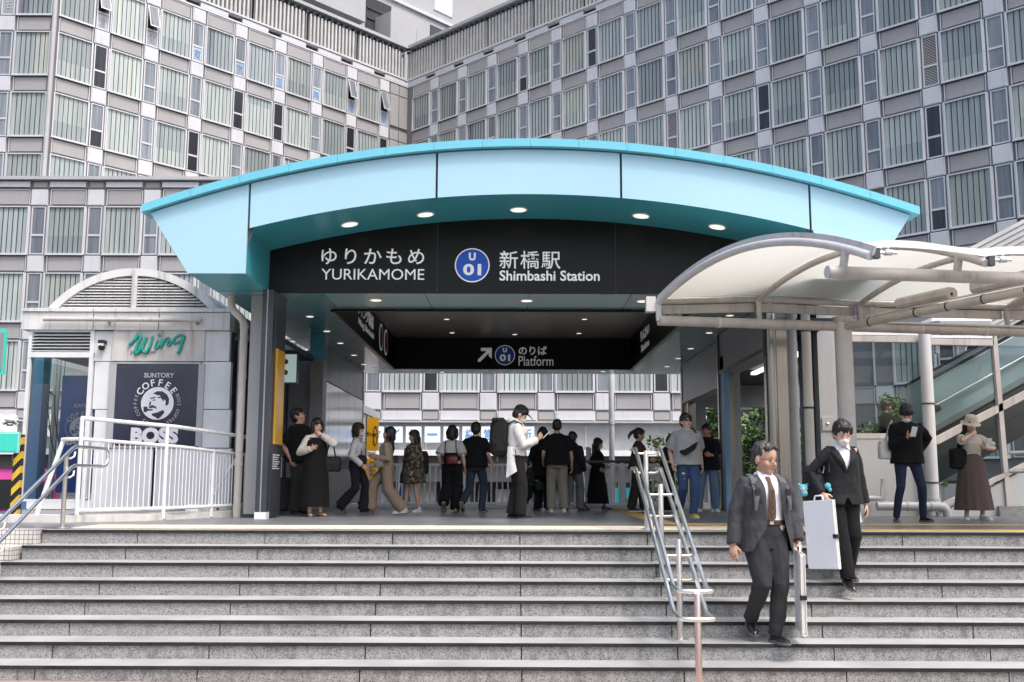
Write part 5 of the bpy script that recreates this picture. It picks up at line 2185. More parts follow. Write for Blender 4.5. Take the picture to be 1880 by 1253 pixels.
# ------------------------------------------------------------------ left edge of the street
o = thing('warning_post', 'yellow and black striped warning post beside the glass kiosk', 'post', (0, 0, 0))
m = MB()
DW = 15.6
a, b, c, d_ = at(17, 955, DW), at(30, 955, DW), at(40, 798, DW), at(24, 798, DW)
zz = [a.z - .3 + (c.z - a.z + .3) * i / 1 for i in (0, 1)]
w_ = .12
n = 9
dx = (c.x - b.x)
H_ = c.z - (a.z - .3)
for k in range(-1, n * 2):
    za, zb_ = k * H_ / n / 1.0 * .62, (k + 1) * H_ / n * .62
    mat = MT['hazard_yellow'] if k % 2 == 0 else MT['black']
    def cl(z):
        return min(max(z, 0), H_)
    tilt = .13
    x_at = lambda z: a.x + dx * z / H_
    quad = [(0, za), (w_, za + tilt), (w_, zb_ + tilt), (0, zb_)]
    if zb_ + tilt <= 0 or za >= H_:
        continue
    vs = [(x_at(cl(z)) + u, DW, a.z - .3 + cl(z)) for u, z in quad]
    vs += [(x, DW + .09, z) for x, y, z in vs]
    m.add(vs, [(0, 1, 2, 3), (7, 6, 5, 4), (0, 3, 7, 4), (1, 5, 6, 2)], mat)
m.build('post', o)
m = MB()
m.box(a.x - .08, a.x + .25, DW - .03, DW + .2, -1.0, a.z - .28, MT['grey_metal'])
m.build('base', o)
DS = 15.4
o = thing('lit_box_sign', 'turquoise box sign in a pale frame by the striped post', 'sign', (0, 0, 0))
m = MB()
a, b = at(-40, 793, DS), at(33, 832, DS)
m.box(a.x, b.x, DS, DS + .05, b.z, a.z, M('mint_frame', (.35, .68, .60), .4))
m.build('frame', o)
m = MB()
for x0_, x1_ in ((-38, 4.5), (7, 31)):
    p, q = at(x0_, 797, DS), at(x1_, 829, DS)
    m.box(p.x, q.x, DS - .01, DS, q.z, p.z, MT['teal_sign'])
m.build('panel', o)
o = thing('lit_box_sign', 'edge of a tall turquoise framed sign high on the left by the grey block', 'sign', (0, 0, 0))
m = MB()
p, q = at(-60, 604, 16.2), at(6, 688, 16.2)
m.box(p.x, q.x, 16.2, 16.25, q.z, p.z, MT['teal_sign'])
m.box(p.x, q.x - .025, 16.19, 16.2, q.z + .06, p.z - .06, MT['grey_metal'])
m.build('panel', o)

vn = thing('parked_van', 'bright pink van parked behind the kiosk at the left edge', 'van', (-13.3, 25.0, GZ))
m = MB()
prof = [(-2.3, .35), (2.3, .35), (2.35, .9), (2.25, 1.15), (1.75, 1.95), (1.55, 2.12), (-2.05, 2.15), (-2.25, 1.95), (-2.35, 1.0)]
rings = []
for yy, k in ((-.82, .94), (-.88, 1.0), (-.80, 1.0), (.80, 1.0), (.88, 1.0), (.82, .94)):
    rings.append([(x * (1 if k == 1 else .985), yy * (1 - .10 * max(0, z - 1.1)), .35 + (z - .35) * (1 if k == 1 else .985)) for x, z in prof])
m.loft(rings, MT['pink'], False)
m.build('body', vn)
m = MB()
for x0_, x1_ in ((-2.1, -1.0), (-.9, .3), (.4, 1.55)):
    m.prism([(x0_, -.83, 1.15), (x1_ + (.25 if x1_ > 1 else 0), -.83, 1.15), (x1_, -.80, 1.85), (x0_, -.80, 1.85)], (0, -.03, 0), MT['black'])
m.build('window', vn)
m = MB()
m.box(-2.36, 2.36, -.90, .90, .62, .80, MT['white_paint'])
m.box(-2.36, 2.36, -.895, .895, .33, .45, MT['gap'])
m.build('trim', vn)
for x in (-1.45, 1.5):
    for y in (-.78, .78):
        m = MB()
        m.tube([(x, y - .1, .33), (x, y + .1, .33)], .33, MT['tyre'], 20)
        w2 = m.build('wheel', vn)
        m = MB()
        m.tube([(x, y - .11, .33), (x, y + .11, .33)], .19, MT['steel'], 16)
        m.build('rim', w2)


# ------------------------------------------------------------------ greenery seen through the right-hand openings
def bush_tree(label, x, y, base, h, rad, n, seed, group=None, trunk_h=None):
    o = thing('tree', label, 'tree', (x, y, base), group=group)
    r = random.Random(seed)
    trunk_h = trunk_h or h * .45
    m = MB()
    top = Vector((r.uniform(-.15, .15), r.uniform(-.15, .15), h * .75))
    m.tube([(0, 0, 0), (0.03, 0, trunk_h * .5), top * .75, top], [.10, .08, .05, .02], MT['bark'], 9)
    clumps = []
    for k in range(12):
        a = r.uniform(0, 2 * pi)
        z = r.uniform(.42, .98) * h
        w = rad * r.uniform(.35, 1.0) * (1 - .45 * abs(z / h - .65))
        c = Vector((w * cos(a), w * sin(a), z))
        clumps.append((c, r.uniform(.28, .55) * rad))
        b = top * (.55 * z / h + .2)
        m.tube([b, b.lerp(c, .55) + Vector((0, 0, .05)), c], [.035, .022, .008], MT['bark'], 6)
    m.build('trunk', o)
    m = MB()
    for k in range(n):
        c, cr = r.choice(clumps)
        d = Vector((r.gauss(0, 1), r.gauss(0, 1), r.gauss(0, .8)))
        d = d.normalized() * cr * r.uniform(.35, 1.05)
        p = c + d
        s = r.uniform(.05, .11)
        nrm = (d.normalized() * .6 + Vector((r.uniform(-1, 1), r.uniform(-1, 1), r.uniform(-.2, 1)))).normalized()
        u = nrm.orthogonal().normalized()
        u = Matrix.Rotation(r.uniform(0, 6.28), 3, nrm) @ u
        v = nrm.cross(u)
        m.add([p - u * s, p + v * s * .42 - u * s * .1, p + u * s, p - v * s * .42 - u * s * .1], [(0, 1, 2, 3)], MT['hedge_leaf'] if r.random() < .7 else MT['hedge_leaf_dark'])
    m.build('crown', o)
    return o


G_ = 'street trees beyond the right-hand pillars'
for i, (px, py, D, h, rad, n) in enumerate(((1385, 800, 30, 4.4, 1.3, 5200), (1308, 830, 31, 4.0, .9, 3000), (1420, 840, 27.5, 3.0, .9, 3000), (1222, 800, 31, 3.4, .6, 900), (1640, 760, 27, 4.4, 1.1, 3200), (1575, 770, 28, 4.0, 1.0, 3000))):
    p = at(px, py, D)
    lab = ['dense leafy tree seen between the grey pillar and the steel pillar', 'slim leafy tree seen beside the blue painted post', 'low bushy tree right behind the head of the grey-suited man', 'thin sparse sapling just left of the back steel pillar', 'leafy tree behind the glass hall over the phone man', 'leafy tree behind the glass hall beside the white column'][i]
    bush_tree(lab, p.x, D, GZ, h, rad, n, 40 + i, G_)
# traffic parked beyond the side passage
m = MB()

# ------------------------------------------------------------------ people: one skin per body, clothes fitted over it
SKIN = {k: M('skin_' + k, c, .5, var=.07, vscale=9, spec=.35) for k, c in dict(a=(.56, .33, .23), b=(.62, .40, .30), c=(.50, .30, .21), d=(.50, .22, .15)).items()}
HAIR = {'black': M('black_hair', (.012, .010, .009), .38, var=.5, vscale=30, stretch=(6, 6, .5), bump=.4, bscale=30), 'brown': M('dark_brown_hair', (.030, .017, .011), .38, var=.5, vscale=30, stretch=(6, 6, .5), bump=.4, bscale=30),
        'grey': M('greying_hair', (.036, .034, .033), .5, var=.8, vscale=26, stretch=(3, 3, 1), bump=.6, bscale=40)}
EYE_M = M('eye_dark', (.015, .01, .008), .2)
LIP_M = M('lip', (.36, .13, .11), .45)
FAB = {}


def fab(col, pattern=None, rough=.85):
    key = (tuple(col), pattern, rough)
    if key not in FAB:
        FAB[key] = fabric('cloth', col, pattern=pattern, rough=rough)
    return FAB[key]


SHOE_BLACK = M('black_leather', (.012, .011, .011), .25, var=.1)
SHOE_WHITE = M('white_trainer', (.62, .62, .60), .5, var=.06)
SHOE_TAN = M('tan_shoe', (.30, .20, .10), .5)
SHOE_YELLOW = M('yellow_trainer', (.72, .47, .01), .5)
SOLE = M('shoe_sole', (.10, .10, .10), .8)
MASK = M('face_mask', (.72, .70, .68), .8, var=.03)
BAGBLACK = fabric('black_nylon', (.012, .012, .013), rough=.6)
TORSO = {'m': [(.80, .150, .105, 0), (.92, .166, .118, .005), (1.00, .158, .110, 0), (1.08, .150, .106, -.003), (1.18, .160, .113, -.008), (1.27, .177, .120, -.010), (1.34, .182, .108, -.002), (1.385, .150, .090, .008), (1.418, .098, .070, .014), (1.440, .062, .056, .016)],
         'f': [(.80, .155, .108, 0), (.92, .164, .116, .005), (1.00, .142, .102, 0), (1.08, .126, .092, -.002), (1.18, .138, .108, -.010), (1.26, .150, .114, -.014), (1.32, .152, .095, -.002), (1.370, .122, .078, .008), (1.405, .080, .060, .014), (1.435, .052, .048, .016)]}


def sect(sex, z):
    T = TORSO[sex]
    if z <= T[0][0]:
        return T[0][1:]
    for a, b in zip(T, T[1:]):
        if z <= b[0]:
            t = (z - a[0]) / (b[0] - a[0])
            return tuple(a[i] + (b[i] - a[i]) * t for i in (1, 2, 3))
    return T[-1][1:]


def ik(a, b, l1, l2, hint):
    a, b, hint = Vector(a), Vector(b), Vector(hint)
    d = b - a
    L = min(d.length, (l1 + l2) * .999)
    d.normalize()
    b = a + d * L
    x = (l1 * l1 - l2 * l2 + L * L) / (2 * L)
    hh = sqrt(max(0, l1 * l1 - x * x))
    n = hint - d * hint.dot(d)
    n.normalize()
    return a + d * x + n * hh, b


def ringz(c, hw, hd, z, n=24, e=2.4, tilt=(0, 0)):
    out = []
    for k in range(n):
        a = 2 * pi * k / n
        ca, sa = cos(a), sin(a)
        out.append(Vector((c[0] + hw * math.copysign(abs(ca) ** (2 / e), ca), c[1] + hd * math.copysign(abs(sa) ** (2 / e), sa), z)))
    return out


def hand(m, Wp, d, n, curl, side, mat, size=1.0):
    Wp, d, n = Vector(Wp), Vector(d).normalized(), Vector(n)
    n = (n - d * n.dot(d)).normalized()
    s = d.cross(n).normalized() * side
    R3 = Matrix((s, n, d)).transposed()
    m.ball(Wp + d * .046 * size, (.040 * size, .017 * size, .054 * size), mat, 12, 8, R3)
    for i in range(4):
        p = Wp + d * (.086 - .006 * abs(i - 1)) * size + s * (.029 - .0195 * i) * size
        ln = (.072, .080, .074, .058)[i] * size
        pts, dd = [p - d * .012], d.copy()
        for j, f in enumerate((.42, .32, .26)):
            ang = curl * (.55, .75, .6)[j] * (1 + .08 * i)
            ax = d.cross(n)
            dd = Matrix.Rotation(ang, 3, ax) @ dd
            p = p + dd * ln * f
            pts.append(p.copy())
        m.tube(pts, [.0092 * size, .0088 * size, .0080 * size, .0066 * size], mat, 7, round_ends=True)
    p = Wp + d * .026 * size + s * .030 * size
    t1 = (d * .62 + s * .62 + n * .42 * (1 + .5 * curl)).normalized()
    t2 = (d * .80 + s * .15 + n * .45 * (1 + .6 * curl)).normalized()
    m.tube([p, p + t1 * .036 * size, p + t1 * .036 * size + t2 * .032 * size], [.0115 * size, .0105 * size, .008 * size], mat, 7, round_ends=True)


def person(label, base, rz, h=1.7, sex='m', lean=(0, 0), drop=0.0, feet=None, hands=None, elbows=None, palms=None, curl=.5, head=(0, 0), hs=1.07, skin='a', hair=('short', 'black'),
           top=None, legs=None, skirt=None, shoes=None, mask=False, glasses=None, cap=None, hat=None, vox=.013, face=True, sleeve_hint=None, jacket=None, shirt_front=None, bulk=1.0, belt=None, tie=None, twist=0.0):
    k = h / 1.70
    o = thing('person', label, 'person', base, radians(rz))
    o.scale = (k, k, k)
    sk = SKIN[skin]
    lx, ly = lean
    feet = feet or {}
    fL = feet.get('L', (.10, 0, .085, 0, 8))
    fR = feet.get('R', (-.10, 0, .085, 0, -8))
    hipz = .925 - drop
    off = lambda z: Vector((lx * max(0, z - .93) / .48, ly * max(0, z - .93) / .48, 0))
    dz = -drop
    hips = {'L': Vector((.090, 0, hipz)), 'R': Vector((-.090, 0, hipz))}
    kn, an = {}, {}
    for s, f in (('L', fL), ('R', fR)):
        kn[s], an[s] = ik(hips[s], f[:3], .43, .42, (0.05 if s == 'L' else -.05, -1, 0))
    shx = (.172 if sex == 'm' else .150) * bulk
    zs = (1.362 if jacket else 1.346) + dz
    tw = radians(twist)
    sh = {}
    for s, q in (('L', 1), ('R', -1)):
        sh[s] = off(1.352) + Vector((q * shx * cos(tw), q * shx * sin(tw) + .005, zs))
    hands = hands or {}
    elbows = elbows or {}
    palms = palms or {}
    el, wr = {}, {}
    for s, q in (('L', 1), ('R', -1)):
        tgt = hands.get(s, (q * (shx + .055), -.03, .86 + dz))
        el[s], wr[s] = ik(sh[s], Vector(tgt), .285, .255, elbows.get(s, (q * .35, 1, -.2)))
    nk = off(1.46) + Vector((0, .012, 1.452 + dz))
    Hm = Matrix.Translation(nk) @ Matrix.Rotation(radians(head[0]), 4, 'Z') @ Matrix.Rotation(radians(head[1]), 4, 'X') @ Matrix.Scale(hs, 4)
    HR = Hm.to_3x3()
    hp = lambda x, y, z: Hm @ Vector((x, y, z))
    # ---- body
    m = MB()
    rings = [ringz(off(z) + Vector((0, yo, 0)), hw * .95 * bulk, hd * .93 * bulk, z + dz) for z, hw, hd, yo in TORSO[sex]]
    m.loft(rings, sk)
    nr = .056 if sex == 'm' else .047
    m.tube([nk + Vector((0, .004, -.06)), nk + Vector((0, 0, .0)), hp(0, .012, .07)], [nr * 1.15, nr, nr * .95], sk, 14)
    m.ball(hp(0, .006, .130), (.075, .095, .097), sk, 18, 12, HR)
    m.ball(hp(0, -.026, .075), (.061, .066, .080), sk, 16, 10, HR)
    m.ball(hp(0, -.058, .020), (.036, .030, .024), sk, 12, 8, HR)
    m.ball(hp(0, -.095, .074), (.015, .019, .013), sk, 10, 7, HR)
    m.tube([hp(0, -.084, .108), hp(0, -.098, .078)], [.008, .012], sk, 8)
    for q in (1, -1):
        m.ball(hp(q * .077, .006, .086), (.011, .021, .031), sk, 10, 8, HR)
        m.ball(hp(q * .042, -.058, .068), (.022, .024, .026), sk, 10, 8, HR)
    for s in 'LR':
        m.tube([sh[s], sh[s].lerp(el[s], .4), el[s], el[s].lerp(wr[s], .3), wr[s]], [.052 * bulk, .046 * bulk, .037, .038, .026], sk, 12, round_ends=True)
        m.tube([hips[s], hips[s].lerp(kn[s], .45), kn[s], kn[s].lerp(an[s], .35), an[s]], [.086, .074, .052, .052, .034], sk, 12, round_ends=True)
    me = remeshed(m, 'body', vox, 5)
    b = MB()
    b.add([v.co for v in me.vertices], [list(p.vertices) for p in me.polygons], sk, True)
    bpy.data.meshes.remove(me)
    for s, q in (('L', 1), ('R', -1)):
        d = (wr[s] - el[s]).normalized()
        n = Vector(palms.get(s, (-q, .15, 0)))
        sd = d.cross((n - d * n.dot(d)).normalized())
        # thumb points forwards (-y) or up
        side = 1 if (sd.dot(Vector((0, -1, .35)))) > 0 else -1
        cu = curl[s] if isinstance(curl, dict) else curl
        hand(b, wr[s] + d * .004, d, n, cu, side, sk)
    if face:
        for q in (1, -1):
            b.ball(hp(q * .031, -.0835, .103), (.0090, .005, .0030), EYE_M, 10, 6, HR)
            b.ball(hp(q * .032, -.0855, .124), (.014, .005, .0020), HAIR['brown'], 10, 6, HR)
        if not mask:
            b.ball(hp(0, -.0870, .039), (.019, .007, .0048), LIP_M, 10, 6, HR)
    b.build('body', o)
    # ---- hair
    style, hc = hair
    if style:
        m = MB()
        hm = HAIR[hc]
        if style == 'crop':
            m.ball(hp(0, .020, .150), (.0795, .094, .084), hm, 18, 12, HR)
            m.ball(hp(0, .040, .105), (.0755, .068, .075), hm, 16, 10, HR)
            for x in (-.05, -.025, 0, .025, .05):
                m.ball(hp(x, -.055, .200 - abs(x) * .25), (.022, .03, .018), hm, 8, 6, HR)
        else:
            m.ball(hp(0, .016, .148), (.085, .103, .093), hm, 18, 12, HR)
            m.ball(hp(0, .045, .095), (.080, .068, .085), hm, 16, 10, HR)
            for x in (-.058, -.036, -.012, .012, .036, .058):
                m.ball(hp(x, -.070 + abs(x) * .4, .188 - abs(x) * .30), (.020, .026, .026), hm, 8, 6, HR)
            for q in (1, -1):
                m.ball(hp(q * .076, -.022, .135), (.014, .030, .042), hm, 8, 6, HR)
        if style in ('bob', 'long', 'fringe'):
            for x in (-.045, -.015, .015, .045):
                m.ball(hp(x, -.084 + abs(x) * .3, .152), (.019, .014, .03), hm, 8, 6, HR)
        if style == 'bob':
            for q in (1, -1):
                m.tube([hp(q * .074, -.012, .15), hp(q * .086, -.008, .08), hp(q * .078, -.002, .01), hp(q * .062, .0, -.03)], [.03, .036, .032, .016], hm, 10, round_ends=True)
            m.tube([hp(0, .06, .15), hp(0, .085, .08), hp(0, .075, .0), hp(0, .06, -.04)], [.07, .072, .065, .04], hm, 12, flat=(1, .6), round_ends=True)
        if style == 'long':
            for q in (1, -1):
                m.tube([hp(q * .072, -.005, .15), hp(q * .084, .01, .06), nk + Vector((q * .085, .01, -.06)), nk + Vector((q * .085, .015, -.16)), nk + Vector((q * .07, .02, -.22))], [.032, .036, .034, .03, .014], hm, 10, round_ends=True)
            m.tube([hp(0, .06, .14), hp(0, .09, .05), nk + Vector((0, .085, -.06)), nk + Vector((0, .10, -.18)), nk + Vector((0, .10, -.26))], [.075, .078, .08, .075, .04], hm, 12, flat=(1.1, .55), round_ends=True)
        if style == 'tail':
            m.ball(hp(0, .10, .16), .036, hm)
            m.tube([hp(0, .11, .15), hp(0, .16, .11), hp(0, .19, .04), hp(0, .18, -.02)], [.03, .036, .028, .01], hm, 10, round_ends=True)
        if style == 'bun':
            m.ball(hp(0, .09, .17), (.05, .05, .045), hm)
        link('hair', remeshed(m, 'hair', .0085, 3, [hm], .010, 48, (1, 1, .28), rz), o)
    # ---- clothes
    ez = lambda v: v

    def loft_top(m, mat, z0, z1, ease, hem=None):
        zz = [z0 + (z1 - z0) * i / 12 for i in range(13)]
        rings = []
        for z in zz:
            hw, hd, yo = sect(sex, z)
            if hem and z < 1.22:
                t = (1.22 - z) / max(.01, 1.22 - z0)
                hw1, hd1, _ = sect(sex, 1.22)
                hw, hd = max(hw, hw1 * (1 - t) + hem[0] * t), max(hd, hd1 * (1 - t) + hem[1] * t)
            f = 1 if z < 1.33 else max(.2, 1 - (z - 1.33) / .11)
            rings.append(ringz(off(z) + Vector((0, yo, 0)), hw * bulk + ease * f, hd * bulk + ease * f, z + dz, 28))
        m.loft(rings, mat)

    def sleeves(m, mat, length, r0, r1, r2):
        for s in 'LR':
            a, e, w = sh[s], el[s], wr[s]
            st_ = nk.lerp(a, .40) + Vector((0, 0, -.050))
            if length == 'short':
                m.tube([st_, a, a.lerp(e, .30), a.lerp(e, .6), a.lerp(e, .88)], [r0 * .60, r0 * .74, r0 * .90, r1 * .96, r1], mat, 14)
            else:
                m.tube([st_, a, a.lerp(e, .25), a.lerp(e, .6), e, e.lerp(w, .5), w], [r0 * .62, r0 * .84, r0 * .92, r0 * .88, r1, (r1 + r2) / 2, r2], mat, 14)

    if top:
        mat = top['mat']
        m = MB()
        loft_top(m, mat, top.get('z0', .84), 1.435, top.get('ease', .02), top.get('hem'))
        if top.get('sleeve', 'short') != 'none':
            sleeves(m, mat, top.get('sleeve', 'short'), *top.get('r', (.072, .066, .05)))
        if top.get('hood'):
            m.tube([nk + Vector((-.09, -.01, -.02)), nk + Vector((-.06, .08, .0)), nk + Vector((.06, .08, .0)), nk + Vector((.09, -.01, -.02))], [.03, .055, .055, .03], mat, 10, round_ends=True)
        me = remeshed(m, top.get('name', 'shirt'), vox * .85, 4, [mat], top.get('nz', .008), 8, (1, 1, .6), rz * .1 + h)
        link(top.get('name', 'shirt'), me, o)
        if top.get('collar'):
            m = MB()
            pts = [nk + Vector((.062 * cos(a), .052 * sin(a) + .003, -.012 - .022 * max(0, -sin(a)))) for a in [2 * pi * i / 18 for i in range(19)]]
            m.tube(pts, .014, top['collar'], 8, flat=(.5, 1.5))
            m.build('collar', o)
    if legs:
        mat = legs['mat']
        m = MB()
        hp_, tg, kr, hr = legs.get('r', (.095, .086, .070, .062))
        zz = [.80, .86, .92, .98, 1.03]
        m.loft([ringz((0, sect(sex, z)[2], 0), sect(sex, z)[0] * bulk + .012, sect(sex, z)[1] * bulk + .014, z + dz, 26) for z in zz], mat)
        for s in 'LR':
            a = an[s] + (kn[s] - an[s]).normalized() * legs.get('cut', .0)
            m.tube([hips[s] + Vector((0, 0, .02)), hips[s].lerp(kn[s], .4), kn[s], kn[s].lerp(a, .5), a + (a - kn[s]).normalized() * .02], [hp_, tg, kr, (kr + hr) / 2, hr], mat, 14)
        me = remeshed(m, 'trousers', vox * .85, 4, [mat], legs.get('nz', .007), 8, (1, 1, .7), rz * .2 + h)
        link('trousers', me, o)
    if skirt:
        mat = skirt['mat']
        m = MB()
        z1, z0 = skirt.get('z1', 1.05), skirt['z0']
        sx_, sy_ = skirt.get('sway', (0, 0))
        rings = []
        nn = 48
        for i in range(15):
            t = i / 14
            z = z1 + (z0 - z1) * t
            hw, hd, yo = sect(sex, max(z, .80))
            w1, d1 = skirt['hem']
            tt = t ** .8
            e_ = skirt.get('e', .016)
            hw, hd = (hw * bulk + e_) * (1 - tt) + w1 * tt, (hd * bulk + e_) * (1 - tt) + d1 * tt
            r = []
            for q in range(nn):
                a = 2 * pi * q / nn
                pl = 1 + skirt.get('pleat', .03) * t * cos(a * 11 + 1.3 * sin(a * 3))
                r.append(Vector((hw * cos(a) * pl + sx_ * t * t, hd * sin(a) * pl + yo + sy_ * t * t, z + dz)))
            rings.append(r)
        m.loft(rings, mat)
        m.build(skirt.get('name', 'skirt'), o)
    if belt:
        m = MB()
        z = 1.025
        hw, hd, yo = sect(sex, z)
        rings = [ringz((0, yo, 0), hw * bulk + e, hd * bulk + e, z + dz + q, 30) for e, q in ((.012, -.022), (.021, -.020), (.021, .018), (.012, .020))]
        m.loft(rings, belt, False)
        m.box(-.018, .016, yo - hd * bulk - .028, yo - hd * bulk - .019, z + dz - .016, z + dz + .014, MT['steel'])
        m.build('belt', o)
    if shoes:
        mat = shoes['mat']
        for s, f in (('L', fL), ('R', fR)):
            m = MB()
            A = an[s]
            pit, yaw = radians(f[3]), radians(f[4])
            Rf = Matrix.Rotation(yaw, 3, 'Z') @ Matrix.Rotation(pit, 3, 'X')
            q = lambda x, y, z: A + Rf @ Vector((x, y, z))
            t = shoes.get('h', 1.0)
            m.tube([q(0, .045, -.050), q(0, .02, -.045), q(0, -.05, -.052), q(0, -.11, -.058), q(0, -.165, -.064), q(0, -.185, -.066)], [.030, .040, .042, .044, .034, .018], mat, 12, flat=(1, .78), round_ends=True)
            m.tube([q(0, .012, -.04), q(0, .008, .02 * t)], [.042, .040], mat, 12)
            me = remeshed(m, 'shoe', .008, 4, [mat])
            b = MB()
            b.add([v.co for v in me.vertices], [list(p.vertices) for p in me.polygons], mat, True)
            sm_ = shoes.get('sole', SOLE)
            rings = []
            for zz, e in ((-.086, -.004), (-.072, .002), (-.064, -.003)):
                rings.append([q((x + math.copysign(e, x)), y + (e if y > 0 else -e), zz) for x, y in ((-.030, .06), (-.042, .02), (-.038, -.05), (-.046, -.11), (-.036, -.17), (-.012, -.198), (.012, -.198), (.036, -.17), (.046, -.11), (.038, -.05), (.042, .02), (.030, .06))])
            b.loft(rings, sm_, False)
            b.build('shoe', o)
            bpy.data.meshes.remove(me)
    if jacket:
        mat = jacket['mat']
        m = MB()
        z0 = jacket['z0']
        loft_top(m, mat, z0, 1.44, jacket.get('ease', .034), jacket.get('hem'))
        sleeves(m, mat, 'long', *jacket.get('r', (.078, .064, .052)))
        me = remeshed(m, 'jacket', .008, 5, [mat], jacket.get('nz', .006) * 1.3, 11, (1, 1, .6), 3.1)
        edge = jacket['edge']                                     # z -> (x left, x right) of the open front

        def cut(v):
            z = v.co.z - dz
            e = edge(z)
            ox = off(z)
            return e and e[0] < v.co.x - ox.x < e[1] and v.co.y - ox.y < .0
        b = MB()
        dead = [cut(v) for v in me.vertices]
        b.add([v.co for v in me.vertices], [list(p.vertices) for p in me.polygons if not all(dead[i] for i in p.vertices)], mat, True)
        j = b.build('jacket', o)
        bpy.data.meshes.remove(me)
        # lapels folded back along the edge
        def front(x, z, e):
            hw, hd, yo = sect(sex, z)
            f = 1 if z < 1.33 else max(.2, 1 - (z - 1.33) / .11)
            hw, hd = hw * bulk + e * f, hd * bulk + e * f
            u = min(.98, abs(x) / hw)
            c = off(z)
            return Vector((c.x + x, c.y + yo - hd * (1 - u ** 2.4) ** (1 / 2.4), z + dz))
        E0 = jacket.get('ease', .034)
        for q in (0, 1):
            m = MB()
            zz = [jacket['lap'] + (1.425 - jacket['lap']) * i / 10 for i in range(11)]
            rows = []
            for i, z in enumerate(zz):
                e = edge(z)
                x = e[q]
                t = i / 10
                wdt = jacket.get('lapw', .075) * (.15 + .85 * min(1, t * 1.5)) * (1 if t < .8 else 1.15 - (t - .8) * 1.5) + .006
                if .62 < t < .72:
                    wdt *= .8
                sg = -1 if q == 0 else 1
                rows.append([front(x - sg * .006, z, E0 + .006), front(x + sg * wdt * .5, z, E0 + .018), front(x + sg * wdt, z, E0 + .012), front(x + sg * wdt, z, E0 + .002)])
            vs = [p for r in rows for p in r]
            fs = [(i * 4 + c, i * 4 + c + 1, (i + 1) * 4 + c + 1, (i + 1) * 4 + c) for i in range(10) for c in range(3)]
            m.add(vs, fs, jacket.get('lapmat', mat), True)
            m.build('lapel', j)
        for z, x in jacket.get('buttons', ()):
            m = MB()
            p = front(x, z, E0 + .004)
            m.ball(p, (.011, .006, .011), MT['black'], 8, 6)
            m.build('button', j)
        for (xa, xb, z) in jacket.get('pockets', ()):
            m = MB()
            m.add([front(xa, z, E0 + .010), front(xb, z, E0 + .010), front(xb, z + .035, E0 + .008), front(xa, z + .035, E0 + .008)], [(0, 1, 2, 3)], mat)
            m.build('pocket_flap', j)
        if tie:
            m = MB()
            zz = [1.415, 1.400, 1.375, 1.30, 1.20, 1.10, 1.055, 1.035]
            ww = [.020, .024, .016, .026, .034, .041, .036, .004]
            rows = []
            for z, w in zip(zz, ww):
                rows.append([front(-w + tie.get('dx', 0), z, .030), front(tie.get('dx', 0), z, .040), front(w + tie.get('dx', 0), z, .030)])
            vs = [p for r in rows for p in r]
            m.add(vs, [(i * 3 + c, i * 3 + c + 1, (i + 1) * 3 + c + 1, (i + 1) * 3 + c) for i in range(len(zz) - 1) for c in range(2)], tie['mat'], False)
            m.build('tie', o)
        if shirt_front:                                           # shirt collar wings
            for q in (1, -1):
                m = MB()
                n0 = nk + Vector((q * .012, -.064, -.030))
                n1 = nk + Vector((q * .062, -.030, .012))
                n2 = nk + Vector((q * .070, -.062, -.070))
                n3 = nk + Vector((q * .075, .01, .0))
                m.add([n0, n1, n2, n0 + Vector((0, -.008, 0)), n1 + Vector((q * .006, -.006, 0)), n2 + Vector((0, -.010, 0)), n3, n3 + Vector((q * .02, 0, -.03))], [(3, 4, 5), (0, 2, 1), (0, 3, 5, 2), (1, 4, 3, 0), (2, 5, 4, 1), (4, 6, 7, 5)], shirt_front)
                m.build('collar', o)
    if mask:
        m = MB()
        m.ball(hp(0, -.054, .050), (.057, .049, .045), MASK, 16, 10, HR)
        m.ball(hp(0, -.086, .066), (.024, .028, .026), MASK, 12, 8, HR)
        for q in (1, -1):
            m.tube([hp(q * .052, -.055, .07), hp(q * .078, .0, .10)], .0025, MASK, 6)
            m.tube([hp(q * .050, -.050, .03), hp(q * .078, .004, .07)], .0025, MASK, 6)
        m.build('mask', o)
    if glasses:
        m = MB()
        if glasses == 'sun':
            for q in (1, -1):
                m.ball(hp(q * .032, -.098, .103), (.027, .008, .019), MT['black'], 12, 8, HR)
        else:
            for q in (1, -1):
                m.tube([hp(q * .033 + .025 * cos(a), -.104 + .004 * abs(cos(a)), .100 + .017 * sin(a)) for a in [2 * pi * i / 14 for i in range(15)]], .0020, MT['dark_metal'], 5)
        m.tube([hp(.008, -.104, .105), hp(-.008, -.104, .105)], .0022, MT['dark_metal'], 5)
        for q in (1, -1):
            m.tube([hp(q * .058, -.098, .106), hp(q * .074, -.05, .106), hp(q * .079, .01, .104)], .0024, MT['dark_metal'], 5)
        m.build('glasses', o)
    if cap:
        m = MB()
        m.ball(hp(0, .012, .165), (.088, .106, .080), cap, 20, 12, HR)
        m.tube([hp(0, -.075, .160), hp(0, -.12, .150), hp(0, -.165, .135)], [.075, .070, .045], cap, 16, flat=(1, .12), round_ends=True)
        link('cap', remeshed(m, 'cap', .008, 3, [cap]), o)
    if hat:
        m = MB()
        rings = []
        for r, z in ((.155, .128), (.150, .134), (.105, .160), (.098, .175), (.090, .240), (.075, .258), (.03, .264)):
            rings.append([hp(r * cos(a) * .95, r * sin(a) * 1.02 + .004, z) for a in [2 * pi * i / 28 for i in range(28)]])
        m.loft(rings, hat)
        m.build('hat', o)
    o_ = dict(o=o, k=k, sh=sh, el=el, wr=wr, hp=hp, nk=nk, off=off, dz=dz, base=Vector(base), rz=radians(rz))
    return o_


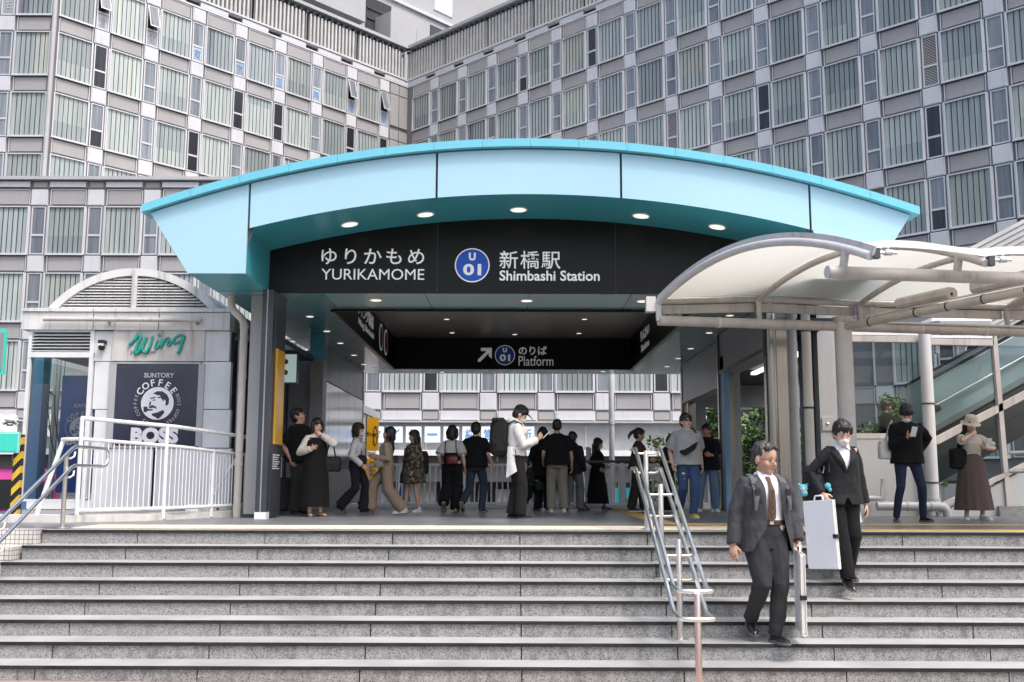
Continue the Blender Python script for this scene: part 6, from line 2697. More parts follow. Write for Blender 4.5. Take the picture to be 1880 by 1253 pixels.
def carried(P_, name, label, cat, group=None):
    """A thing that this person wears or holds; it shares the person's stance but stays on its own."""
    t = thing(name, label, cat, P_['base'], P_['rz'], group)
    t.scale = (P_['k'],) * 3
    return t


def softbag(t, c, size, mat, strap=None, name='body', nz=.006, rot=0.0, smooth=5, flap=None, straprad=.008):
    m = MB()
    c = Vector(c)
    a, b, d = size
    Rm = Matrix.Rotation(rot, 3, 'Z')
    rings = []
    for z, kx, ky in ((-d, .82, .8), (-d * .8, 1, 1), (0, 1, 1.05), (d * .75, .95, .85), (d, .8, .5)):
        rings.append([c + Rm @ (Vector((p.x, p.y, 0))) + Vector((0, 0, z)) for p in ringz((0, 0, 0), a * kx, b * ky, 0, 20, 3.5)])
    m.loft(rings, mat)
    link(name, remeshed(m, name, .010, smooth, [mat], nz, 14, (1, 1, 1), c.x), t)
    if strap:
        m = MB()
        m.tube(strap, straprad, mat, 8, flat=(2.0, .6))
        m.build('strap', t)


def phone(P_, pos, up, label, right=(1, 0, 0)):
    t = carried(P_, 'phone', label, 'phone')
    m = MB()
    u = Vector(up).normalized()
    r = Vector(right)
    r = (r - u * r.dot(u)).normalized()
    n = r.cross(u)
    m.obox(Vector(pos) - r * .037 - n * .005, r * .074, n * .010, u * .145, MT['white_paint'])
    m.build('case', t)
    m = MB()
    m.obox(Vector(pos) - r * .033 + u * .006 - n * .0065, r * .066, n * .001, u * .133, MT['black'])
    m.build('screen', t)
    return t


BLK = fab((.007, .007, .008))
BLK2 = fab((.013, .013, .015))
WHT = fab((.60, .60, .59))
NAVY = fab((.018, .026, .05))
DENIM = fab((.045, .085, .17))
DENIM_L = fab((.12, .19, .29))
KHAKI = fab((.21, .19, .15))
BEIGE = fab((.33, .26, .20))
GREYT = fab((.34, .34, .35))
CHAR = fab((.030, .031, .035))
CHAR2 = fab((.050, .052, .058))
BROWN = fab((.055, .042, .03))
SHIRT = fab((.74, .74, .80))

# --- the two in suits on the stairs
zs6, zs5 = -6 * RISE, -5 * RISE
bm = at(1410, 1180, 10.02)
man = person('man in a charcoal suit, brown tie and glasses stepping down the stairs', (bm.x, 10.02, zs6), 12, 1.92, 'm', lean=(.0, -.015), hs=1.17,
             drop=.012, feet={'L': (.055, -.03, .088, 0, 8), 'R': (-.075, .16, .19, 22, -12)}, hands={'R': (-.30, -.02, .83), 'L': (.27, -.08, .855)}, elbows={'R': (-.5, .8, 0), 'L': (.5, .8, 0)},
             palms={'L': (-1, .1, 0), 'R': (.8, .6, 0)}, curl={'L': 1.25, 'R': .7}, head=(26, 10), skin='c', hair=('crop', 'grey'), bulk=1.055,
             top=dict(mat=SHIRT, z0=.95, ease=.008, sleeve='none', name='shirt', nz=.004), legs=dict(mat=CHAR, r=(.115, .104, .080, .062), nz=.012), shoes=dict(mat=SHOE_BLACK), glasses='clear',
             jacket=dict(mat=CHAR2, z0=.78, ease=.036, hem=(.195, .145), r=(.080, .064, .054), lap=1.06, lapw=.085, nz=.010,
                         edge=lambda z: (-.060 - .02 * max(0, (z - 1.10) / .33) - .12 * max(0, (1.0 - z) / .2), .078 + .050 * max(0, (1.30 - z) / .3) + .02 * max(0, (z - 1.3) / .12) + .03 * max(0, (.98 - z) / .2)) if z < 1.43 else (-.06, .06),
                         buttons=((1.10, -.085), (1.02, -.085)), pockets=()),
             shirt_front=SHIRT, belt=M('brown_belt', (.06, .03, .018), .4), tie=dict(mat=fab((.085, .055, .04), 'dots'), dx=-.002), vox=.008)
t = carried(man, 'backpack', 'grey backpack worn by the man in the charcoal suit', 'backpack')
GBAG = fab((.11, .115, .125))
for q in (1, -1):
    m = MB()
    d_ = man['dz']
    pts = [Vector((q * .120, .13, 1.34 + d_)), Vector((q * .122, .03, 1.432 + d_)), Vector((q * .128, -.075, 1.395 + d_)), Vector((q * .140, -.158, 1.29 + d_)), Vector((q * .155, -.176, 1.20 + d_)), Vector((q * .160, -.170, 1.13 + d_))]
    pts = [p + man['off'](p.z) for p in pts]
    m.tube(pts, [.024, .026, .026, .024, .014, .008], GBAG, 10, flat=(1.35, .35))
    m.build('strap', t)
    m = MB()
    p = pts[3]
    m.box(p.x - .022, p.x + .022, p.y - .02, p.y - .004, p.z - .03, p.z + .02, MT['black'])
    m.build('buckle', t)
softbag(t, (0, .22, 1.18 + man['dz']), (.15, .085, .22), GBAG)


def portfolio(P_, label, hx, tilt, w, hgt, turn):
    """Flat white drawing case with a spine and an elastic clasp, hung from the hand at hx."""
    t = carried(P_, 'portfolio_case', label, 'portfolio case')
    Mx = Matrix.Translation(hx) @ Matrix.Rotation(radians(turn), 4, 'Z') @ Matrix.Rotation(radians(tilt), 4, 'Y')
    W_ = MT['portfolio']
    m = MB()
    m.bevbox(-w / 2, w / 2, -.020, -.014, -hgt, -.03, W_, .004)
    m.bevbox(-w / 2, w / 2, .014, .020, -hgt, -.03, W_, .004)
    m.bevbox(-w / 2, w / 2 - .01, -.0135, .0135, -hgt + .01, -.045, MT['portfolio_page'], .004)
    m.bevbox(-w / 2 - .006, -w / 2, -.020, .020, -hgt, -.03, W_, .003)
    m.bevbox(-w / 2, w / 2, -.013, .013, -hgt - .004, -hgt + .006, W_, .002)
    me = m.build('cover', t)
    me.matrix_local = Mx
    m = MB()
    m.tube([(-.06, 0, -.03), (-.055, 0, .0), (-.04, 0, .016), (.04, 0, .016), (.055, 0, .0), (.06, 0, -.03)], .009, W_, 8)
    b = m.build('handle', t)
    b.matrix_local = Mx
    m = MB()
    m.box(w / 2 - .012, w / 2 + .010, -.024, .024, -hgt * .58, -hgt * .53, MT['black'])
    m.box(w / 2 - .03, w / 2 + .02, -.030, -.021, -hgt * .585, -hgt * .525, MT['black'])
    b = m.build('clasp', t)
    b.matrix_local = Mx


MT['portfolio'] = M('portfolio_white', (.88, .895, .90), .45, var=.03)
MT['portfolio_page'] = M('portfolio_pages', (.66, .60, .55), .8, var=.05)
hx = man['wr']['L'] + (man['wr']['L'] - man['el']['L']).normalized() * .085
portfolio(man, 'white portfolio case seen edge-on in the hand of the man in the charcoal suit', hx + Vector((-.01, 0, .02)), 3, .42, .70, -110)

bw = at(1552, 1070, 11.05)
wom = person('woman in a black trouser suit and face mask coming down the stairs', (bw.x, 11.08, -3 * RISE), 6, 1.76, 'f', hs=1.12, lean=(.0, -.055), drop=.03,
             feet={'L': (.075, .10, .09, 0, 6), 'R': (-.045, -.20, .035, 18, -2)}, hands={'R': (-.245, -.10, .905), 'L': (.255, -.02, .80)}, elbows={'R': (-.8, .6, 0), 'L': (.4, .9, 0)},
             palms={'L': (-1, .2, 0), 'R': (.7, .7, 0)}, curl={'L': .5, 'R': 1.3}, head=(-4, 25), skin='b', hair=('tail', 'black'), mask=True,
             top=dict(mat=SHIRT, z0=.95, ease=.006, sleeve='none', name='shirt', nz=.004), legs=dict(mat=BLK, r=(.102, .094, .080, .078), nz=.008), shoes=dict(mat=SHOE_BLACK, h=-1),
             jacket=dict(mat=fab((.016, .016, .018), rough=.7), z0=.82, ease=.024, hem=(.205, .15), r=(.066, .056, .046), lap=1.15, lapw=.075, nz=.006,
                         edge=lambda z: ((-.082 * max(0, (z - 1.15) / .26), .082 * max(0, (z - 1.15) / .26)) if z >= 1.1499 else (-.05 * max(0, (.92 - z) / .1), .05 * max(0, (.92 - z) / .1)) if z < .90 else None),
                         buttons=((1.12, 0.0), (1.02, 0.0)), pockets=((.07, .14, .98), (-.14, -.07, .98))),
             shirt_front=SHIRT, vox=.009)
for s in 'L':
    pass
hx = wom['wr']['R'] + (wom['wr']['R'] - wom['el']['R']).normalized() * .085
portfolio(wom, 'white portfolio case hanging from the hand of the woman in the black suit', hx + Vector((-.085, 0, .03)), -4, .40, .72, -66)
t = carried(wom, 'shoulder_bag', 'black shoulder bag under the arm of the woman in the black suit', 'bag')
dzw = wom['dz']
softbag(t, (-.245, .10, 1.00 + dzw), (.10, .17, .15), BAGBLACK, [(-.15, .12, 1.16 + dzw), (-.135, .06, 1.36 + dzw), (-.130, -.02, 1.425 + dzw), (-.135, -.09, 1.34 + dzw), (-.17, -.12, 1.15 + dzw)])
m = MB()
m.tube([(-.27, .16, 1.10 + dzw), (-.31, .12, 1.20 + dzw), (-.32, .07, 1.22 + dzw), (-.30, .02, 1.19 + dzw), (-.27, .0, 1.10 + dzw)], .010, MT['black'], 8)
m.build('handle', t)
PL_T = M('teal_plush', (.12, .42, .50), .9, var=.15, vscale=30)
PL_W = M('pale_plush', (.55, .45, .46), .9, var=.1)
t = carried(wom, 'plush_toy', 'small teal plush charm dangling from the black shoulder bag', 'plush toy')
m = MB()
c = Vector((-.395, .03, .985 + dzw))
m.ball(c, (.05, .045, .045), PL_T)
m.ball(c + Vector((.0, -.02, -.05)), (.04, .035, .035), PL_T)
for q in (-1, 1):
    m.ball(c + Vector((q * .042, 0, .035)), .018, PL_T)
m.build('body', t)
m = MB()
m.ball(c + Vector((-.01, -.028, -.012)), (.032, .025, .026), PL_W)
for q in (-1, 1):
    m.ball(c + Vector((-.01 + q * .014, -.054, -.004)), .005, MT['black'])
m.build('face', t)
t = carried(wom, 'plush_toy', 'second teal plush charm, half hidden between bag and sleeve', 'plush toy')
m = MB()
c = Vector((-.185, -.105, 1.01 + dzw))
m.ball(c, (.035, .03, .035), PL_T)
m.ball(c + Vector((.02, -.005, -.035)), (.025, .02, .025), PL_T)
m.build('body', t)

# --- phone users in front of the escalator hall
p = onz(1671, 958)
pm_ = person('man in a black shirt and navy jeans looking down at a white phone', tuple(p), -4, 1.79, 'm', lean=(.0, -.03), feet={'L': (.185, .0, .085, 0, 22), 'R': (-.185, .0, .085, 0, -16)}, drop=.03,
             hands={'R': (-.06, -.25, 1.17), 'L': (.20, .13, .97)}, elbows={'R': (-.6, .5, -.6), 'L': (.8, .5, 0)}, palms={'R': (.3, .2, 1), 'L': (0, -1, 0)}, curl={'R': .9, 'L': .6}, head=(-8, 38), skin='a', hair=('fringe', 'black'), mask=True,
             top=dict(mat=BLK, z0=.84, ease=.035, hem=(.195, .145), sleeve='long', r=(.082, .066, .060), nz=.010, name='shirt'), legs=dict(mat=NAVY, r=(.092, .082, .062, .048)), shoes=dict(mat=SHOE_BLACK), vox=.011)
phone(pm_, (-.015, -.345, 1.175), (.12, -.35, .8), 'white phone in the hand of the man in the black shirt')
t = carried(pm_, 'tote_bag', 'black and white tote bag on the arm of the man in the black shirt', 'bag')
softbag(t, (-.29, .03, 1.00), (.10, .07, .13), WHT, [(-.29, .03, 1.1), (-.22, .03, 1.32), (-.18, 0, 1.42)], rot=.3)
p = onz(1790, 955)
hw_ = person('woman in a cream bucket hat and long brown skirt checking her phone', tuple(p), -2, 1.60, 'f', feet={'L': (.13, .0, .085, 0, 22), 'R': (-.13, .0, .085, 0, -22)},
             hands={'R': (-.03, -.16, 1.40), 'L': (.13, -.27, 1.17)}, elbows={'R': (-1, -.1, -.5), 'L': (1, .5, -.2)}, palms={'R': (.5, 1, .3), 'L': (-.2, .4, 1)}, curl={'R': .9, 'L': .9}, head=(6, 22), skin='b', hair=('long', 'black'),
             top=dict(mat=fab((.50, .47, .42)), z0=1.0, ease=.014, sleeve='short', r=(.080, .085, .05), nz=.006, name='blouse'), skirt=dict(mat=fab((.105, .075, .068)), z0=.16, z1=1.08, hem=(.30, .26), pleat=.05), shoes=dict(mat=SHOE_WHITE, sole=SHOE_WHITE),
             hat=fab((.58, .52, .42)), vox=.011)
phone(hw_, (.125, -.355, 1.19), (.1, -.4, .8), 'pale phone in the hand of the woman in the bucket hat')
t = carried(hw_, 'shoulder_bag', 'fluffy black shoulder bag of the woman in the bucket hat', 'bag')
softbag(t, (-.22, -.02, 1.00), (.15, .09, .17), fabric('black_fleece', (.010, .010, .010)), [(-.20, .02, 1.15), (-.14, .03, 1.36), (-.12, -.02, 1.44), (-.14, -.10, 1.34), (-.2, -.06, 1.15)], nz=.012, straprad=.016)

# --- the man walking towards us, and the one behind him
p = onz(1264, 951)
gm = person('man in a grey T-shirt, sunglasses, ripped jeans and yellow shoes walking towards the stairs', tuple(p), 8, 1.70, 'm', feet={'L': (.06, -.06, .085, 0, 6), 'R': (-.06, .26, .16, 28, -6)}, drop=.02, head=(6, -10), skin='b', hair=('fringe', 'black'), glasses='sun',
            hands={'L': (.25, .02, .85), 'R': (-.26, -.03, .86)}, top=dict(mat=GREYT, z0=.86, ease=.04, hem=(.205, .15), r=(.098, .100, .05), nz=.012, name='shirt'), legs=dict(mat=DENIM, r=(.100, .092, .078, .062)), shoes=dict(mat=SHOE_YELLOW, sole=SHOE_WHITE), vox=.011)
m = MB()
for (x, y, z, w, q) in ((-.10, -.088, .70, .045, .02), (-.085, -.085, .62, .03, .006), (.10, -.115, .66, .04, .03), (.12, -.118, .55, .035, .02), (-.09, -.06, .50, .04, .008), (.08, -.12, .48, .03, .006)):
    m.ball((x, y - .01, z), (w * .7, .02, q), WHT, 8, 6)
m.build('denim_rip', gm['o'])
t = carried(gm, 'sling_bag', 'black sling bag across the chest of the man in the grey T-shirt', 'bag')
m = MB()
m.tube([(.135, -.12, 1.22), (.03, -.195, 1.11), (-.10, -.195, 1.03), (-.145, -.165, 1.05)], [.03, .075, .085, .035], BAGBLACK, 12, flat=(1, .45), round_ends=True)
link('body', remeshed(m, 'body', .01, 4, [BAGBLACK], .004), t)
m = MB()
m.tube([(.13, -.12, 1.22), (.12, -.085, 1.36), (.10, .02, 1.44), (.0, .14, 1.3), (-.15, .12, 1.1), (-.19, -.05, 1.04), (-.14, -.16, 1.04)], .012, BAGBLACK, 8, flat=(1.6, .5))
m.build('strap', t)
p = onz(1302, 940)
person('man in a black T-shirt and blue jeans standing behind the one in grey', tuple(p), -24, 1.68, 'm', feet={'L': (.13, .02, .085, 0, 24), 'R': (-.17, -.12, .085, 0, -40)}, hands={'R': (-.10, -.22, 1.12), 'L': (.10, -.20, 1.08)}, head=(-15, 8), skin='d', hair=('short', 'black'),
       top=dict(mat=BLK, z0=.80, ease=.045, hem=(.21, .155), r=(.095, .095, .05), name='shirt'), legs=dict(mat=DENIM_L, r=(.105, .098, .085, .075)), shoes=dict(mat=SHOE_WHITE, sole=SHOE_WHITE))

# --- the backpacker
p = onz(947, 953)
bp_ = person('young man in a black cap and white jacket reading his phone in profile', (p.x, p.y, 0), 92, 1.76, 'm', lean=(0, -.02), feet={'L': (.08, .06, .085, 0, 5), 'R': (-.08, -.06, .085, 0, -5)}, head=(0, 30), skin='b', hair=('short', 'black'), mask=True, cap=fab((.012, .012, .014)),
             hands={'R': (-.10, -.30, 1.16), 'L': (.08, -.30, 1.18)}, elbows={'R': (-.6, .4, -1), 'L': (.6, .4, -1)}, palms={'R': (.4, .3, 1), 'L': (-.4, .3, 1)}, curl=.9,
             top=dict(mat=fab((.66, .65, .63)), z0=.93, ease=.04, sleeve='long', r=(.088, .078, .060), nz=.014, name='jacket', hood=True), legs=dict(mat=fab((.018, .016, .017)), r=(.105, .100, .092, .086)), shoes=dict(mat=fab((.02, .02, .022)), sole=SOLE), vox=.011)
m = MB()
m.loft([ringz((.02, .02, 0), a, b, z, 22) for z, a, b in ((.93, .165, .13), (.98, .168, .135), (1.04, .165, .13))], fab((.50, .44, .38)))
m.build('hoodie_hem', bp_['o'])
m = MB()
q = [Vector((-.19, -.03, 1.02)), Vector((-.20, .05, 1.0)), Vector((-.17, .16, .97))]
rings = []
for i in range(9):
    t_ = i / 8
    rings.append([Vector((-.185 + .02 * sin(6 * u + 2 * t_), -.04 + .17 * u + .02 * t_ * u, 1.06 - (.34 + .12 * u) * t_)) for u in [j / 8 for j in range(9)]])
vs = [v for r in rings for v in r]
m.add(vs + [v + Vector((.02, 0, 0)) for v in vs], [(i * 9 + j, i * 9 + j + 1, (i + 1) * 9 + j + 1, (i + 1) * 9 + j) for i in range(8) for j in range(8)] + [(81 + (i + 1) * 9 + j, 81 + (i + 1) * 9 + j + 1, 81 + i * 9 + j + 1, 81 + i * 9 + j) for i in range(8) for j in range(8)], fab((.66, .65, .63)), True)
m.tube([(-.20, .02, 1.02), (-.205, .0, .86)], .010, BLK, 6, flat=(1.5, .5))
m.build('hanging_jacket', bp_['o'])
phone(bp_, (-.02, -.40, 1.19), (.0, -.55, .55), 'phone in the hands of the capped young man')
t = carried(bp_, 'backpack', 'large black roll-top backpack on the young man in the cap', 'backpack')
m = MB()
rings = []
for z, a, b, c in ((.93, .13, .10, .24), (.97, .15, .125, .25), (1.15, .16, .14, .26), (1.35, .16, .135, .25), (1.42, .155, .12, .25), (1.47, .165, .10, .26), (1.49, .16, .08, .27)):
    rings.append(ringz((0, c, 0), a, b, z, 22, 4))
m.loft(rings, BAGBLACK)
m.tube([(-.17, .33, 1.46), (.17, .33, 1.46)], .035, BAGBLACK, 10, round_ends=True)
link('body', remeshed(m, 'body', .011, 4, [BAGBLACK], .008, 12, (1, 1, 1)), t)
m = MB()
for q in (1, -1):
    m.tube([(q * .10, .13, 1.40), (q * .125, .03, 1.452), (q * .14, -.08, 1.40), (q * .165, -.13, 1.24), (q * .18, -.05, 1.08), (q * .15, .12, 1.0)], .018, BAGBLACK, 8, flat=(1.4, .5))
    m.box(q * .163 - .006, q * .163 + .006, .2, .3, 1.0, 1.36, BAGBLACK)
m.build('strap', t)

# --- the crowd at the back of the passage
BV = 'people walking through the passage'
p = onz(546, 946)
person('tall man in a black T-shirt looking up beside the dark pillar', tuple(p), 62, 1.80, 'm', head=(25, -16), skin='c', hair=('short', 'black'), hands={'L': (.20, -.16, .93), 'R': (-.22, .0, .88)}, top=dict(mat=BLK, z0=.82, ease=.04, hem=(.2, .15), r=(.09, .09, .05)), legs=dict(mat=fab((.035, .035, .037)), r=(.105, .1, .092, .085)), shoes=dict(mat=SHOE_BLACK))
p = onz(577, 949)
pw = person('woman in a long black pinafore dress and white blouse, hand to her cheek', tuple(p), 26, 1.58, 'f', head=(12, 6), skin='b', hair=('bob', 'black'), glasses='clear', feet={'L': (.10, 0, .085, 0, 20), 'R': (-.09, -.02, .085, 0, -8)},
            hands={'L': (.06, -.13, 1.40), 'R': (-.14, -.20, 1.16)}, elbows={'L': (1, -.2, -.8), 'R': (-.7, .3, -1)}, palms={'L': (-.6, .8, 0), 'R': (.2, -1, .2)}, curl={'L': .7, 'R': .3},
            top=dict(mat=fab((.56, .53, .50)), z0=1.0, ease=.02, sleeve='long', r=(.075, .072, .055), name='blouse', nz=.01), skirt=dict(mat=BLK, z0=.17, z1=1.355, e=.030, hem=(.255, .21), name='dress'), shoes=dict(mat=SHOE_TAN), vox=.011)
t = carried(pw, 'handbag', 'large black handbag at the side of the woman in the pinafore dress', 'bag')
softbag(t, (.27, -.04, .90), (.17, .08, .13), BAGBLACK, [(.16, -.05, 1.0), (.2, -.06, 1.22), (.24, -.04, 1.26), (.30, -.04, 1.2), (.34, -.04, 1.0)])
p = onz(652, 943)
pw = person('woman in a white blouse, mask and flared black trousers walking right', tuple(p), 84, 1.62, 'f', lean=(0, -.03), head=(0, 4), skin='a', hair=('bob', 'brown'), mask=True, feet={'L': (.06, -.14, .085, 0, 4), 'R': (-.06, .26, .15, 35, -4)}, drop=.03,
            hands={'R': (-.20, -.16, .88), 'L': (.20, .06, .88)}, top=dict(mat=fab((.56, .56, .58)), z0=1.0, ease=.022, sleeve='long', r=(.072, .068, .055), name='blouse', nz=.01), legs=dict(mat=fab((.014, .015, .022)), r=(.098, .088, .082, .105)), shoes=dict(mat=SHOE_BLACK))
t = carried(pw, 'shoulder_bag', 'small black bag at the hip of the woman in the white blouse', 'bag')
softbag(t, (-.14, -.14, .98), (.05, .09, .09), BAGBLACK, [(-.15, -.14, 1.05), (-.09, -.10, 1.36), (0, .03, 1.44), (.1, .12, 1.3)])
p = onz(709, 943)
pw = person('long-haired woman in a beige top and wide beige trousers striding left', tuple(p), -88, 1.60, 'f', lean=(0, -.015), head=(0, -14), skin='c', hair=('long', 'black'), feet={'R': (-.06, -.30, .10, -12, -4), 'L': (.06, .30, .095, 6, 4)}, drop=.075,
            hands={'R': (-.15, -.26, 1.06), 'L': (.16, -.20, 1.04)}, elbows={'L': (.4, 1, -.4)}, top=dict(mat=BEIGE, z0=.98, ease=.025, sleeve='long', r=(.075, .070, .052), name='blouse', nz=.01), legs=dict(mat=fab((.27, .205, .155)), r=(.112, .108, .112, .118), nz=.012), shoes=dict(mat=SHOE_WHITE, sole=SHOE_WHITE))
t = carried(pw, 'handbag', 'small pale handbag held by the woman in beige', 'bag')
softbag(t, (.17, -.14, .93), (.05, .09, .07), fab((.28, .24, .2)), [(.17, -.12, 1.0), (.1, .02, 1.42), (-.05, .1, 1.38)])
p = onz(757, 941)
pw = person('woman in a short patterned dress with loose dark hair and white trainers', tuple(p), -52, 1.50, 'f', head=(-14, 2), skin='c', hair=('long', 'brown'), feet={'L': (.09, .10, .085, 0, 8), 'R': (-.09, -.12, .085, 0, -10)}, hands={'R': (-.22, -.05, .84), 'L': (.20, -.10, .85)},
            top=dict(mat=fab((.1, .09, .06), 'camo'), z0=.60, ease=.05, hem=(.24, .20), sleeve='long', r=(.085, .08, .06), name='dress', nz=.016), shoes=dict(mat=SHOE_WHITE, sole=SHOE_WHITE))
t = carried(pw, 'backpack', 'black backpack on the woman in the patterned dress', 'backpack')
softbag(t, (.04, .21, 1.02), (.14, .09, .24), BAGBLACK, [(.1, .12, 1.2), (.12, .0, 1.42), (.13, -.12, 1.2), (.15, .05, .98)])
p = onz(829, 941)
pw = person('woman seen from behind in a white T-shirt and wide black trousers', tuple(p), 172, 1.61, 'f', head=(6, 0), skin='b', hair=('bob', 'black'), feet={'R': (-.09, .04, .085, 0, -6), 'L': (.10, .26, .19, 48, 6)}, drop=.02, hands={'R': (-.25, -.02, .85), 'L': (.23, -.05, .90)},
            top=dict(mat=fab((.52, .50, .47)), z0=.95, ease=.035, sleeve='short', r=(.085, .09, .05), nz=.012), legs=dict(mat=BLK, r=(.118, .115, .115, .112), nz=.012), shoes=dict(mat=SHOE_TAN))
m = MB()
m.loft([ringz((0, .02, 0), a, b, z, 22) for z, a, b in ((.92, .172, .135), (1.05, .165, .128), (1.14, .162, .122))], BLK)
m.build('camisole', pw['o'])
t = carried(pw, 'shoulder_bag', 'dark red bag on the back of the woman in the white T-shirt', 'bag')
softbag(t, (-.04, .19, 1.0), (.12, .05, .085), M('oxblood_leather', (.11, .008, .014), .35), None)
m = MB()
m.tube([(.07, .19, 1.06), (.12, .13, 1.22), (.11, .09, 1.40)], .008, BLK, 8)
m.tube([(-.14, .19, 1.06), (-.10, .13, 1.25), (-.09, .09, 1.42)], .008, BLK, 8)
m.build('strap', t)
p = onz(873, 941)
person('man seen from behind in a black T-shirt and dark jeans in mid-step', tuple(p), 158, 1.68, 'm', head=(24, 4), skin='a', hair=('short', 'black'), feet={'R': (-.08, -.10, .085, 0, -6), 'L': (.13, .30, .20, 50, 10)}, drop=.03, hands={'R': (-.30, -.10, .88), 'L': (.26, .04, .86)},
       top=dict(mat=BLK, z0=.86, ease=.04, hem=(.195, .145), r=(.092, .088, .05)), legs=dict(mat=fab((.028, .04, .065)), r=(.102, .092, .078, .066)), shoes=dict(mat=SHOE_BLACK, sole=M('worn_sole', (.22, .19, .16), .8)))
p = onz(975, 939)
pc = person('child in dark green walking behind the capped young man', tuple(p), 80, 1.02, 'm', head=(0, 4), skin='c', hair=('short', 'black'), feet={'L': (.05, -.12, .085, 0, 0), 'R': (-.05, .34, .17, 38, 0)}, drop=.05, hands={'R': (-.18, -.18, .95), 'L': (.18, .1, .92)},
            top=dict(mat=fab((.014, .022, .018)), z0=.84, ease=.045, sleeve='long', r=(.085, .08, .06)), legs=dict(mat=BLK, r=(.1, .09, .075, .065)), shoes=dict(mat=SHOE_BLACK))
p = onz(997, 939)
person('person in black clothes mostly hidden behind the man in khaki trousers', tuple(p), 168, 1.60, 'f', head=(10, 0), skin='c', hair=('bob', 'black'), hands={'R': (-.22, -.06, .86)}, top=dict(mat=BLK, z0=.70, ease=.045, hem=(.22, .17), sleeve='long', r=(.085, .08, .06)), legs=dict(mat=BLK, r=(.105, .1, .09, .085)), shoes=dict(mat=SHOE_BLACK))
t = carried(pc, 'handbag', 'dark woven bag swinging beside the child', 'bag')
softbag(t, (-.23, -.30, .82), (.09, .12, .14), fab((.02, .03, .022)), [(-.2, -.36, .95), (-.2, -.30, 1.1), (-.2, -.22, .95)])
p = onz(1023, 941)
person('man seen from behind in a black shirt and khaki trousers', tuple(p), 186, 1.72, 'm', head=(-10, 0), skin='c', hair=('crop', 'black'), glasses='clear', feet={'L': (.11, .0, .085, 0, 10), 'R': (-.12, .05, .085, 0, -10)}, hands={'R': (-.28, -.06, .84), 'L': (.24, -.12, .92)},
       top=dict(mat=BLK, z0=.86, ease=.035, hem=(.2, .15), r=(.09, .088, .05)), legs=dict(mat=KHAKI, r=(.108, .102, .092, .086)), shoes=dict(mat=SHOE_WHITE, sole=SHOE_WHITE), bulk=1.06)
p = onz(1052, 940)
pw = person('person in a dark hooded top and grey trousers carrying a plastic bag', tuple(p), 150, 1.52, 'm', head=(8, 6), skin='c', hair=('short', 'black'), feet={'L': (.10, .16, .10, 15, 8), 'R': (-.10, -.14, .085, 0, -6)}, drop=.02, hands={'L': (.26, -.02, .98), 'R': (-.24, -.06, .86)},
            top=dict(mat=BLK2, z0=.80, ease=.045, sleeve='long', r=(.09, .08, .06), hood=True), legs=dict(mat=fab((.11, .115, .125)), r=(.105, .1, .09, .085)), shoes=dict(mat=SHOE_BLACK))
t = carried(pw, 'plastic_bag', 'thin white plastic carrier bag hanging from a hand', 'bag')
m = MB()
m.loft([ringz((.27, -.02, 0), a, b, z, 18) for z, a, b in ((.50, .09, .05), (.53, .115, .07), (.66, .11, .065), (.78, .085, .04), (.86, .05, .02))], fab((.50, .52, .54)))
for q in (1, -1):
    m.tube([(.27 + q * .04, -.02, .85), (.27 + q * .025, -.02, .92), (.27, -.02, .95)], .006, fab((.50, .52, .54)), 6)
m.build('bag_body', t)
p = onz(1097, 937)
pw = person('masked woman in a long black dress walking right past the slim white post', tuple(p), 86, 1.46, 'f', lean=(0, -.02), head=(0, 10), skin='a', hair=('long', 'black'), mask=True, feet={'L': (.05, -.16, .085, 0, 0), 'R': (-.05, .30, .15, 35, 0)}, drop=.04, hands={'R': (-.17, -.05, .95), 'L': (.15, -.18, 1.0)},
            top=dict(mat=BLK, z0=.95, ease=.03, sleeve='long', r=(.08, .075, .055)), skirt=dict(mat=BLK, z0=.19, z1=1.10, hem=(.22, .27), name='skirt'), shoes=dict(mat=SHOE_BLACK))
p = onz(1172, 940)
person('woman with a ponytail in an olive jacket behind the centre handrail', tuple(p), 84, 1.58, 'f', lean=(0, -.03), head=(0, 12), skin='c', hair=('tail', 'black'), feet={'L': (.07, -.12, .085, 0, 0), 'R': (-.07, .14, .085, 0, 0)}, hands={'R': (-.16, -.24, 1.05), 'L': (.16, -.24, 1.05)},
       top=dict(mat=BROWN, z0=.86, ease=.04, hem=(.18, .16), sleeve='long', r=(.085, .078, .06), name='jacket'), legs=dict(mat=fab((.03, .024, .02)), r=(.11, .105, .1, .095)), shoes=dict(mat=SHOE_BLACK, sole=SHOE_WHITE))
p = onz(1226, 939)
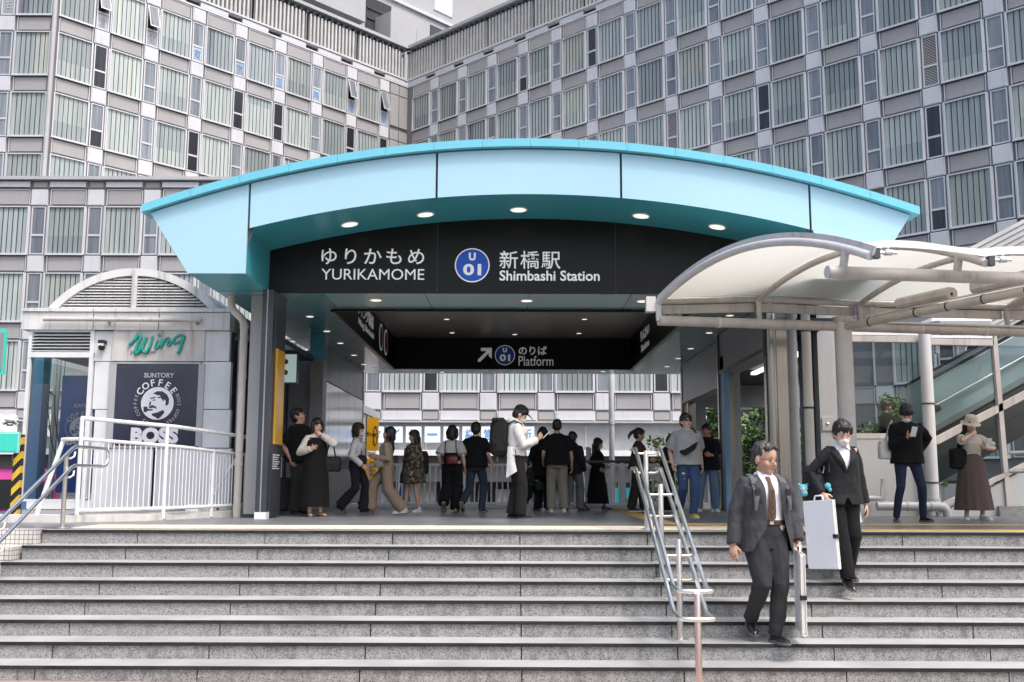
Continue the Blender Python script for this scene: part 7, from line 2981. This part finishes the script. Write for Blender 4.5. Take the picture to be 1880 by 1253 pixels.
person('short-haired person in black bending over a phone behind the centre handrail', tuple(p), 58, 1.48, 'm', lean=(0, -.06), head=(0, 30), skin='c', hair=('short', 'black'), hands={'R': (-.10, -.28, 1.12), 'L': (.10, -.28, 1.12)}, elbows={'R': (-.6, .4, -1), 'L': (.6, .4, -1)}, palms={'R': (.4, .3, 1), 'L': (-.4, .3, 1)},
       top=dict(mat=fab((.018, .02, .03)), z0=.84, ease=.04, r=(.09, .088, .05)), legs=dict(mat=BLK, r=(.1, .095, .085, .075)), shoes=dict(mat=SHOE_BLACK, sole=SHOE_WHITE))
p = at(430, 900, 18.2)
person('person in dark clothes glimpsed in the gap between kiosk and downspout', (p.x, 18.2, -.1), 40, 1.75, 'm', head=(20, 0), skin='d', hair=('short', 'black'), top=dict(mat=BLK, z0=.84, ease=.04), legs=dict(mat=BLK), shoes=dict(mat=SHOE_BLACK))
# riders on the escalators
for i, (px, py, D, c, lab) in enumerate(((1627, 735, 20.55, BLK, 'rider in black low on the far escalator behind the glass'), (1741, 676, 20.55, fab((.10, .085, .07)), 'rider in a grey-brown coat halfway up the escalator behind the glass'), (1786, 634, 20.6, fab((.16, .15, .14)), 'rider with a pale top highest up the escalator behind the glass'))):
    p = at(px, py, D)
    person(lab, (p.x, D, p.z - 1.62), 75, 1.62, 'm', head=(0, 5), skin='c', hair=('short', 'black'), hands={'R': (-.2, -.18, 1.0)}, top=dict(mat=c, z0=.82, ease=.045, sleeve='long', r=(.088, .078, .06)), legs=dict(mat=BLK2), shoes=dict(mat=SHOE_BLACK), vox=.016)

# suitcase by the pillar
t = thing('suitcase', 'black upright suitcase parked behind the dark pillar', 'suitcase', tuple(onz(528, 944)), radians(20))
m = MB()
m.bevbox(-.20, .20, -.12, .12, .05, .62, MT['black'], .03)
m.build('shell', t)
m = MB()
for x in (-.12, .12):
    m.tube([(x, .09, .6), (x, .09, .98)], .009, MT['steel'], 8)
m.tube([(-.12, .09, .98), (.12, .09, .98)], .014, MT['black'], 8)
m.build('pull_handle', t)
w_ = MB()
w_.tube([(0, -.015, .03), (0, .015, .03)], .03, MT['tyre'], 12)
w_ = w_.mesh('wheel')
for x in (-.16, .16):
    for y in (-.08, .08):
        link('wheel', w_, t, (x, y, 0))
